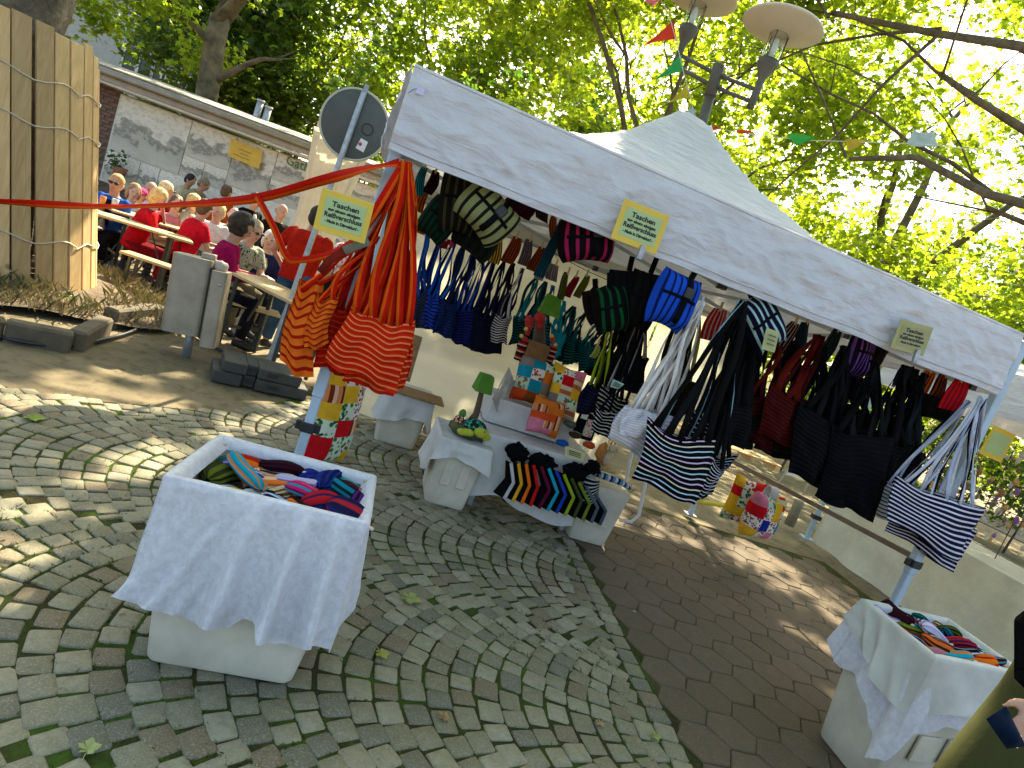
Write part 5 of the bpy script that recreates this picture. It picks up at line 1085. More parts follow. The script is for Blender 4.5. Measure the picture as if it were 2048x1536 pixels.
# pouches pegged on lines
def pouch(label, n, c, wd, ht, cols, reps=5, group='small pouches pegged under the tent roof', tilt=0.0, seed=0, peg=True, axis='u', th=.02):
    """flat zipper pouch hanging by a wooden peg, c = top centre in the photo"""
    H = TP(*c, n); t = thing('pouch', H-Vector((0, 0, ht)), label, 'pouch', group); rr = random.Random(seed); ph = rr.uniform(0, 6)
    ca, sa = math.cos(tilt), math.sin(tilt); ux = TU*ca+TZ*sa; uz = TZ*ca-TU*sa
    m = stripes('pouch '+'/'.join(cols), [(1/len(cols), q) for q in cols], reps, axis) if len(cols) > 1 else fabric('cloth '+cols[0], cols[0])
    mb = MB()
    def P(sg):
        def f(i, j):
            w_ = wd*(.62+.38*math.sin(min(1, j*1.6)*math.pi/2))*(1-.06*j); e = (math.sin(math.pi*i)**.5 if 0 < i < 1 else 0)*(math.sin(math.pi*(.06+.9*j))**.5)
            return H+ux*((i-.5)*w_+.012*math.sin(3*j+ph))-uz*(ht*j)-TN*(sg*(th*e+.004*math.sin(8*i+ph)))
        return f
    mb.grid(P(1), 8, 8); mb.grid(lambda i, j: P(-1)(1-i, j), 8, 8); mb.build('body', m, t)
    if peg:
        mb = MB(); mb.box(H+TZ*.015-TN*.004, (.012, .018, .06), (TU, TN, TZ), bev=.002); mb.build('peg', M_['pegwood'], t)
    return t
pl = [('yellow pouch with dark stripes, leftmost on the pouch line', 1.55, (1000, 474), .10, .19, ['#b08c1c', '#3a2a10']), ('rust orange striped pouch on the pouch line', 1.6, (1033, 474), .105, .20, ['#8a3a12', '#4a1c0c']),
 ('mauve grey striped pouch on the pouch line', 1.58, (1060, 480), .085, .19, ['#6a5560', '#382c34']), ('second rust orange pouch, right of the mauve one', 1.62, (1084, 494), .10, .19, ['#8a3c12', '#4c1c0a']),
 ('grey pouch with dark pinstripes on the pouch line', 1.56, (1096, 514), .075, .18, ['#8a8682', '#3a3640', '#8a8682', '#a09c98']), ('lavender grey pouch tucked behind the pinstriped one', 1.6, (1112, 530), .10, .12, ['#8a7c82', '#5a4e5a']),
 ('olive and black striped pouch above the second tree lamp', 1.5, (1136, 546), .06, .20, ['#5c6420', '#20240c']), ('crimson pouch right of the olive striped one', 1.6, (1152, 552), .065, .17, ['#8c1024', '#6a0c1c']),
 ('olive green pouch, rightmost on the pouch line', 1.55, (1173, 550), .065, .18, ['#6a6c22', '#363a10']), ('small wine red pouch at the end of the pouch line', 1.6, (1192, 572), .06, .14, ['#5a0c1c', '#3a0814'])]
for k, (lb, n, c, wd, ht, cs) in enumerate(pl): pouch(lb, n, c, wd, ht, cs, 5, seed=k)
pl = [('teal and black striped pouch, topmost at the left tent corner', .30, (850, 335), .05, .14, ['#0c7a80', '#0a2428']), ('maroon pouch at the left tent corner', .34, (872, 342), .06, .12, ['#2c0614', '#1c040c']), ('pale grey pouch at the left tent corner', .26, (893, 350), .05, .14, ['#b4b0ac', '#9c9894']),
 ('orange and brown striped pouch under the teal one', .4, (850, 382), .085, .11, ['#c4561c', '#6a2a0c']), ('plain rust pouch, lowest at the left tent corner', .5, (852, 432), .06, .10, ['#a04414']), ('crimson pouch behind the cream striped belt bag', .6, (1022, 395), .06, .10, ['#7a1020', '#4a0812']),
 ('wine red pouch under the valance left of the magenta belt bag', .4, (1055, 402), .14, .09, ['#2a0612', '#3c0a1a']), ('brown orange pouch under the valance beside the magenta belt bag', .45, (1112, 432), .05, .12, ['#9a4c14', '#5a2808']), ('dark brown pouch under the valance, left of the orange one', .4, (1092, 420), .08, .06, ['#241410', '#3a2018']), ('teal pouch hanging beside the magenta belt bag', .3, (1122, 440), .06, .32, ['#0c3c44', '#0a2024']),
 ('bright red pouch with white pinstripes under the valance', .5, (1440, 618), .14, .20, ['#b01c18', '#b01c18', '#c8a098']), ('maroon pouch with pale stripes right of the black and white belt bag', .4, (1590, 645), .11, .20, ['#2a0a10', '#2a0a10', '#a88c80']), ('dark green and blue pouch beside the maroon striped one', .4, (1613, 645), .085, .20, ['#12302a', '#14283c']),
 ('grey green striped pouch above the black bags', .35, (1675, 660), .10, .22, ['#2c3a34', '#101814']), ('orange pouch with dark red stripes near the right tent corner', .25, (1860, 742), .13, .20, ['#d06a18', '#7a1c08']), ('scarlet ribbed pouch near the right tent corner', .10, (1922, 760), .165, .19, ['#c4101c', '#8c0a14']),
 ('black pouch with copper pinstripes between the orange and scarlet ones', .2, (1890, 752), .10, .14, ['#1a0c08', '#8c4018']), ('small crimson pouch below the olive belt bag', .9, (893, 478), .05, .06, ['#5a0c1c']), ('pink pouch below the olive belt bag', .95, (910, 480), .03, .05, ['#b0204c']), ('yellow green pouch behind the black belt bags', 1.3, (1195, 690), .05, .10, ['#a8b060', '#889040'])]
for k, (lb, n, c, wd, ht, cs) in enumerate(pl): pouch(lb, n, c, wd, ht, cs, 5, seed=30+k, tilt=[.12, -.1, .2, -.15, 0][k % 5])
# belt bags
def beltbag(label, n, c, wd, ht, cols, reps, tilt=0.0, seed=0, buckle=True, dep=.07):
    C = TP(*c, n); t = thing('belt_bag', C-Vector((0, 0, ht/2)), label, 'belt bag', 'belt bags hung under the valance'); rr = random.Random(seed); ph = rr.uniform(0, 6)
    ca, sa = math.cos(tilt), math.sin(tilt); ux = TU*ca+TZ*sa; uz = TZ*ca-TU*sa
    m = stripes('belt bag '+'/'.join(cols)+str(reps), [(1/len(cols), q) for q in cols], reps, 'u'); mb = MB()
    def P(sg):
        def f(i, j):
            x = (i-.5)*2; w_ = wd/2*(1-.16*abs(2*j-.9)**3); e = max(0, 1-abs(x)**4)**.6*max(0, 1-abs(2*j-1)**4)**.6*(1+.14*math.sin(6*i+ph)*math.sin(5*j+ph))
            return C+ux*(x*w_)+uz*(ht*(.5-j)-.10*ht*x*x*(j-.2))-TN*(sg*dep*e*(1 if sg > 0 else .4)+.005*math.sin(9*i+5*j+ph))
        return f
    mb.grid(P(1), 18, 14); mb.grid(lambda i, j: P(-1)(1-i, j), 18, 14); b = mb.build('body', m, t)
    if buckle:
        f = P(1); mb = MB(); pts = [f(.62, q)-TN*.008 for q in (.02, .15, .3, .45, .6, .75, .9)]; mb.ribbon([C+ux*wd*.2+uz*ht*.75]+pts, ux, .032, .004); s_ = mb.build('belt', col('#0c0d0e'), t)
        mb = MB(); mb.box(f(.62, .3)-TN*.018, (.05, .014, .055), (ux, TN, uz), bev=.006); mb.build('buckle', M_['black'], s_)
    else:
        mb = MB(); mb.ribbon([C+ux*wd*.1+uz*ht*.8, C+ux*wd*.05+uz*ht*.5], ux, .03, .004); mb.build('belt', col('#0c0d0e'), t)
    mb = MB(); mb.ribbon([P(1)(q, .42)-TN*.004 for q in (.12, .3, .5, .7, .88)], uz, .016, .003); mb.build('zipper', col('#0c0d0e'), t)
    return t
for k, a in enumerate([('large olive belt bag with cream and dark stripes under the left valance', .12, (975, 425), .30, .21, ['#8c9060', '#8c9060', '#1c1c12'], 6, -.5), ('black belt bag with olive pinstripes behind the olive one', .22, (918, 405), .20, .28, ['#14140e', '#14140e', '#3c3c24'], 5, .2), ('dark green belt bag with black ribs at the left', .30, (878, 440), .18, .20, ['#0c3420', '#071c12'], 6, -.3), ('black belt bag hanging under the olive one', .3, (950, 480), .24, .14, ['#0c100c', '#141a12'], 5, -.3),
          ('black belt bag with magenta stripes left of the middle sign', .10, (1172, 480), .30, .20, ['#140a0e', '#140a0e', '#a01c50'], 6, .35), ('black belt bag with a dark green panel in the middle cluster', .20, (1220, 618), .20, .24, ['#0a0c0a', '#0a0c0a', '#0c4a24'], 4, .5), ('black belt bag, top of the middle cluster', .25, (1250, 590), .22, .26, ['#0a0a0b', '#101012'], 5, .3), ('black maroon belt bag, left of the middle cluster', .3, (1195, 610), .16, .18, ['#1c080c', '#0c0607'], 5, .6), ('black belt bag beside the blue one', .22, (1282, 600), .20, .30, ['#0b0b0c', '#141414'], 4, .1),
          ('bright blue ribbed belt bag with a black buckle', .02, (1346, 600), .25, .27, ['#1a50c8', '#1a50c8', '#0c1c58'], 7, -.05), ('navy belt bag with white and mint stripes', .06, (1522, 645), .22, .30, ['#10142c', '#10142c', '#a8c8c8'], 6, .9), ('purple and black striped belt bag above the black bags', .18, (1716, 708), .16, .26, ['#1c1024', '#7a50a0', '#1c1024'], 7, .1), ('black belt bag under the orange pouch', .2, (1870, 815), .24, .14, ['#0a0808', '#120c0c'], 5, .1), ('dark brown belt bag right of the purple one', .25, (1750, 700), .12, .22, ['#16120e', '#221c14'], 5, -.1)]):
    beltbag(*a, seed=k, buckle=k in (4, 9, 0))
# yellow signs
def sign(label, qp, n, frame, inner, lines, fm, clip=None, ltm=None, zoff=0):
    Q = [TP(x, y, n) for x, y in qp]; C = sum(Q, Vector((0, 0, 0)))/4; ux = ((Q[1]-Q[0])+(Q[2]-Q[3])).normalized(); uy = ((Q[0]-Q[3])+(Q[1]-Q[2])); nn = ux.cross(uy).normalized()
    if nn.dot(CAM-C) < 0: nn = -nn
    uy = nn.cross(ux).normalized(); w_ = ((Q[1]-Q[0]).length+(Q[2]-Q[3]).length)/2; h_ = (((Q[0]-Q[3])+(Q[1]-Q[2]))/2).dot(uy)
    t = thing('price_sign', C, label, 'sign', None); mb = MB(); mb.box(C, (w_, h_, .004), (ux, uy, nn), bev=.001); mb.build('card', frame, t)
    if inner: mb = MB(); mb.box(C+nn*.003, (w_*.78, h_*.70, .002), (ux, uy, nn)); mb.build('panel', inner, t)
    for body, fy, sz, wd in lines: put_text(body, h_*sz, C+uy*(h_*fy)+nn*.0048, (ux, uy, nn), ltm or mat('black print', (.015, .02, .012), .6, .1), t, h_*.006, width=w_*wd)
    return t, C, ux, uy, nn, w_, h_
YF = mat('yellow card', (.74, .52, .05), .5, .08, 6, .05); GI = mat('pale green paper', (.42, .55, .26), .6, .08, 8, .05); OLV = mat('olive yellow paper', (.42, .40, .18), .6, .1, 8, .05, trans=.2)
LN = [('Taschen', .155, .17, .52), ('aus einem einzigen', .035, .10, .62), ('Reißverschluss', -.115, .16, .72), ('- Made in Düsseldorf -', -.25, .10, .66)]
sign('yellow card sign with green panel hung on the left beside the orange straps', [(645, 376), (746, 406), (732, 490), (626, 456)], -.2, YF, GI, LN, None)
s2 = sign('yellow card sign with green panel clipped to the middle of the valance', [(1250, 398), (1339, 431), (1312, 512), (1221, 474)], -.10, YF, GI, LN, None)
s3 = sign('olive paper sign clipped to the right part of the valance', [(1806, 639), (1873, 657), (1840, 711), (1776, 694)], -.10, mat('olive card', (.38, .36, .14), .6, .1, 8, .05), OLV, LN, None)
for s_, px in ((s2, (1282, 505)), (s3, (1832, 712))):
    t, C, ux, uy, nn, w_, h_ = s_; p = TP(px[0], px[1], -.108); mb = MB(); mb.box(p, (.026, .02, .07), (ux, nn, uy), bev=.003); mb.build('clip', M_['galv'], t)
def slip(label, qp, n, m):
    Q = [TP(x, y, n) for x, y in qp]; t = thing('paper_slip', sum(Q, Vector((0, 0, 0)))/4, label, 'paper slip'); mb = MB(); quadgrid(mb, Q, 4, 4, lambda i, j: TN*(.006*math.sin(4*i))); mb.build('paper', m, t)
    for k in range(3):
        c = (Q[0]*(.72-.2*k)+Q[3]*(.28+.2*k)+Q[1]*(.72-.2*k)+Q[2]*(.28+.2*k))/2; mb = MB(); ux = (Q[1]-Q[0]); mb.box(c-TN*.009, (ux.length*.6, .001, .007), (ux.normalized(), TN, TN.cross(ux).normalized())); mb.build('print_line', mat('grey print', (.12, .14, .08), .6, .1), t)
YG = mat('yellow green paper', (.55, .58, .26), .6, .08, 8, .05, trans=.25)
slip('yellow green slip hanging on the navy striped belt bag', [(1533, 655), (1558, 664), (1548, 705), (1523, 698)], -.03, YG)
slip('pale yellow slip pinned to the bundle of black drawstring pouches', [(1130, 892), (1170, 905), (1166, 922), (1130, 912)], .82, mat('pale yellow paper', (.62, .58, .28), .6, .05))
slip('mint green slip on the black striped bags', [(1226, 758), (1248, 768), (1236, 778), (1220, 774)], .25, mat('mint paper', (.35, .52, .45), .6, .05))
ns = sign('yellow edged green sign hanging from the neighbouring tent at the right edge', [(1983, 846), (2028, 870), (2006, 926), (1962, 910)], 1.3, YF, GI, [('Taschen', .12, .2, .5), ('Made in', -.2, .16, .4)][:0], None)
# ================================================================ boxes, cloths, display table
def frustum_box(t, B, Tp, z0, z1, m, wall=.022, name='box', open_top=True):
    """B,Tp: 4 bottom / top corners (xy), counter-clockwise"""
    B = [Vector((p.x, p.y, z0)) for p in B]; Tq = [Vector((p.x, p.y, z1)) for p in Tp]; mb = MB(); rc = .035
    def rnd(Pq):
        out = []; c = sum(Pq, Vector((0, 0, 0)))/4
        for k in range(4):
            p, a, b = Pq[k], Pq[k-1], Pq[(k+1) % 4]; da, db = (a-p).normalized()*rc, (b-p).normalized()*rc
            for q in range(5): s = q/4; out.append(p+da*(1-s)**2+db*s**2)
        return out
    rows = []
    for k in range(7): s = k/6; rows.append(rnd([B[i]+(Tq[i]-B[i])*s for i in range(4)]))
    c0 = sum(B, Vector((0, 0, 0)))/4; n = 20
    first = [c0+(p-c0)*.97 for p in rows[0]]; first = [Vector((p.x, p.y, z0)) for p in first]; rows[0] = [Vector((p.x, p.y, z0+.012)) for p in rows[0]]; rows = [first]+rows
    if open_top:
        ct = sum(Tq, Vector((0, 0, 0)))/4; inn = [ct+(p-ct)*(1-wall*4) for p in rows[-1]]; rows.append(inn)
        low = [Vector((p.x*.98+c0.x*.02, p.y*.98+c0.y*.02, z1-.22)) for p in inn]; rows.append(low)
    vs = [p for r in rows for p in r]; fs = [(i*n+k, i*n+(k+1) % n, (i+1)*n+(k+1) % n, (i+1)*n+k) for i in range(len(rows)-1) for k in range(n)]
    fs.append(tuple(range(n-1, -1, -1))); fs.append(tuple((len(rows)-1)*n+k for k in range(n)))
    mb.add(vs, fs); o = mb.build(name, m, t); md = o.modifiers.new('edge', 'EDGE_SPLIT'); md.split_angle = R(50); return o
def drape(t, Tq, z1, hem, m, seed=0, inner=.10, out=.012, fold=.03, nf=5, name='cloth', rim=.018, closed_top=False, slide=None, flare=.03, ridges=()):
    """cloth over the rim of a box: hem(s) gives drop length for s in 0..4 (side index + fraction)"""
    P = [Vector((p.x, p.y, z1)) for p in Tq]; c = sum(P, Vector((0, 0, 0)))/4; rr = random.Random(seed); ns = 64; per = []
    for k in range(4):
        a, b = P[k], P[(k+1) % 4]; d = (b-a).normalized(); nrm = Vector((d.y, -d.x, 0)); nrm = nrm if nrm.dot(a-c) > 0 else -nrm
        pa = P[k-1]; da = (a-pa).normalized(); na = Vector((da.y, -da.x, 0)); na = na if na.dot(a-c) > 0 else -na
        nb_ = P[(k+2) % 4]; db = (nb_-b).normalized(); nb2 = Vector((db.y, -db.x, 0)); nb2 = nb2 if nb2.dot(b-c) > 0 else -nb2
        for q in range(ns):
            s = q/ns; wa = max(0, 1-s*5)*.5; wb = max(0, 1-(1-s)*5)*.5; nn = (nrm*(1-wa-wb)+na*wa+nb2*wb).normalized(); per.append((a+(b-a)*s, nn, k+s))
    n = len(per); ph = [rr.uniform(0, 6.28) for _ in range(4)]; rows = []
    if closed_top: rows.append([c+(p-c)*.02+Vector((0, 0, .004)) for p, nn, s in per]); rows.append([c+(p-c)*.6+Vector((0, 0, .006+.004*mnoise.noise(p*9))) for p, nn, s in per]); rows.append([c+(p-c)*.94+Vector((0, 0, .006)) for p, nn, s in per])
    else:
        rows.append([c+(p-c)*.86+Vector((0, 0, -inner)) for p, nn, s in per]); rows.append([p-nn*rim*1.6+Vector((0, 0, -inner*.3+.006*mnoise.noise(p*20))) for p, nn, s in per])
        rows.append([p-nn*rim*1.1+Vector((0, 0, .006)) for p, nn, s in per])
    rows.append([p+nn*.0+Vector((0, 0, .011)) for p, nn, s in per]); rows.append([p+nn*out+Vector((0, 0, .004)) for p, nn, s in per])
    K = 16
    for k in range(1, K+1):
        q = k/K; r = []
        for p, nn, s in per:
            L = hem(s); w_ = math.sin(s*nf*1.9+ph[0]+.5*math.sin(s*3+ph[1]))+.5*math.sin(s*nf*4.1+ph[2]+q)
            f = fold*w_*q**1.2+flare*q+.012*mnoise.noise(Vector((p.x*6, p.y*6, q*3+seed)))*q
            for (rs0, rw_, ra, rl_) in ridges: f += ra*math.exp(-((s-rs0-rl_*(q-.5))/rw_)**2)*q**.8
            r.append(p+nn*(out+max(f, -.004*q))+Vector((0, 0, -L*q+.002+.55*max(0, f-flare*q)*q)) + (slide(s, q) if slide else Vector((0, 0, 0))))
        rows.append(r)
    mb = MB(); vs = [p for r in rows for p in r]; fs = [(i*n+k, i*n+(k+1) % n, (i+1)*n+(k+1) % n, (i+1)*n+k) for i in range(len(rows)-1) for k in range(n)]
    mb.add(vs, fs); return mb.build(name, m, t)
def lerpt(tab):
    def f(s):
        s = s % 4
        for (a, va), (b, vb) in zip(tab, tab[1:]):
            if a <= s <= b: q = (s-a)/(b-a) if b > a else 0; q = q*q*(3-2*q); return va+(vb-va)*q
        return tab[-1][1]
    return f
# --- big box in the left foreground
b1 = thing('goods_box', T(.05, -.85, 0), 'large cream box in the left foreground, full of rolled pouches', 'box')
bB = [T(-.185, -1.06, 0), T(.29, -1.05, 0), T(.29, -.66, 0), T(-.185, -.66, 0)]; bT = [T(-.265, -1.085, 0), T(.355, -1.06, 0), T(.365, -.625, 0), T(-.225, -.64, 0)]
frustum_box(b1, bB, bT, .004, .64, M_['foam'])
c1 = thing('box_cloth', T(.05, -1.05, .2), 'white crushed velvet cloth draped over the large foreground box', 'cloth')
drape(c1, bT, .65, lerpt([(0, .42), (.2, .435), (.40, .455), (.48, .45), (.56, .405), (.60, .405), (.645, .47), (.72, .475), (.9, .46), (1, .465), (1.06, .50), (1.15, .48), (1.4, .36), (1.8, .22), (2, .2), (3, .2), (3.5, .3), (4, .42)]), M_['velvet'], 3, .03, .010, .006, 5.2, flare=.012,
      ridges=((.42, .05, .11, -.06), (.55, .045, -.012, -.05), (.665, .04, .13, -.04), (.77, .03, -.012, 0), (.86, .035, .11, .0), (.24, .035, .05, -.24), (.10, .03, .034, -.18), (.33, .025, .028, -.22), (.16, .02, .02, -.27), (1.25, .06, .045, .1), (1.5, .07, .04, .1)))
# --- box at the lower right
b2 = thing('goods_box', G(1690, 1480), 'cream box at the lower right corner, filled with rolled pouches', 'box')
zr = .70; A_, B_2, C_, D_ = G(1727, 1206, zr), G(1866, 1318, zr), G(2012, 1326, zr), G(1893, 1244, zr); C_ = B_2+(D_-A_)
rT = [A_, B_2, C_, D_]; cen2 = sum(rT, Vector((0, 0, 0)))/4; bl = G(1632, 1470); 
rB = [Vector((cen2.x+(p.x-cen2.x)*.80, cen2.y+(p.y-cen2.y)*.80, 0)) for p in rT]; sh_ = Vector((bl.x, bl.y, 0))-rB[0]; sh_ = sh_*.5; rB = [p+sh_ for p in rB]
frustum_box(b2, rB, rT, .004, zr-.01, M_['foam'])
for a, b in ((.25, .55), (.62, .82)):
    fa = rB[1]+(rB[2]-rB[1])*((a+b)/2); fb_ = rT[1]+(rT[2]-rT[1])*((a+b)/2); d_ = (rB[2]-rB[1]).normalized(); o_ = Vector((d_.y, -d_.x, 0)); o_ = o_ if o_.dot(fa-cen2) > 0 else -o_
    mb = MB(); p = fa*.62+Vector((fb_.x, fb_.y, zr))*.38; mb.box(p+o_*.012, ((b-a)*(rB[2]-rB[1]).length, .014, .13), (d_, o_, Vector((0, 0, 1))), bev=.004); mb.build('moulded_rib', M_['foam'], b2)
c2 = thing('box_cloth', cen2, 'off white cotton cloth over the lower right box', 'cloth')
drape(c2, rT, zr+.012, lerpt([(0, .13), (.3, .19), (.7, .27), (1, .28), (1.3, .23), (1.7, .22), (2, .2), (3, .15), (3.6, .14), (4, .13)]), M_['linen'], 8, .03, .018, .012, 5, flare=.02, ridges=((.25, .06, .03, .3), (.5, .07, .035, .3), (.75, .06, .02, .25), (1.3, .1, .015, .1)))
c3 = thing('box_cloth', cen2+Vector((.01, 0, 0)), 'lilac white velvet cloth showing under the cotton cloth of the right box', 'cloth')
drape(c3, rT, zr+.004, lerpt([(0, .28), (.12, .33), (.35, .30), (.62, .36), (.8, .44), (.90, .55), (1.0, .50), (1.12, .34), (1.5, .30), (2, .26), (3, .2), (3.7, .26), (4, .30)]), M_['velvet'], 12, .02, .008, .014, 5.2, flare=.02, ridges=((.9, .05, .05, .05), (.02, .05, .05, .0), (.14, .04, .03, 0)))
# rolled pouches filling both boxes
PC = [('olive green', ['#55601c', '#2a3010']), ('orange with red bands', ['#e07018', '#b01c0c']), ('plain maroon', ['#2c0a18']), ('maroon with a cream edge', ['#34101c', '#b8a890']), ('turquoise and orange striped', ['#1898b0', '#1898b0', '#c87840']), ('orange with cream pinstripes', ['#e4742c', '#e4742c', '#f0c8a0']),
      ('white with lilac stripes', ['#d8d0e4', '#d8d0e4', '#a08cc0']), ('royal blue', ['#1c2c8c', '#142070']), ('dark blue pleated', ['#182a78', '#0e1850']), ('maroon and turquoise striped', ['#4c1020', '#4c1020', '#28a0a8']), ('petrol with black edge', ['#0c7890', '#0a2028']), ('black and white striped', ['#101018', '#101018', '#c8c8d0']),
      ('pink and turquoise striped', ['#d02468', '#1c98a8', '#b01c58']), ('navy and white striped', ['#141c50', '#141c50', '#b8d0e0']), ('red and navy', ['#b01c24', '#1c1c50']), ('orange and black striped', ['#d06020', '#20100c']), ('white and grey pleated', ['#c8c4d0', '#706c80']), ('navy with red ends', ['#1c2058', '#16183c', '#a8202c']), ('purple and black', ['#58207c', '#1c1024']), ('lime and black', ['#8aa030', '#20240c'])]
PC += [('teal green', ['#14685c', '#0c3c38']), ('cream and brown striped', ['#c8b490', '#6a4424']), ('violet and white striped', ['#6a3c9c', '#6a3c9c', '#d0c8dc']), ('lemon yellow', ['#d0c040', '#a89a28']), ('brick red', ['#8c2a1c', '#5c160e']), ('sky blue and navy striped', ['#5c98c8', '#182448']), ('charcoal', ['#24262a', '#3a3c42']), ('rose and grey striped', ['#c05c7c', '#8a8288']), ('mustard and navy striped', ['#b88820', '#1a2044']), ('turquoise and white striped', ['#20a0a8', '#20a0a8', '#d8e4e4']), ('rust and olive striped', ['#a84c1c', '#4c5020']), ('lavender', ['#9888bc', '#70609c'])]
def rolled(label, c, d, L, r, cols, seed, group, flat=.62):
    """soft zipper pouch lying on the heap: pillow with pleats along its length, gathered at one end with a zip pull"""
    t = thing('rolled_pouch', c, label, 'pouch', group); d = d.normalized(); rr = random.Random(seed); ph = rr.uniform(0, 6); rl_ = rr.uniform(-.9, .9)
    s = d.cross(Vector((0, 0, 1))).normalized(); u = s.cross(d); s, u = s*math.cos(rl_)+u*math.sin(rl_), u*math.cos(rl_)-s*math.sin(rl_)
    m = stripes('rolled '+'/'.join(cols), [(1/len(cols), q) for q in cols], 8 if len(cols) == 2 else 6, 'u', rib=.8) if len(cols) > 1 else fabric('cloth '+cols[0], cols[0])
    mb = MB(); bend = rr.uniform(-.03, .03); npl = rr.choice((7, 8, 9))
    def P(i, j):
        a = 2*math.pi*j; x = i*2-1; e = max(0.03, 1-abs(x)**6)**.5*(1-.28*max(0, x)**2); e *= 1+.09*math.sin(a*npl+ph)+.05*math.sin(4*x+ph)
        ca, sa = math.cos(a), math.sin(a); ca = math.copysign(abs(ca)**.7, ca); sa = math.copysign(abs(sa)**.8, sa)
        return Vector(c)+d*(x*L/2)+s*(ca*r*e*1.22+bend*x*x)+u*(sa*r*e*flat+.010*math.sin(2*x+ph))
    mb.grid(P, 16, 36, 0, lambda i, j: (j, i)); b = mb.build('body', m, t)
    mb = MB(); mb.box(Vector(c)+d*(L*.5)+u*.004, (.020, .014, .010), (d, s, u), bev=.003); mb.build('zip_pull', mat('cream zip pull', (.6, .55, .42), .5, .1), t)
    return t
rb_ = random.Random(21)
def boxfill(rim, zf, spots, word, seedo, group):
    for k, (a, b, ang, L, r, ci, dz) in enumerate(spots):
        p = (rim[0]*(1-a)+rim[1]*a)*(1-b)+(rim[3]*(1-a)+rim[2]*a)*b; d = (rim[1]-rim[0]).normalized()*math.cos(ang)+(rim[3]-rim[0]).normalized()*math.sin(ang); d = Vector((d.x, d.y, rb_.uniform(-.32, .32)))
        rolled('%s rolled pouch %s' % (PC[ci][0], word), Vector((p.x, p.y, zf+dz)), d, L*.92, r*.80, PC[ci][1], seedo+k, group)
sp1 = [(.15, .56, 1.2, .20, .05, 0, 0), (.24, .80, .2, .16, .045, 1, .01), (.40, .86, -.1, .22, .042, 2, .02), (.44, .72, -.25, .18, .035, 3, .01), (.30, .50, -.9, .24, .052, 4, .035), (.42, .58, -.1, .20, .045, 5, .01), (.56, .62, -.05, .20, .042, 6, .03), (.62, .85, .5, .14, .05, 7, .01), (.70, .72, 1.3, .17, .048, 8, .04),
       (.84, .78, .3, .18, .045, 9, .02), (.86, .60, -.4, .20, .045, 10, .04), (.44, .30, .1, .20, .045, 11, .0), (.66, .42, -.2, .20, .045, 12, .035), (.58, .18, -.2, .20, .045, 13, .01), (.74, .30, .3, .17, .045, 14, .03), (.70, .12, .0, .2, .042, 15, .015), (.16, .32, .6, .2, .05, 16, -.01), (.90, .20, .0, .19, .052, 17, .03), (.93, .42, 1.2, .16, .045, 18, .02), (.24, .18, .1, .2, .045, 19, -.02), (.15, .78, .3, .14, .045, 20, -.01), (.50, .44, .5, .18, .045, 21, .0), (.32, .66, .9, .16, .04, 22, .0), (.36, .14, -.2, .18, .045, 23, -.005), (.55, .90, .1, .16, .04, 24, -.01), (.78, .90, -.2, .16, .042, 25, .0), (.80, .46, .9, .16, .042, 26, .005), (.92, .72, 1.3, .16, .042, 27, .01), (.84, .08, .1, .17, .042, 28, .0), (.46, .08, -.1, .17, .042, 29, -.005), (.18, .20, .4, .15, .045, 30, -.02), (.20, .66, -.3, .16, .042, 31, .015)]
boxfill([Vector((p.x, p.y, 0)) for p in bT], .592, sp1, 'in the large foreground box', 100, 'rolled pouches in the foreground box')
sp2 = [(.10, .30, .4, .18, .045, 2, .03), (.22, .42, 1.3, .15, .04, 12, .02), (.30, .55, 1.2, .15, .04, 13, .03), (.36, .30, .9, .15, .04, 19, .02), (.46, .45, 1.2, .2, .045, 6, .045), (.42, .72, 1.0, .16, .04, 10, .03), (.56, .62, 1.1, .18, .04, 14, .04), (.62, .80, 1.2, .18, .042, 18, .03), (.60, .35, 1.2, .16, .042, 3, .03), (.72, .30, 1.0, .16, .04, 15, .03), (.74, .52, 1.1, .18, .042, 11, .04), (.80, .72, 1.2, .18, .042, 9, .04), (.86, .36, 1.0, .16, .042, 4, .035), (.90, .60, 1.2, .16, .042, 1, .035), (.28, .78, 1.1, .15, .04, 0, .03), (.90, .85, 1.1, .15, .04, 17, .03), (.14, .6, 1.1, .15, .04, 20, .02), (.20, .14, .9, .15, .04, 22, .01), (.5, .2, 1.2, .15, .04, 24, .01), (.66, .14, 1.0, .15, .04, 25, .01), (.84, .12, 1.0, .15, .04, 27, .01), (.5, .9, 1.0, .15, .04, 29, .02), (.72, .92, 1.0, .15, .04, 31, .02), (.12, .88, 1.0, .15, .04, 21, .01)]
boxfill([Vector((p.x, p.y, 0)) for p in rT], zr-.035, sp2, 'in the box at the lower right corner', 140, 'rolled pouches in the right box')
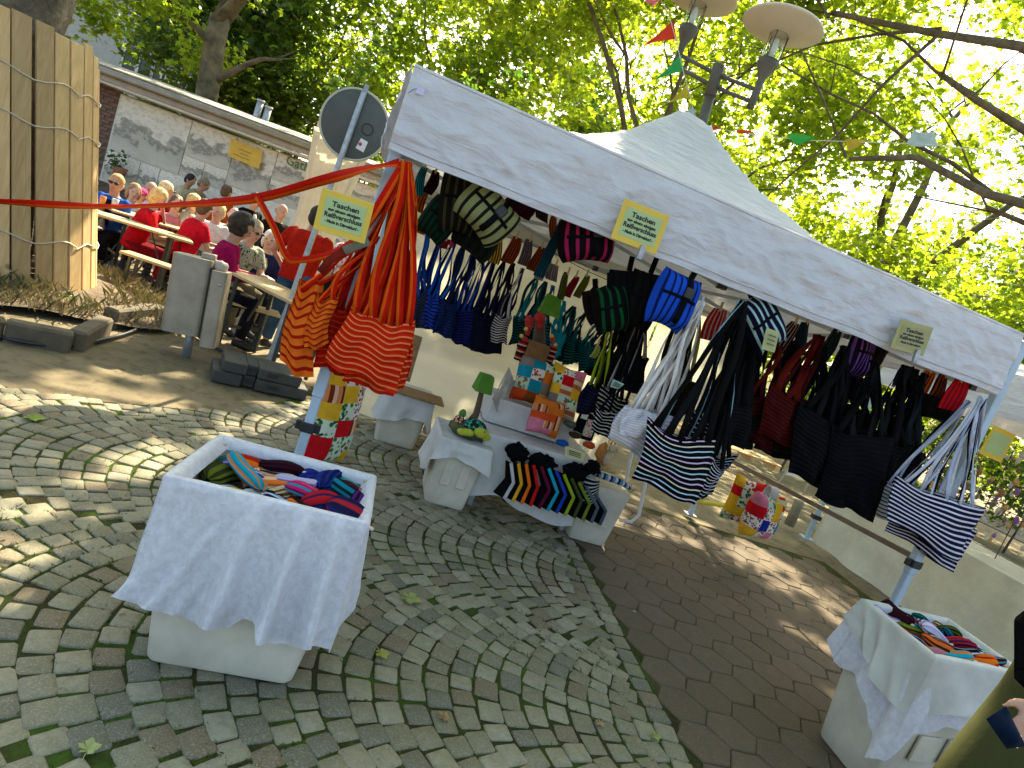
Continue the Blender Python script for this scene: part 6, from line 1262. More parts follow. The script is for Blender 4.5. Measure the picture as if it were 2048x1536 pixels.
# --- turtle lamp box, back box, table box
def plainbox(label, u0, u1, n0, n1, h, flare=.035, ribs=True):
    t = thing('goods_box', T((u0+u1)/2, (n0+n1)/2, 0), label, 'box'); B = [T(u0, n0, 0), T(u1, n0, 0), T(u1, n1, 0), T(u0, n1, 0)]; Tq = [T(u0-flare, n0-flare, 0), T(u1+flare, n0-flare, 0), T(u1+flare, n1+flare, 0), T(u0-flare, n1+flare, 0)]
    frustum_box(t, B, Tq, .004, h, M_['foam'], open_top=False)
    if ribs:
        for a in (.3, .7): mb = MB(); mb.box(T(u0+(u1-u0)*a, n0-flare*.55, h*.55), ((u1-u0)*.24, .016, h*.42), (TU, TN, TZ), bev=.004); mb.build('moulded_rib', M_['foam'], t)
    return Tq
tq = plainbox('cream box under the turtle lamp', .855, 1.13, .92, 1.32, .46)
ct = thing('box_cloth', T(1.0, 1.1, .4), 'off white cloth spread under the turtle lamp', 'cloth'); drape(ct, [p for p in tq], .468, lerpt([(0, .15), (.3, .10), (.7, .12), (1, .17), (2, .2), (2.8, .2), (3.2, .26), (3.6, .3), (3.9, .24), (4, .15)]), M_['linen'], 21, closed_top=True, fold=.022, nf=4, flare=.03)
tq = plainbox('cream box against the back wall at the left', .47, .80, 1.93, 2.30, .42, ribs=False)
ct = thing('box_cloth', T(.62, 2.1, .4), 'white cloth on the box before the back wall', 'cloth'); drape(ct, tq, .43, lerpt([(0, .25), (.3, .22), (.6, .17), (.9, .16), (1, .24), (1.2, .3), (2, .2), (3, .25), (4, .25)]), M_['linen'], 22, closed_top=True, fold=.02, nf=4, flare=.02)
cork = mat('brown cork board', (.26, .15, .06), .85, .35, 30, .3)
bo = thing('cork_board', T(.68, 2.0, .45), 'flat cork board lying on the white box at the back', 'board'); mb = MB(); mb.box(T(.70, 1.98, .455), (.42, .30, .014), (TU, TN, TZ), bev=.003); mb.build('board', cork, bo)
bo = thing('cork_board', T(.50, 2.12, .5), 'upright brown board leaning behind the orange bags', 'board'); a, b = TP(838, 672, 2.05), TP(812, 762, 1.98); up = (a-b).normalized(); mb = MB(); mb.box((a+b)/2-TU*.03, (.12, .02, (a-b).length), (TU, up.cross(TU).normalized(), up), bev=.003); mb.build('board', cork, bo)
tq = plainbox('cream box at the right end of the display table', 1.945, 2.23, .97, 1.35, .44)
# display table with cloth
DT = thing('display_table', T(1.6, 1.3, 0), 'low display table carrying cushions and toys in the tent', 'table'); mb = MB(); mb.box(T(1.56, 1.36, .53), (.86, .66, .03), (TU, TN, TZ), bev=.004); mb.build('top', M_['bench'], DT)
for u in (1.2, 1.92):
    for n in (1.1, 1.62): mb = MB(); mb.beam(T(u, n, 0), T(u, n, .515), .035, .035); mb.build('leg', M_['steel'], DT)
dq = [T(1.13, 1.02, 0), T(1.97, 1.02, 0), T(1.97, 1.70, 0), T(1.13, 1.70, 0)]
dc_ = thing('table_cloth', T(1.55, 1.02, .3), 'off white cloth hanging from the display table to near the ground', 'cloth'); drape(dc_, dq, .55, lerpt([(0, .46), (.25, .40), (.5, .47), (.8, .50), (1, .46), (2, .3), (3, .3), (3.5, .42), (4, .46)]), M_['linen'], 31, closed_top=True, fold=.016, nf=4, flare=.02)
st = thing('covered_step', T(1.48, 1.45, .56), 'cloth covered raised block behind the front cushion', 'block'); sq = [T(1.16, 1.32, 0), T(1.80, 1.32, 0), T(1.80, 1.66, 0), T(1.16, 1.66, 0)]; drape(st, sq, .745, lerpt([(0, .18), (4, .18)]), M_['linen'], 33, closed_top=True, fold=.008, nf=4, flare=.005, name='cloth')
mb = MB(); mb.box(T(1.48, 1.49, .65), (.60, .30, .17), (TU, TN, TZ)); mb.build('block', M_['foam'], st)
ws = thing('string_bundle', T(1.14, 1.35, .75), 'loose white strings hanging left of the cushions', 'strings')
for k in range(14):
    a = TP(1018+k*.7, 735+k*2, 1.3+.01*k); b = TP(985+k*1.5, 800+k*4, 1.25+.01*k); mb = MB(); mb.tube([a, (a+b)/2+TU*.01*math.sin(k), b], .006, 5); mb.build('string', col('#b8b2a4'), ws)
# patchwork cushions
PATCH = {'teal': col('#157f92'), 'orange': col('#cc6a22'), 'red': col('#c0141c'), 'yellow': col('#d8a828'), 'blue': col('#1c2c88'), 'grey': col('#7a6e66'), 'brown': col('#8a4a1c'), 'pink': col('#d0788c'), 'coral': col('#c84a20'),
         'floral': printed('red floral print', '#dccfc0', ['#9c2420', '#5a5030', '#c05038'], 34), 'green': printed('green leaf print', '#c8d0b8', ['#2c6a34', '#1c4a28', '#5a9050'], 26), 'candy': printed('mint print', '#a8c8b0', ['#8c3c20', '#3c6a50', '#d88840'], 26), 'bricks': stripes('brick print', [(.5, '#b06a40'), (.5, '#e0c8a8')], 6), 'pstripe': stripes('pink diagonal print', [(.4, '#d88850'), (.3, '#703018'), (.3, '#e8b898')], 5, 'u'), 'white': printed('pale dotted print', '#e0d4c8', ['#8c3c3c', '#50485c', '#a86450'], 46)}
def cushion(label, c, ux, uy, wd, ht, grid_, th=.07, back='red', tagc=None, group=None):
    """square cushion sewn of patches; seams are pulled in"""
    t = thing('patchwork_cushion', Vector(c)-uy*ht/2, label, 'cushion', group); nn = ux.cross(uy).normalized(); ny, nx = len(grid_), len(grid_[0]); names = sorted({q for r in grid_ for q in r}); mats = [PATCH[q] for q in names]+[PATCH[back]]
    def P(sg):
        def f(i, j):
            x, y = 2*i-1, 1-2*j; e = max(0, (1-x**4))**.6*max(0, (1-y**4))**.6; se = .004*(abs(math.sin(math.pi*i*nx))**.3*abs(math.sin(math.pi*j*ny))**.3)
            cr = 1-.10*(1-abs(x))*abs(y)**3-.10*(1-abs(y))*abs(x)**3; e *= 1.25
            return Vector(c)+ux*(x*wd/2*cr)+uy*(y*ht/2*cr)+nn*(sg*(th*e+se))
        return f
    mb = MB(); k = 5; mb.grid(P(1), nx*k, ny*k, lambda i, j: names.index(grid_[min(ny-1, int(j*ny))][min(nx-1, int(i*nx))]))
    mb.grid(lambda i, j: P(-1)(1-i, j), nx*k, ny*k, lambda i, j: names.index(grid_[min(ny-1, int(j*ny))][min(nx-1, int((1-i)*nx))])); mb.build('cover', mats, t)
    if tagc: mb = MB(); mb.box(Vector(c)+ux*wd*.2+uy*ht*.36+nn*(th*.8+.01), (.11, .09, .003), (ux, uy, nn)); mb.build('price_tag', tagc, t)
    return t
tl = TZ*.96+TN*.28; tl.normalize()
def cpx(px, py, n): return TP(px, py, n)
cushion('patchwork cushion with teal, orange and floral squares, left on the display table', cpx(1066, 762, 1.45), (TU).normalized(), tl, .30, .36, [['grey', 'teal', 'green'], ['teal', 'floral', 'orange'], ['candy', 'teal', 'grey'], ['coral', 'brown', 'yellow']], .07)
cushion('patchwork cushion with yellow, red and pink squares, right on the display table', cpx(1128, 785, 1.40), (TU*.97-TN*.25).normalized(), tl, .26, .40, [['yellow', 'white', 'pink'], ['green', 'red', 'bricks'], ['yellow', 'bricks', 'yellow'], ['grey', 'candy', 'green'], ['orange', 'candy', 'bricks']], .07, 'yellow')
cushion('orange and pink patchwork cushion at the front of the display table', cpx(1092, 834, 1.22), (TU*.98+TN*.1).normalized(), (TZ*.97+TN*.22).normalized(), .25, .27, [['orange', 'orange', 'pstripe'], ['pstripe', 'orange', 'orange'], ['coral', 'coral', 'pstripe'], ['pink', 'pstripe', 'pstripe'], ['pink', 'pink', 'orange']], .07, 'red')
cushion('tall patchwork cushion with red and green squares leaning behind the left tent leg', TP(668, 830, .55), (TU*.6+TN*.8).normalized(), (TZ*.97-TU*.05).normalized(), .36, .62, [['yellow', 'floral', 'yellow'], ['pstripe', 'yellow', 'floral'], ['yellow', 'green', 'white'], ['green', 'red', 'pstripe'], ['red', 'green', 'candy'], ['red', 'green', 'yellow']], .07, 'teal')
uy_ = Vector((0, 0, 1)); rp0 = RAIL0+(RAIL1-RAIL0)*.62; rp1 = RAIL0+(RAIL1-RAIL0)*.50
rd_ = (RAIL1-RAIL0).normalized()
ca, cb2 = G(1484, 1000, .35), G(1520, 1025, .4)
def onrail(px, py, uoff=0): # plane u = TW+.06
    d = ray(px, py); k = (T0+TU*(TW+.06+uoff)-CAM).dot(TU)/d.dot(TU); return CAM+d*k
GH = 'cushions hanging from the side rail'
YT = mat('yellow green tag', (.55, .6, .3), .6, .08)
cA = onrail(1485, 1002, -.15); cB = onrail(1524, 1032, -.1)
cushion('patchwork cushion with yellow and green squares, left of the pair on the side rail', cA, (TU*.85+TN*-.5).normalized(), (TZ).normalized(), .26, .42, [['yellow', 'floral', 'red'], ['red', 'green', 'yellow'], ['yellow', 'green', 'yellow'], ['yellow', 'yellow', 'brown'], ['candy', 'floral', 'yellow']], .08, 'yellow', None, GH)
cushion('patchwork cushion with a blue square, right of the pair on the side rail', cB, (TU*.97+TN*.2).normalized(), (TZ).normalized(), .34, .40, [['pink', 'candy', 'yellow', 'red'], ['red', 'white', 'yellow', 'white'], ['white', 'blue', 'white', 'teal'], ['yellow', 'white', 'pink', 'white']], .08, 'red', YT, GH)
hg = thing('hanging_loop', cB+TZ*.25, 'white coil of tape tying the cushions to the side rail', 'tape'); mb = MB()
for k in range(6): mb.tube([cB+TZ*.20+TU*(.012*k-.04)+Vector((math.cos(a)*.0, 0, 0))+TZ*(.06*math.sin(a))+TN*(.05*math.cos(a)) for a in [2*math.pi*q/14 for q in range(15)]], .007, 5, cap=False)
mb.build('coil', col('#d0ccc8'), hg)
# drawstring pouches with coloured zips hanging before the table
bl_ = col('#08080a'); rl2 = random.Random(8)
cols_ = [('white', '#b8b4b0'), ('yellow', '#d09a1c'), ('orange', '#dc6414'), ('red', '#b81414'), ('wine red', '#5a1030'), ('turquoise', '#1494ac'), ('blue', '#1c3c9c'), ('lime', '#8aa01c'), ('moss', '#3c4420'), ('olive', '#6a7a20'), ('grey', '#50585c'), ('slate', '#404a54')]
for k, (nm, cc) in enumerate(cols_):
    a = k/(len(cols_)-1); top = TP(1012+a*165, 920+a*58-16*math.sin(math.pi*a), .90); bot = TP(988+a*190, 985+a*52, .86); d = (bot-top); L = d.length; dn = d.normalized(); sw = (TN*-.75+TU*.66).normalized()
    t = thing('fabric_folder', bot, 'black fabric folder with a %s edge in the fan before the table' % nm, 'fabric folder', 'fan of black folders with coloured edges'); mb = MB()
    for s_ in (-1, 1): mb.grid(lambda i, j: top+d*j+TU*(s_*.010*math.sin(math.pi*i)*math.sin(math.pi*(.1+.8*j))+.07*(1-abs(2*j-1))*(1 if a > .3 else .6))+sw*((i-.1)*.10*(.5+.5*j)), 5, 8)
    mb.build('body', bl_, t); mb = MB(); mb.ribbon([top+d*q+TU*(.07*(1-abs(2*q-1))*(1 if a > .3 else .6)-.002)+sw*(.9*.10*(.5+.5*q)+.004) for q in [z/8 for z in range(9)]], TU, .022, .006); mb.build('edge', fabric('cloth '+cc, cc), t)
for k, (x, y, w_, h_) in enumerate(((1035, 905, .16, .12), (1085, 925, .20, .12), (1150, 945, .18, .13), (1185, 935, .12, .10))):
    c = TP(x, y, .92); t = thing('black_pouch_heap', c, ['crumpled black pouch at the left of the folder fan', 'crumpled black pouch above the red folders', 'crumpled black pouch above the blue folders', 'crumpled black pouch at the right of the folder fan'][k], 'pouch'); mb = MB(); mb.ell(c, (w_/2, .05, h_/2), (TU, TN, TZ), 16, 12, disp=.5, sc=3); mb.build('body', bl_, t)
t = thing('fabric_folder', TP(1195, 985, .88), 'black folder with white stitched edge, rightmost of the fan', 'fabric folder', 'fan of black folders with coloured edges'); mb = MB(); quadgrid(mb, [TP(1172, 950, .9), TP(1200, 960, .9), TP(1196, 998, .86), TP(1150, 1028, .86)], 6, 6, lambda i, j: TN*-.03*math.sin(math.pi*i)); mb.build('body', stripes('white stitches', [(.6, '#0a0a0c'), (.4, '#a8a8a4')], 8, 'v'), t)
# tree lamps with green shades
GS = mat('green felt lamp shade', (.11, .30, .02), .8, .2, 20, .3, trans=.35); TB = mat('brown felt trunk', (.10, .065, .035), .9, .3, 20, .5, 40, .006)
def pyr_shade(t, c, w0, w1, h, rot=.2):
    mb = MB(); rr = []
    for w_, z in ((w0, 0), (w1, h)): rr.append([Vector(c)+Vector((math.cos(rot+R(45+90*k))*w_*.72, math.sin(rot+R(45+90*k))*w_*.72, z)) for k in range(4)])
    vs = rr[0]+rr[1]; mb.add(vs, [(k, (k+1) % 4, 4+(k+1) % 4, 4+k) for k in range(4)]+[(4, 5, 6, 7)], smooth=False); return mb.build('shade', GS, t)
lb = T(1.0, 1.08, .475); tlp = thing('turtle_lamp', lb, 'felt lamp with green shade, tree stem and yellow green turtle at its foot', 'lamp')
mb = MB(); mb.ell(lb+TZ*.045, (.135, .125, .055), seg=20, rings=10, disp=.12, sc=2); mb.build('base', mat('dark green felt', (.05, .075, .03), .9, .3, 20, .4), tlp)
mb = MB(); sp = [lb+TZ*.05, lb+TZ*.10+TU*.005, lb+TZ*.17+TU*.02, lb+TZ*.25+TU*.012, lb+TZ*.34+TU*.0]; mb.tube(sp, [.07, .035, .022, .020, .018], 10); mb.build('stem', TB, tlp)
pyr_shade(tlp, lb+TZ*.33, .115, .085, .12, math.atan2(TU.y, TU.x)+.12)
mb = MB(); mb.ell(lb+TZ*.095+TU*.03-TN*.05, (.085, .07, .05), seg=18, rings=10); sh = mb.build('turtle_shell', printed('scaled shell felt', '#10241c', ['#3c9a7c', '#2c7a64', '#54b090'], 44), tlp)
tg = mat('yellow green felt', (.42, .45, .03), .9, .2, 20, .4)
mb = MB(); mb.ell(lb+TZ*.08+TU*.07-TN*.12, (.05, .045, .035), (TU, TN, TZ), 14, 9); mb.ell(lb+TZ*.062+TU*.115-TN*.11, (.03, .025, .03), seg=10, rings=7); hd = mb.build('turtle_head', tg, tlp)
for a, h in ((-.03, .055), (-.055, .05), (-.005, .06)): mb = MB(); mb.ell(lb+TZ*h+TU*a-TN*.12, (.035, .03, .024), seg=10, rings=7); mb.build('turtle_foot', tg, tlp)
mb = MB(); mb.ell(lb+TZ*.10+TU*.085-TN*.15, .007, seg=8, rings=6); mb.build('eye', M_['black'], hd)
for k, (a, d, h, s_, m_) in enumerate(((-.085, -.03, .10, .035, printed('spotted red felt', '#6a1c0c', ['#c8b090', '#b89878', '#d0c0a0'], 50)), (-.075, -.03, .15, .026, mat('green felt', (.06, .2, .03), .9, .2)), (-.10, -.04, .06, .03, mat('olive felt', (.12, .11, .03), .9, .2)))): mb = MB(); mb.ell(lb+TZ*h+TU*a+TN*d, (s_, s_, s_*1.15), seg=12, rings=8, disp=.1); mb.build('felt_ball', m_, tlp)
# second tree lamp: flower stem in front of a brown box with striped posts
l2 = T(1.30, 1.55, .76); tl2 = thing('flower_lamp', l2, 'felt tree lamp with green shade and red poppies above the cushions', 'lamp')
pyr_shade(tl2, TP(1098, 622, 1.55)-TZ*.03, .155, .10, .15, math.atan2(TU.y, TU.x)-.1)
mb = MB(); mb.tube([TP(1070, 720, 1.58), TP(1078, 680, 1.58), TP(1080, 650, 1.58), TP(1086, 612, 1.56)], [.06, .05, .04, .025], 10); mb.build('stem', TB, tl2)
mb = MB(); mb.box(TP(1072, 705, 1.5), (.17, .10, .15), (TU, TN, TZ), bev=.01); mb.build('brown_box', mat('brown suede', (.20, .10, .03), .9, .3, 14, .3), tl2)
rf_ = mat('red felt petals', (.42, .02, .015), .85, .3, 18, .4)
for x, y, s_ in ((1058, 642, .035), (1079, 636, .04), (1080, 650, .03), (1055, 665, .022), (1050, 680, .024), (1105, 678, .022), (1108, 692, .024), (1058, 652, .03)): mb = MB(); mb.ell(TP(x, y, 1.48), (s_, s_*.6, s_), seg=10, rings=8, disp=.4, sc=2); mb.build('poppy', rf_, tl2)
for x, y, s_ in ((1052, 658, .016), (1043, 672, .016), (1103, 672, .016), (1111, 690, .014)): mb = MB(); mb.ell(TP(x, y, 1.46), s_, seg=8, rings=6); mb.build('yellow_felt', mat('yellow felt', (.6, .42, .06), .85, .2), tl2)
for x0, y0, x1, y1 in ((1048, 682, 1036, 720), (1106, 696, 1096, 724)): mb = MB(); mb.tube([TP(x0, y0, 1.5), TP(x1, y1, 1.5)], .036, 10); mb.build('striped_post', stripes('striped knit', [(.3, '#3c1418'), (.25, '#b02418'), (.2, '#c8b090'), (.25, '#301018')], 3), tl2)
# toys and small goods on the table's right half
sq_ = thing('plush_squirrel', TP(1212, 925, 1.05), 'orange and cream plush squirrel on a straw pad', 'toy'); fx = mat('orange plush', (.50, .20, .04), .95, .3, 40, .6, 90, .006); cr_ = mat('cream plush', (.55, .44, .28), .95, .2, 40, .6, 90, .006)
p = TP(1215, 915, 1.05); mb = MB(); mb.ell(p, (.04, .035, .06), seg=12, rings=9, disp=.1); mb.ell(p+TZ*.075-TN*.015+TU*.012, (.034, .034, .032), seg=12, rings=8); mb.ell(p+TZ*.068-TN*.02+TU*.042, (.016, .014, .013), seg=8, rings=6); mb.build('body', cr_, sq_)
mb = MB(); mb.tube([p-TU*.03-TZ*.05+TN*.01, p-TU*.065+TN*.01, p-TU*.06+TZ*.06, p-TU*.045+TZ*.10], [.02, .035, .034, .012], 10); mb.build('tail', fx, sq_)
for sx in (-.012, .014): mb = MB(); mb.ell(p+TZ*.108+TU*sx, (.007, .006, .016), seg=7, rings=6); mb.build('ear', fx, sq_)
mb = MB(); mb.ell(p+TZ*.083-TN*.045+TU*.024, .0055, seg=7, rings=6); mb.build('eye', M_['black'], sq_)
mb = MB(); mb.lathe(p-TZ*.085, [(0, 0), (.085, 0), (.088, .012), (.07, .024), (0, .024)], 20); mb.build('straw_pad', mat('straw', (.42, .28, .11), .9, .3, 40, .6), sq_)
rg_ = thing('striped_runner', TP(1225, 958, .98), 'blue and white striped knitted runner on the end box', 'runner'); mb = MB(); mb.tube([TP(1188, 946, .98), TP(1215, 955, .97), TP(1245, 966, .97), TP(1262, 978, .98)], [.022, .024, .022, .012], 10); mb.build('roll', stripes('blue white knit', [(.34, '#c8ccd0'), (.33, '#202c54'), (.33, '#5a8ca8')], 6), rg_)
gb_ = thing('picture_bag', TP(1170, 850, 1.25), 'small black bag with a printed picture panel and price slip on the table', 'bag'); c = TP(1172, 852, 1.25); mb = MB(); mb.box(c, (.16, .05, .20), (TU, TN, TZ), bev=.012); bd_ = mb.build('body', bl_, gb_)
mb = MB(); mb.box(c+TU*.02-TN*.028-TZ*.005, (.075, .004, .13), (TU, TN, TZ)); mb.build('picture', printed('colour picture', '#c0b8b0', ['#3c6a40', '#b03c70', '#c8a040'], 60), bd_)
mb = MB(); mb.box(c-TU*.05-TN*.03+TZ*.07, (.05, .003, .04), (TU, TN, TZ)); mb.build('price_slip', mat('pale slip', (.6, .62, .5), .6, .05), bd_)
for k, (x, y, cc, nm) in enumerate(((1178, 890, '#b84a20', 'orange red'), (1125, 886, '#1c50a0', 'blue'), (1150, 870, '#3c3020', 'dark brown'), (1140, 848, '#54604c', 'grey green'))):
    c = TP(x, y, 1.12+.04*k); t = thing('small_purse', c-TZ*.02, '%s little purse lying on the display table' % nm, 'purse'); mb = MB(); mb.ell(c, (.05, .04, .025), (TU, TN, TZ), 14, 8, disp=.2, sc=2); mb.build('body', col(cc), t); mb = MB(); mb.ribbon([c-TU*.04+TZ*.02, c+TZ*.027, c+TU*.04+TZ*.02], TN, .008, .004); mb.build('zipper', M_['galv'], t)
# fallen leaves
for lb_, px, py, s_, c_ in (('large pale fallen leaf in the middle of the cobbles', 815, 1196, .075, '#9aa060'), ('small yellow fallen leaf below the large one', 762, 1306, .045, '#a8a850'), ('tiny brown fallen leaf near the bottom middle', 890, 1436, .035, '#a88a60'), ('small fallen leaf near the paver border', 1308, 1472, .035, '#90a050'), ('small curled fallen leaf near the bottom right cobbles', 1200, 1445, .03, '#b09870'), ('green fallen leaf at the left edge of the cobbles', 66, 835, .07, '#88a030'), ('small yellow leaf on the cobbles at the bottom left', 175, 1500, .04, '#a8b070'), ('pale fallen leaf on the brown pavers', 1268, 1222, .02, '#c0b090')):
    p = G(px, py, .012); t = thing('fallen_leaf', p, lb_, 'leaf'); a0 = px*.37; mb = MB()
    for a, L, w_ in ((0, 1, .34), (60, .85, .3), (-60, .85, .3), (125, .55, .25), (-125, .55, .25)):
        d = Vector((math.cos(a0+R(a)), math.sin(a0+R(a)), .12)); sd_ = Vector((-d.y, d.x, 0)); mb.add([p, p+d*s_*L*.5+sd_*s_*w_+Vector((0, 0, .006)), p+d*s_*L, p+d*s_*L*.5-sd_*s_*w_], [(0, 1, 2, 3)])
    mb.build('blade', mat('leaf '+c_, c_, .7, .25, 30, .2, trans=.2), t)
    mb = MB(); d = Vector((math.cos(a0+3.1), math.sin(a0+3.1), .05)); mb.tube([p, p+d*s_*.9], .0015, 4); mb.build('stalk', mat('leaf '+c_, c_, .7, .25, 30, .2, trans=.2), t)
# ================================================================ beer garden furniture
def plank_furniture(name, label, A, B, z, wd, cat, npl=2, extend=0.0, group=None):
    """A,B: near edge of the top; wd towards the back"""
    A = Vector((A.x, A.y, 0)); B = Vector((B.x, B.y, 0)); d = (B-A).normalized(); B = B+d*extend; A = A-d*extend; L = (B-A).length; s = Vector((-d.y, d.x, 0)); s = s if s.y > 0 else -s; c = (A+B)/2+s*wd/2
    g0 = gz(c.x, c.y); t = thing(name, (c.x, c.y, g0), label, cat, group)
    for k in range(npl):
        mb = MB(); mb.box(A+(B-A)/2+s*(wd*(k+.5)/npl)+Vector((0, 0, z-.014)), (L, wd/npl-.004, .028), (d, s, Vector((0, 0, 1))), bev=.004); mb.build('plank', M_['bench'], t)
    lm_ = mat('dark green steel leg', (.03, .035, .028), .5, .2, 10, .1)
    for a in (.16, .84):
        q = A+(B-A)*a; mb = MB()
        for e in (.08, .92): mb.beam(q+s*(wd*e)+Vector((0, 0, g0+.01)), q+s*(wd*e)+Vector((0, 0, z-.03)), .03, .03)
        mb.beam(q+s*(wd*.08)+Vector((0, 0, g0+(z-g0)*.3)), q+s*(wd*.92)+Vector((0, 0, g0+(z-g0)*.3)), .025, .025); mb.beam(q+s*(wd*.5)+Vector((0, 0, g0+(z-g0)*.31)), A+(B-A)*(.5+(a-.5)*.55)+s*(wd*.5)+Vector((0, 0, z-.04)), .018, .018)
        mb.build('leg_frame', lm_, t)
    return t
zt2, zb2 = .68, .42
plank_furniture('beer_table', 'long sunlit wooden beer table farthest from the camera by the planks', G(226, 420, zt2), G(407, 472, zt2), zt2, .5, 'table')
plank_furniture('beer_table', 'wooden beer table whose end points at the litter bin', G(186, 424, zt2), G(324, 466, zt2), zt2, .45, 'table', extend=.35)
plank_furniture('beer_bench', 'narrow beer bench half hidden by the planks', G(186, 443, zb2), G(262, 468, zb2), zb2, .25, 'bench', 1, .5)
plank_furniture('beer_bench', 'narrow beer bench left of the litter bin top', G(285, 473, zb2), G(350, 492, zb2), zb2, .25, 'bench', 1, .3)
plank_furniture('beer_bench', 'narrow beer bench nearest to the planting bed', G(278, 514, zb2+.02), G(338, 534, zb2+.02), zb2+.02, .25, 'bench', 1, .2)
plank_furniture('beer_bench', 'beer bench under the person in the magenta top', G(436, 596, .45), G(500, 614, .45), .45, .25, 'bench', 1, .3)
plank_furniture('beer_table', 'wooden beer table in front of the person in the magenta top', G(488, 556, .74), G(556, 590, .74), .74, .5, 'table', 2, .35)
plank_furniture('beer_bench', 'sunlit bench before the white haired person', G(518, 512, .5), G(575, 538, .5), .5, .25, 'bench', 1, .2)
# ================================================================ people
def loft(mb, C, X, Y, rx, ry, seg=14):
    n = len(C); vs = []
    for i in range(n):
        for k in range(seg): a = 2*math.pi*k/seg; vs.append(C[i]+X[i]*(math.cos(a)*rx[i])+Y[i]*(math.sin(a)*ry[i]))
    fs = [(i*seg+k, i*seg+(k+1) % seg, (i+1)*seg+(k+1) % seg, (i+1)*seg+k) for i in range(n-1) for k in range(seg)]+[tuple(range(seg-1, -1, -1)), tuple((n-1)*seg+k for k in range(seg))]
    mb.add(vs, fs)
SK = lambda k: mat('skin %d' % k, [(.50, .28, .19), (.42, .22, .14), (.55, .33, .24)][k % 3], .55, .12, 20, .1)
def remesh(o, v, sm=3):
    m = o.modifiers.new('one_surface', 'REMESH'); m.mode = 'VOXEL'; m.voxel_size = v; m.use_smooth_shade = True
    s = o.modifiers.new('soften', 'SMOOTH'); s.factor = .5; s.iterations = sm
def hand(mb, w, d, up, side, curl=.6, sc=1.0):
    d = d.normalized(); up = (up-d*up.dot(d)).normalized(); sv = d.cross(up)
    mb.ell(w+d*.045*sc, (.048*sc, .040*sc, .018*sc), (d, sv, up), 10, 8)
    for k, (o_, L) in enumerate(((-.03, .062), (-.010, .075), (.010, .070), (.029, .055))):
        b = w+d*.080*sc+sv*(o_*sc); m_ = b+d*(L*.5*sc)-up*(.012*curl*sc); e = m_+d*(L*.42*sc*(1-.6*curl))-up*(.035*curl*sc); mb.tube([b-d*.02*sc, b, m_, e], [.0095*sc, .0095*sc, .0088*sc, .0072*sc], 7)
    b = w+d*.03*sc+sv*(side*.035*sc); mb.tube([b, b+d*.03*sc+sv*(side*.025*sc)-up*.008*sc, b+d*.06*sc+sv*(side*.028*sc)-up*.02*sc], [.012*sc, .011*sc, .008*sc], 7)
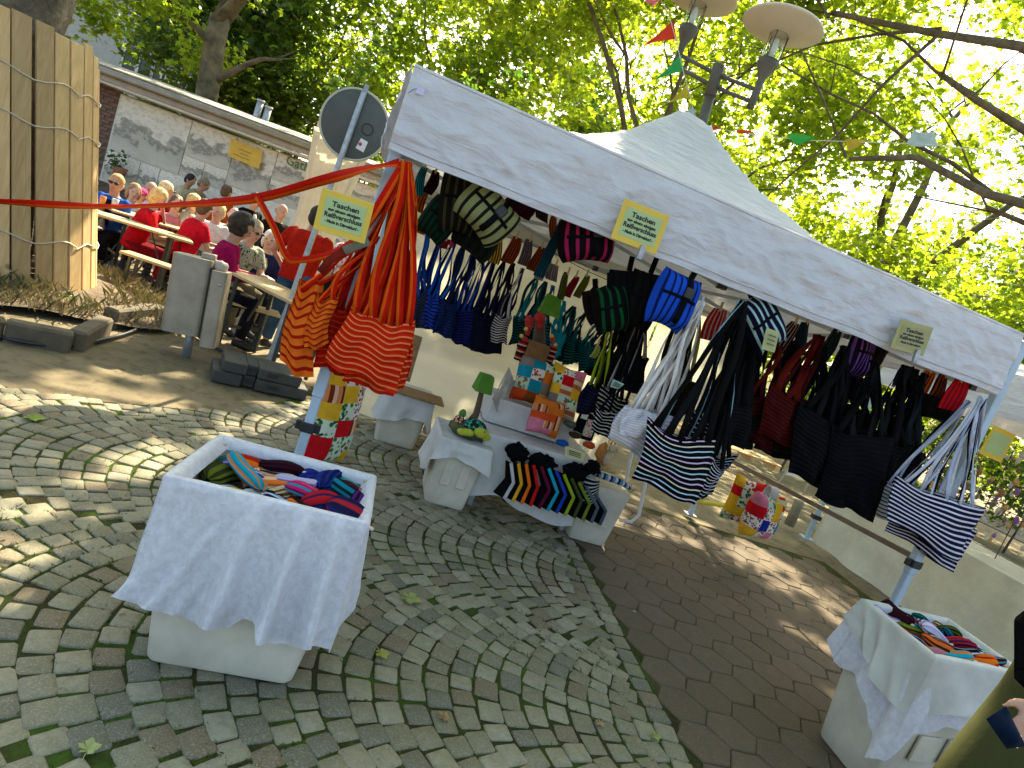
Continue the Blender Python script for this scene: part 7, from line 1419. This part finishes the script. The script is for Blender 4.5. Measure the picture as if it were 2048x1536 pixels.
def person(label, HC, phi, pose, shirt, trousers, hair, lean=.1, arms=('table', 'table'), skin=0, vox=.02, hairtype='short', headturn=0.0, nod=0.0, sleeves='long', extras=None, shoes='#201c18', group=None, scale=1.0, width=1.0):
    HC = Vector(HC); f = Vector((math.sin(phi), -math.cos(phi), 0)); s = Vector((math.cos(phi), math.sin(phi), 0)); z = Vector((0, 0, 1)); S = scale
    g0 = gz(HC.x, HC.y); up = (z*math.cos(lean)+f*math.sin(lean)); fw = (f*math.cos(lean)-z*math.sin(lean))
    NB = HC - z*.165*S - f*(.03+.04*nod)*S; PV = NB-up*.50*S
    t = thing('person', (PV.x, PV.y, g0), label, 'person', group)
    ht = phi+headturn; hf = Vector((math.sin(ht), -math.cos(ht), 0)); hs = Vector((math.cos(ht), math.sin(ht), 0)); hu = (z*math.cos(nod)+hf*math.sin(nod)); hf = (hf*math.cos(nod)-z*math.sin(nod))
    sk = MB(); sk.ell(HC+hu*.012*S, (.077*S, .098*S, .112*S), (hs, hf, hu), 16, 12); sk.ell(HC-hu*.062*S+hf*.022*S, (.058*S, .066*S, .058*S), (hs, hf, hu), 12, 8)
    sk.ell(HC-hu*.012*S+hf*.104*S, (.014*S, .022*S, .024*S), (hs, hf, hu), 8, 6)
    for e in (-1, 1): sk.ell(HC-hu*.005*S+hs*(e*.080*S)-hf*.005*S, (.014*S, .022*S, .032*S), (hs, hf, hu), 8, 6)
    sk.tube([HC-hu*.06*S, NB-up*.03*S], [.056*S, .062*S], 12)
    tor = [(0, .155, .115), (.12, .150, .112), (.26, .160, .118), (.38, .175, .115), (.455, .165, .092), (.50, .085, .07)]
    X6 = [s]*6; Y6 = [fw]*6; C6 = [PV+up*(a*S) for a, _, _ in tor]
    loft(sk, C6, X6, Y6, [b*.94*S*width for _, b, _ in tor], [c*.94*S*width for _, _, c in tor])
    sh = MB(); loft(sh, [PV-up*.06*S]+C6, [s]*7, [fw]*7, [.168*S*width]+[(b+.012)*S*width for _, b, _ in tor], [.128*S*width]+[(c+.014)*S*width for _, _, c in tor])
    hands = []
    for e, am in ((-1, arms[0]), (1, arms[1])):
        SHp = NB-up*.055*S+s*(e*.175*S*width)
        if am == 'table': EL = SHp+f*.10*S-z*.25*S+s*e*.05*S; HA = EL+f*.22*S+z*.03*S-s*e*.09*S
        elif am == 'down': EL = SHp-z*.28*S+s*e*.05*S-f*.02*S; HA = EL-z*.24*S+f*.06*S
        elif am == 'raise': EL = SHp+f*.20*S-z*.10*S+s*e*.12*S; HA = HC+s*e*.10*S-z*.02*S+f*.04*S
        elif am == 'fold': EL = SHp-z*.27*S+s*e*.06*S; HA = EL+f*.2*S+z*.10*S-s*e*.16*S
        elif am == 'reach': EL = SHp+f*.2*S-z*.18*S; HA = EL+f*.24*S-z*.04*S
        elif am == 'hip': EL = SHp-z*.26*S+s*e*.14*S-f*.04*S; HA = EL-z*.18*S+f*.12*S-s*e*.12*S
        sk.tube([SHp, EL, HA], [.046*S, .038*S, .026*S], 10); d = (HA-EL).normalized(); hand(sk, HA, d, z if abs(d.z) < .8 else f, -e, .5, S*.95)
        hands.append(HA)
        if sleeves == 'long': sh.tube([SHp-s*e*.03*S, SHp, EL, EL+(HA-EL)*.92], [.07*S, .066*S, .054*S, .040*S], 12)
        else: sh.tube([SHp-s*e*.03*S, SHp, SHp+(EL-SHp)*.72], [.07*S, .068*S, .066*S], 12)
    tr = MB(); loft(tr, [PV+up*.06*S, PV, PV-up*.07*S], [s]*3, [fw]*3, [.165*S*width, .172*S*width, .15*S*width], [.122*S*width, .128*S*width, .118*S*width]); shoes_l = []
    for e in (-1, 1):
        so = MB(); hp = PV+s*(e*.085*S*width)-up*.02*S
        if pose == 'sit': kn = hp+f*.40*S+s*e*.05*S-z*.01; an = Vector((kn.x, kn.y, g0+.09))-f*.04
        else:
            h = hp.z-g0; kn = hp-z*(h*.47)+f*.02+s*e*.01; an = Vector((hp.x, hp.y, g0+.09))+s*e*.02-f*.01
        sk.tube([hp, kn, an], [.075*S, .055*S, .038*S], 10); tr.tube([hp, hp+(kn-hp)*.5, kn, kn+(an-kn)*.5, an+(kn-an)*.06], [.092*S, .083*S, .068*S, .064*S, .058*S], 12)
        so.tube([an-f*.06+z*-.03, an-z*.03, an+f*.09-z*.05, an+f*.16-z*.06], [.036, .045, .040, .022], 10); shoes_l.append(so)
    b = sk.build('body', SK(skin), t); remesh(b, min(vox, .014))
    o = sh.build('shirt', shirt, t); remesh(o, vox); 
    o = tr.build('trousers', trousers, t); remesh(o, vox); 
    for so in shoes_l: so.build('shoe', mat('shoe '+shoes, shoes, .6, .2), t)
    if hair:
        hm_ = mat('hair '+hair, hair, .7, .45, 30, .8, 80, .006); hb = MB()
        if hairtype == 'bald': hb.ell(HC-hu*.0*S-hf*.03*S, (.080*S, .085*S, .07*S), (hs, hf, hu), 14, 10)
        elif hairtype == 'curly':
            rr = random.Random(int(HC.x*100))
            for k in range(120):
                q = Vector((rr.gauss(0, 1), rr.gauss(0, 1), rr.gauss(0, 1))).normalized()
                if q.y > .45 and q.z < .5: continue
                hb.ell(HC+hs*(q.x*.085*S)+hf*(q.y*.095*S-.02)+hu*(q.z*.105*S+.03), .034*S, seg=8, rings=6, disp=.4)
        else:
            hb.ell(HC+hu*.035*S-hf*.018*S, (.090*S, .104*S, .098*S), (hs, hf, hu), 18, 12, disp=.12, sc=3); hb.ell(HC-hu*.02*S-hf*.05*S, (.084*S, .070*S, .085*S), (hs, hf, hu), 14, 10, disp=.1, sc=3)
            if hairtype == 'bob':
                for e in (-1, 1): hb.ell(HC-hu*.03*S+hs*(e*.075*S)-hf*.02*S, (.028*S, .06*S, .085*S), (hs, hf, hu), 10, 8, disp=.2)
        o = hb.build('hair', hm_, t); remesh(o, .012, 1)
    for e in (-1, 1): mb = MB(); mb.ell(HC+hu*.012*S+hf*.090*S+hs*(e*.032*S), (.011*S, .008*S, .007*S), (hs, hf, hu), 8, 6); mb.build('eye', M_['black'], t)
    mb = MB(); mb.ell(HC-hu*.055*S+hf*.088*S, (.022*S, .008*S, .006*S), (hs, hf, hu), 10, 6); mb.build('mouth', mat('lips', (.35, .12, .10), .5, .1), t)
    if extras and 'sunglasses' in extras:
        mb = MB()
        for e in (-1, 1): mb.ell(HC+hu*.014*S+hf*.098*S+hs*(e*.033*S), (.028*S, .010*S, .020*S), (hs, hf, hu), 12, 8)
        mb.tube([HC+hu*.018*S+hf*.10*S-hs*.07*S, HC+hu*.018*S+hf*.106*S, HC+hu*.018*S+hf*.10*S+hs*.07*S], .004, 5)
        for e in (-1, 1): mb.tube([HC+hu*.018*S+hf*.10*S+hs*(e*.07*S), HC+hu*.015*S+hs*(e*.088*S)], .004, 5)
        mb.build('sunglasses', M_['black'], t)
    if extras and 'cap' in extras:
        mb = MB(); mb.ell(HC+hu*.06*S, (.094*S, .110*S, .075*S), (hs, hf, hu), 16, 10); mb.ell(HC+hu*.055*S+hf*.12*S, (.07*S, .06*S, .008*S), (hs, hf, hu), 12, 6); mb.build('cap', extras['cap'], t)
    if extras and 'bib' in extras:
        mb = MB(); loft(mb, [C6[1]+fw*.02, C6[3]+fw*.022, C6[4]+fw*.02], [s]*3, [fw]*3, [.08*S, .085*S, .05*S], [.122*S, .128*S, .1*S]); mb.build('undershirt', extras['bib'], t)
    if extras and 'strap' in extras:
        mb = MB(); mb.ribbon([NB-up*.03+s*.10-fw*.10, PV+up*.34+s*.03-fw*.138, PV+up*.18-s*.06-fw*.135, PV+up*.04-s*.13-fw*.11], s, .02, .004); mb.build('bag_strap', M_['black'], t)
    return t, hands
PI = math.pi
_colf = col
def col(c, trans=0): return mat('garment '+c, c, .9, .3, 9, .9, 15, .035, spec=.06)
JE, DK, BG_ = col('#3c5878'), col('#1c1c22'), col('#6a6250')
P_ = lambda px, py, d: Z(px, py, d)
person('seated person in a blue jacket with sunglasses facing the camera', P_(232, 367, 8.2), .25, 'sit', col('#2c5cb8'), DK, '#c89a60', .12, ('table', 'table'), 0, .02, 'short', .1, .1, extras={'sunglasses': 1, 'bib': col('#15171c')})
person('seated person in a grey top half hidden behind the planks', P_(176, 372, 7.9), .9, 'sit', col('#8a8c84'), DK, '#6a5a48', .15, ('table', 'table'), 0, .022)
person('seated person in a pink cap behind the person in red', P_(281, 391, 9.3), .4, 'sit', col('#c06a90'), DK, '#7a5a38', .1, ('table', 'table'), 2, .022, scale=.9, extras={'cap': col('#d04a88')})
person('blonde person in a red top raising an arm to the head', P_(318, 396, 7.9), 2.2, 'sit', col('#b81420'), col('#7a1420'), '#e0b878', .22, ('table', 'raise'), 2, .018, 'bob', -.5, .35, 'short')
person('blond person seated just behind the blonde one in red', P_(333, 380, 9.2), 2.6, 'sit', col('#8c1c24'), DK, '#e8cc98', .1, ('table', 'table'), 2, .022, 'short', extras={'sunglasses': 1})
person('dark haired person in a cream shirt bending at the counter', P_(381, 361, 12.4), 1.3, 'stand', col('#c8c0a0'), BG_, '#14100c', .5, ('reach', 'reach'), 1, .024, 'short', .1, .4, 'short')
person('person in a beige shirt bending at the counter beside the cream shirt', P_(408, 370, 12.0), 1.6, 'stand', col('#8c8468'), BG_, '#7a6a50', .75, ('reach', 'reach'), 1, .024, 'short', 0, .5, 'short')
person('seated person in a pale cream top left of the red shirt', P_(389, 405, 9.2), 2.5, 'sit', col('#d0c4a8'), BG_, '#d8b878', .15, ('table', 'table'), 2, .02, 'bob')
person('seated person in a red shirt seen from behind with a dark bag strap', P_(410, 418, 8.2), 2.5, 'sit', col('#c4182c'), DK, '#5a4630', .18, ('table', 'table'), 0, .018, 'short', .5, .25, 'short', extras={'strap': 1}, width=1.12)
person('standing person in a rust orange top seen from behind', P_(454, 384, 11.4), 2.9, 'stand', col('#a8481c'), DK, '#5a4028', .0, ('down', 'down'), 0, .024, 'short')
person('standing person in a black jacket over white, facing right', P_(512, 401, 10.2), 1.2, 'stand', col('#121214'), DK, '#4a3826', .05, ('fold', 'fold'), 0, .022, 'short', .1, .15, extras={'bib': col('#d0d0d0')})
person('grey haired person in a light checked shirt sitting in the sun', P_(467, 431, 9.6), .5, 'sit', col('#a8a8a0'), DK, '#b8aca0', .15, ('table', 'table'), 2, .02, 'bald', 0, .15, 'short')
person('seated person in a magenta top with dark curly hair, seen from behind', P_(482, 456, 6.15), 2.0, 'sit', col('#98104c'), DK, '#2a1c10', .10, ('table', 'table'), 1, .016, 'curly', .3, .35)
person('person in a green floral blouse with dark glasses leaning on the table', P_(508, 462, 6.9), 1.1, 'sit', printed('green floral blouse', '#8c9484', ['#4c5a48', '#30402c', '#a8b09c'], 22), BG_, '#a89a80', .3, ('table', 'table'), 2, .018, 'short', .1, .25, 'short', extras={'sunglasses': 1})
person('white haired person in a navy waistcoat facing the camera', P_(541, 480, 7.7), .35, 'sit', col('#28284c'), DK, '#e8e4dc', .15, ('table', 'table'), 2, .018, 'bob', -.1, .1, extras={'bib': col('#c8b878')})
person('bald person in a dark shirt standing near the mural', P_(563, 424, 9.8), .9, 'stand', col('#1c1a1a'), DK, '#8a7460', .05, ('fold', 'fold'), 0, .022, 'bald', .2, .1)
person('standing person in a red shirt and jeans seen from behind', P_(636, 436, 6.75), 3.0, 'stand', col('#b02010'), JE, '#241610', .08, ('hip', 'hip'), 1, .016, 'short', .1, .1, 'short', width=1.18)
person('seated person in a white blouse right of the person in blue', P_(268, 384, 9.0), .6, 'sit', col('#e4dcd0'), DK, '#9a7a50', .12, ('table', 'table'), 2, .022, 'bob', .2, .1, 'short')
person('seated person in a white shirt behind the blonde person in red', P_(302, 380, 9.6), .1, 'sit', col('#dcd8d0'), DK, '#c8b8a0', .12, ('table', 'fold'), 0, .022, 'bald', -.2, .1, 'short')
person('seated person in a pink top between the red shirts', P_(352, 408, 9.0), .5, 'sit', col('#d07880'), DK, '#6a4a30', .15, ('table', 'table'), 2, .022, 'bob', .1, .15, 'short')
person('seated person in a white top left of the magenta one', P_(436, 424, 8.9), .3, 'sit', col('#e0dcd4'), BG_, '#e0c890', .15, ('table', 'table'), 2, .022, 'short', -.3, .1, 'short')
person('person in a white and red top seen right of the left sign', P_(716, 470, 8.4), .2, 'sit', printed('white and red blouse', '#e0d8d0', ['#b82830', '#c86060', '#d8a0a0'], 20), DK, '#8a6a48', .1, ('table', 'table'), 2, .022, 'bob', .1, .1, 'short')
# drinks and things on the tables
for k, (px, py, d_, c_, lb) in enumerate(((232, 398, 7.6, '#d8d030', 'yellow green flowers in front of the person in blue'), (205, 402, 7.6, '#d08040', 'orange drink beside the flowers'))):
    p = Z(px, py, d_); t = thing('table_posy' if k == 0 else 'drink_glass', p, lb, 'flowers' if k == 0 else 'drink')
    if k == 0: leaves('blossoms', [p+Vector((0, 0, .05))]*3, [.07]*3, 26, .03, mat('yellow blossoms', c_, .6, .3, 20, .1, trans=.4), t, 9); mb = MB(); mb.lathe(p-Vector((0, 0, .10)), [(0, 0), (.03, 0), (.04, .1), (.03, .1), (0, .02)], 12); mb.build('vase', mat('vase', (.5, .5, .48), .3, .1), t)
    else: mb = MB(); mb.lathe(p-Vector((0, 0, .06)), [(0, 0), (.03, 0), (.035, .12), (.03, .12), (0, .1)], 12); mb.build('glass', mat('orange drink', c_, .2, .2), t)
# person at the right edge, close to the camera
Q = Z(2110, 1420, 1.75); q0 = Vector((Q.x+.10, Q.y, 0)); pr_ = thing('person', q0, 'person in a long olive coat at the lower right edge holding a cigarette', 'person')
bd = MB(); ctr = lambda h: Vector((q0.x, q0.y, h)); X = Vector((1, 0, 0)); Y = Vector((0, 1, 0))
hs_ = [0.08, .45, .8, .95, 1.15, 1.32, 1.40]; loft(bd, [ctr(h) for h in hs_], [X]*7, [Y]*7, [.10, .13, .17, .16, .17, .15, .06], [.10, .12, .14, .12, .13, .10, .06]); bd.tube([ctr(1.38), ctr(1.52)], [.055, .055], 12); bd.ell(ctr(1.62), (.078, .098, .118), seg=16, rings=12); bd.ell(ctr(1.60)-Y*.1, (.013, .02, .022), seg=8, rings=6)
wr = Z(2076, 1420, 1.5); el = Vector((q0.x+.02, q0.y-.16, 1.02)); bd.tube([ctr(1.32)+Vector((.14, -.02, 0)), el, wr], [.05, .042, .028], 10)
hd_ = (Z(2040, 1468, 1.48)-wr).normalized(); hand(bd, wr-hd_*.02, hd_, -CF, 1, .75, .9); o = bd.build('body', SK(0), pr_); remesh(o, .009, 2)
ol = mat('olive coat cloth', (.060, .064, .024), .95, .15, 8, .25, 60, .004, spec=.05)
ctm = MB(); hh = [(.28, .315, .24), (.5, .29, .22), (.75, .255, .20), (.95, .22, .18), (1.12, .21, .17), (1.28, .21, .16), (1.38, .14, .12), (1.41, .08, .08)]
vs_ = []; sg_ = 40
for i, (h, a, b) in enumerate(hh):
    for k in range(sg_): t_ = 2*math.pi*k/sg_; w_ = 1+(.045*math.sin(7*t_)+.03*math.sin(11*t_+1))*max(0, (1.0-h)); vs_.append(ctr(h)+X*(math.cos(t_)*a*w_)+Y*(math.sin(t_)*b*w_))
ctm.add(vs_, [(i*sg_+k, i*sg_+(k+1) % sg_, (i+1)*sg_+(k+1) % sg_, (i+1)*sg_+k) for i in range(len(hh)-1) for k in range(sg_)]); ctm.build('coat', ol, pr_)
mb = MB(); mb.tube([ctr(1.30)+Vector((.16, -.03, 0)), (ctr(1.3)+Vector((.16, -.03, 0))+el)/2, el, el+(wr-el)*.5, el+(wr-el)*.80], [.075, .07, .062, .052, .048], 14); mb.build('sleeve', ol, pr_)
mb = MB(); cf = wr+(el-wr)*.24; dd_ = (wr-el).normalized(); mb.tube([cf-dd_*.09, cf-dd_*.02, cf+dd_*.03], [.054, .058, .050], 14); mb.build('cuff', fabric('navy cuff', '#0c1a30'), pr_)
mb = MB(); mb.ell(ctr(1.66)+Y*.02, (.088, .105, .10), seg=16, rings=10); mb.build('hair', mat('hair #3c2c1c', '#3c2c1c', .7, .45, 30, .8, 80, .006), pr_)
mb = MB()
for e in (-1, 1): mb.tube([ctr(.5)+X*e*.09, ctr(.08)+X*e*.09], [.075, .06], 12); mb.tube([ctr(.05)+X*e*.09+Y*.05, ctr(.045)+X*e*.09-Y*.16], [.045, .03], 10)
mb.build('trousers', DK, pr_)
cg = Z(2040, 1470, 1.45); mb = MB(); mb.tube([cg, cg+(CX*-.3+CU*-.9).normalized()*.03], .0038, 8); tag(mb.build('cigarette', mat('cigarette paper', (.8, .78, .72), .7, .05), origin=cg), 'white cigarette between the fingers of the person in olive', 'cigarette')
mb = MB(); bgp = Z(2085, 1300, 1.62); mb.box(bgp, (.14, .06, .20), (CX, CF, CU), bev=.025); bg_t = thing('shoulder_bag', bgp, 'black shoulder bag at the side of the person in olive', 'bag'); mb.build('body', col('#0c0c0c'), bg_t)
mb = MB(); mb.ribbon([bgp+Vector((0, 0, .08)), bgp+Vector((.03, 0, .25)), ctr(1.36)+Vector((-.09, -.05, 0))], X, .03, .004); mb.build('strap', M_['black'], bg_t)
nf_ = Z(2000, 1440, 1.42); mb = MB(); tt_ = thing('folded_cloth', nf_, 'dark navy folded cloth held against the olive coat', 'cloth'); quadgrid(mb, [Z(1972, 1438, 1.44), Z(2012, 1412, 1.44), Z(2050, 1490, 1.42), Z(2012, 1496, 1.42)], 8, 8, lambda i, j: CF*(-.03*math.sin(math.pi*i)*math.sin(math.pi*j))); quadgrid(mb, [Z(1976, 1440, 1.46), Z(2014, 1416, 1.46), Z(2052, 1492, 1.44), Z(2014, 1498, 1.44)], 4, 4); mb.build('cloth', fabric('navy cuff', '#0c1a30'), tt_)
# jeans details: the standing man's belt
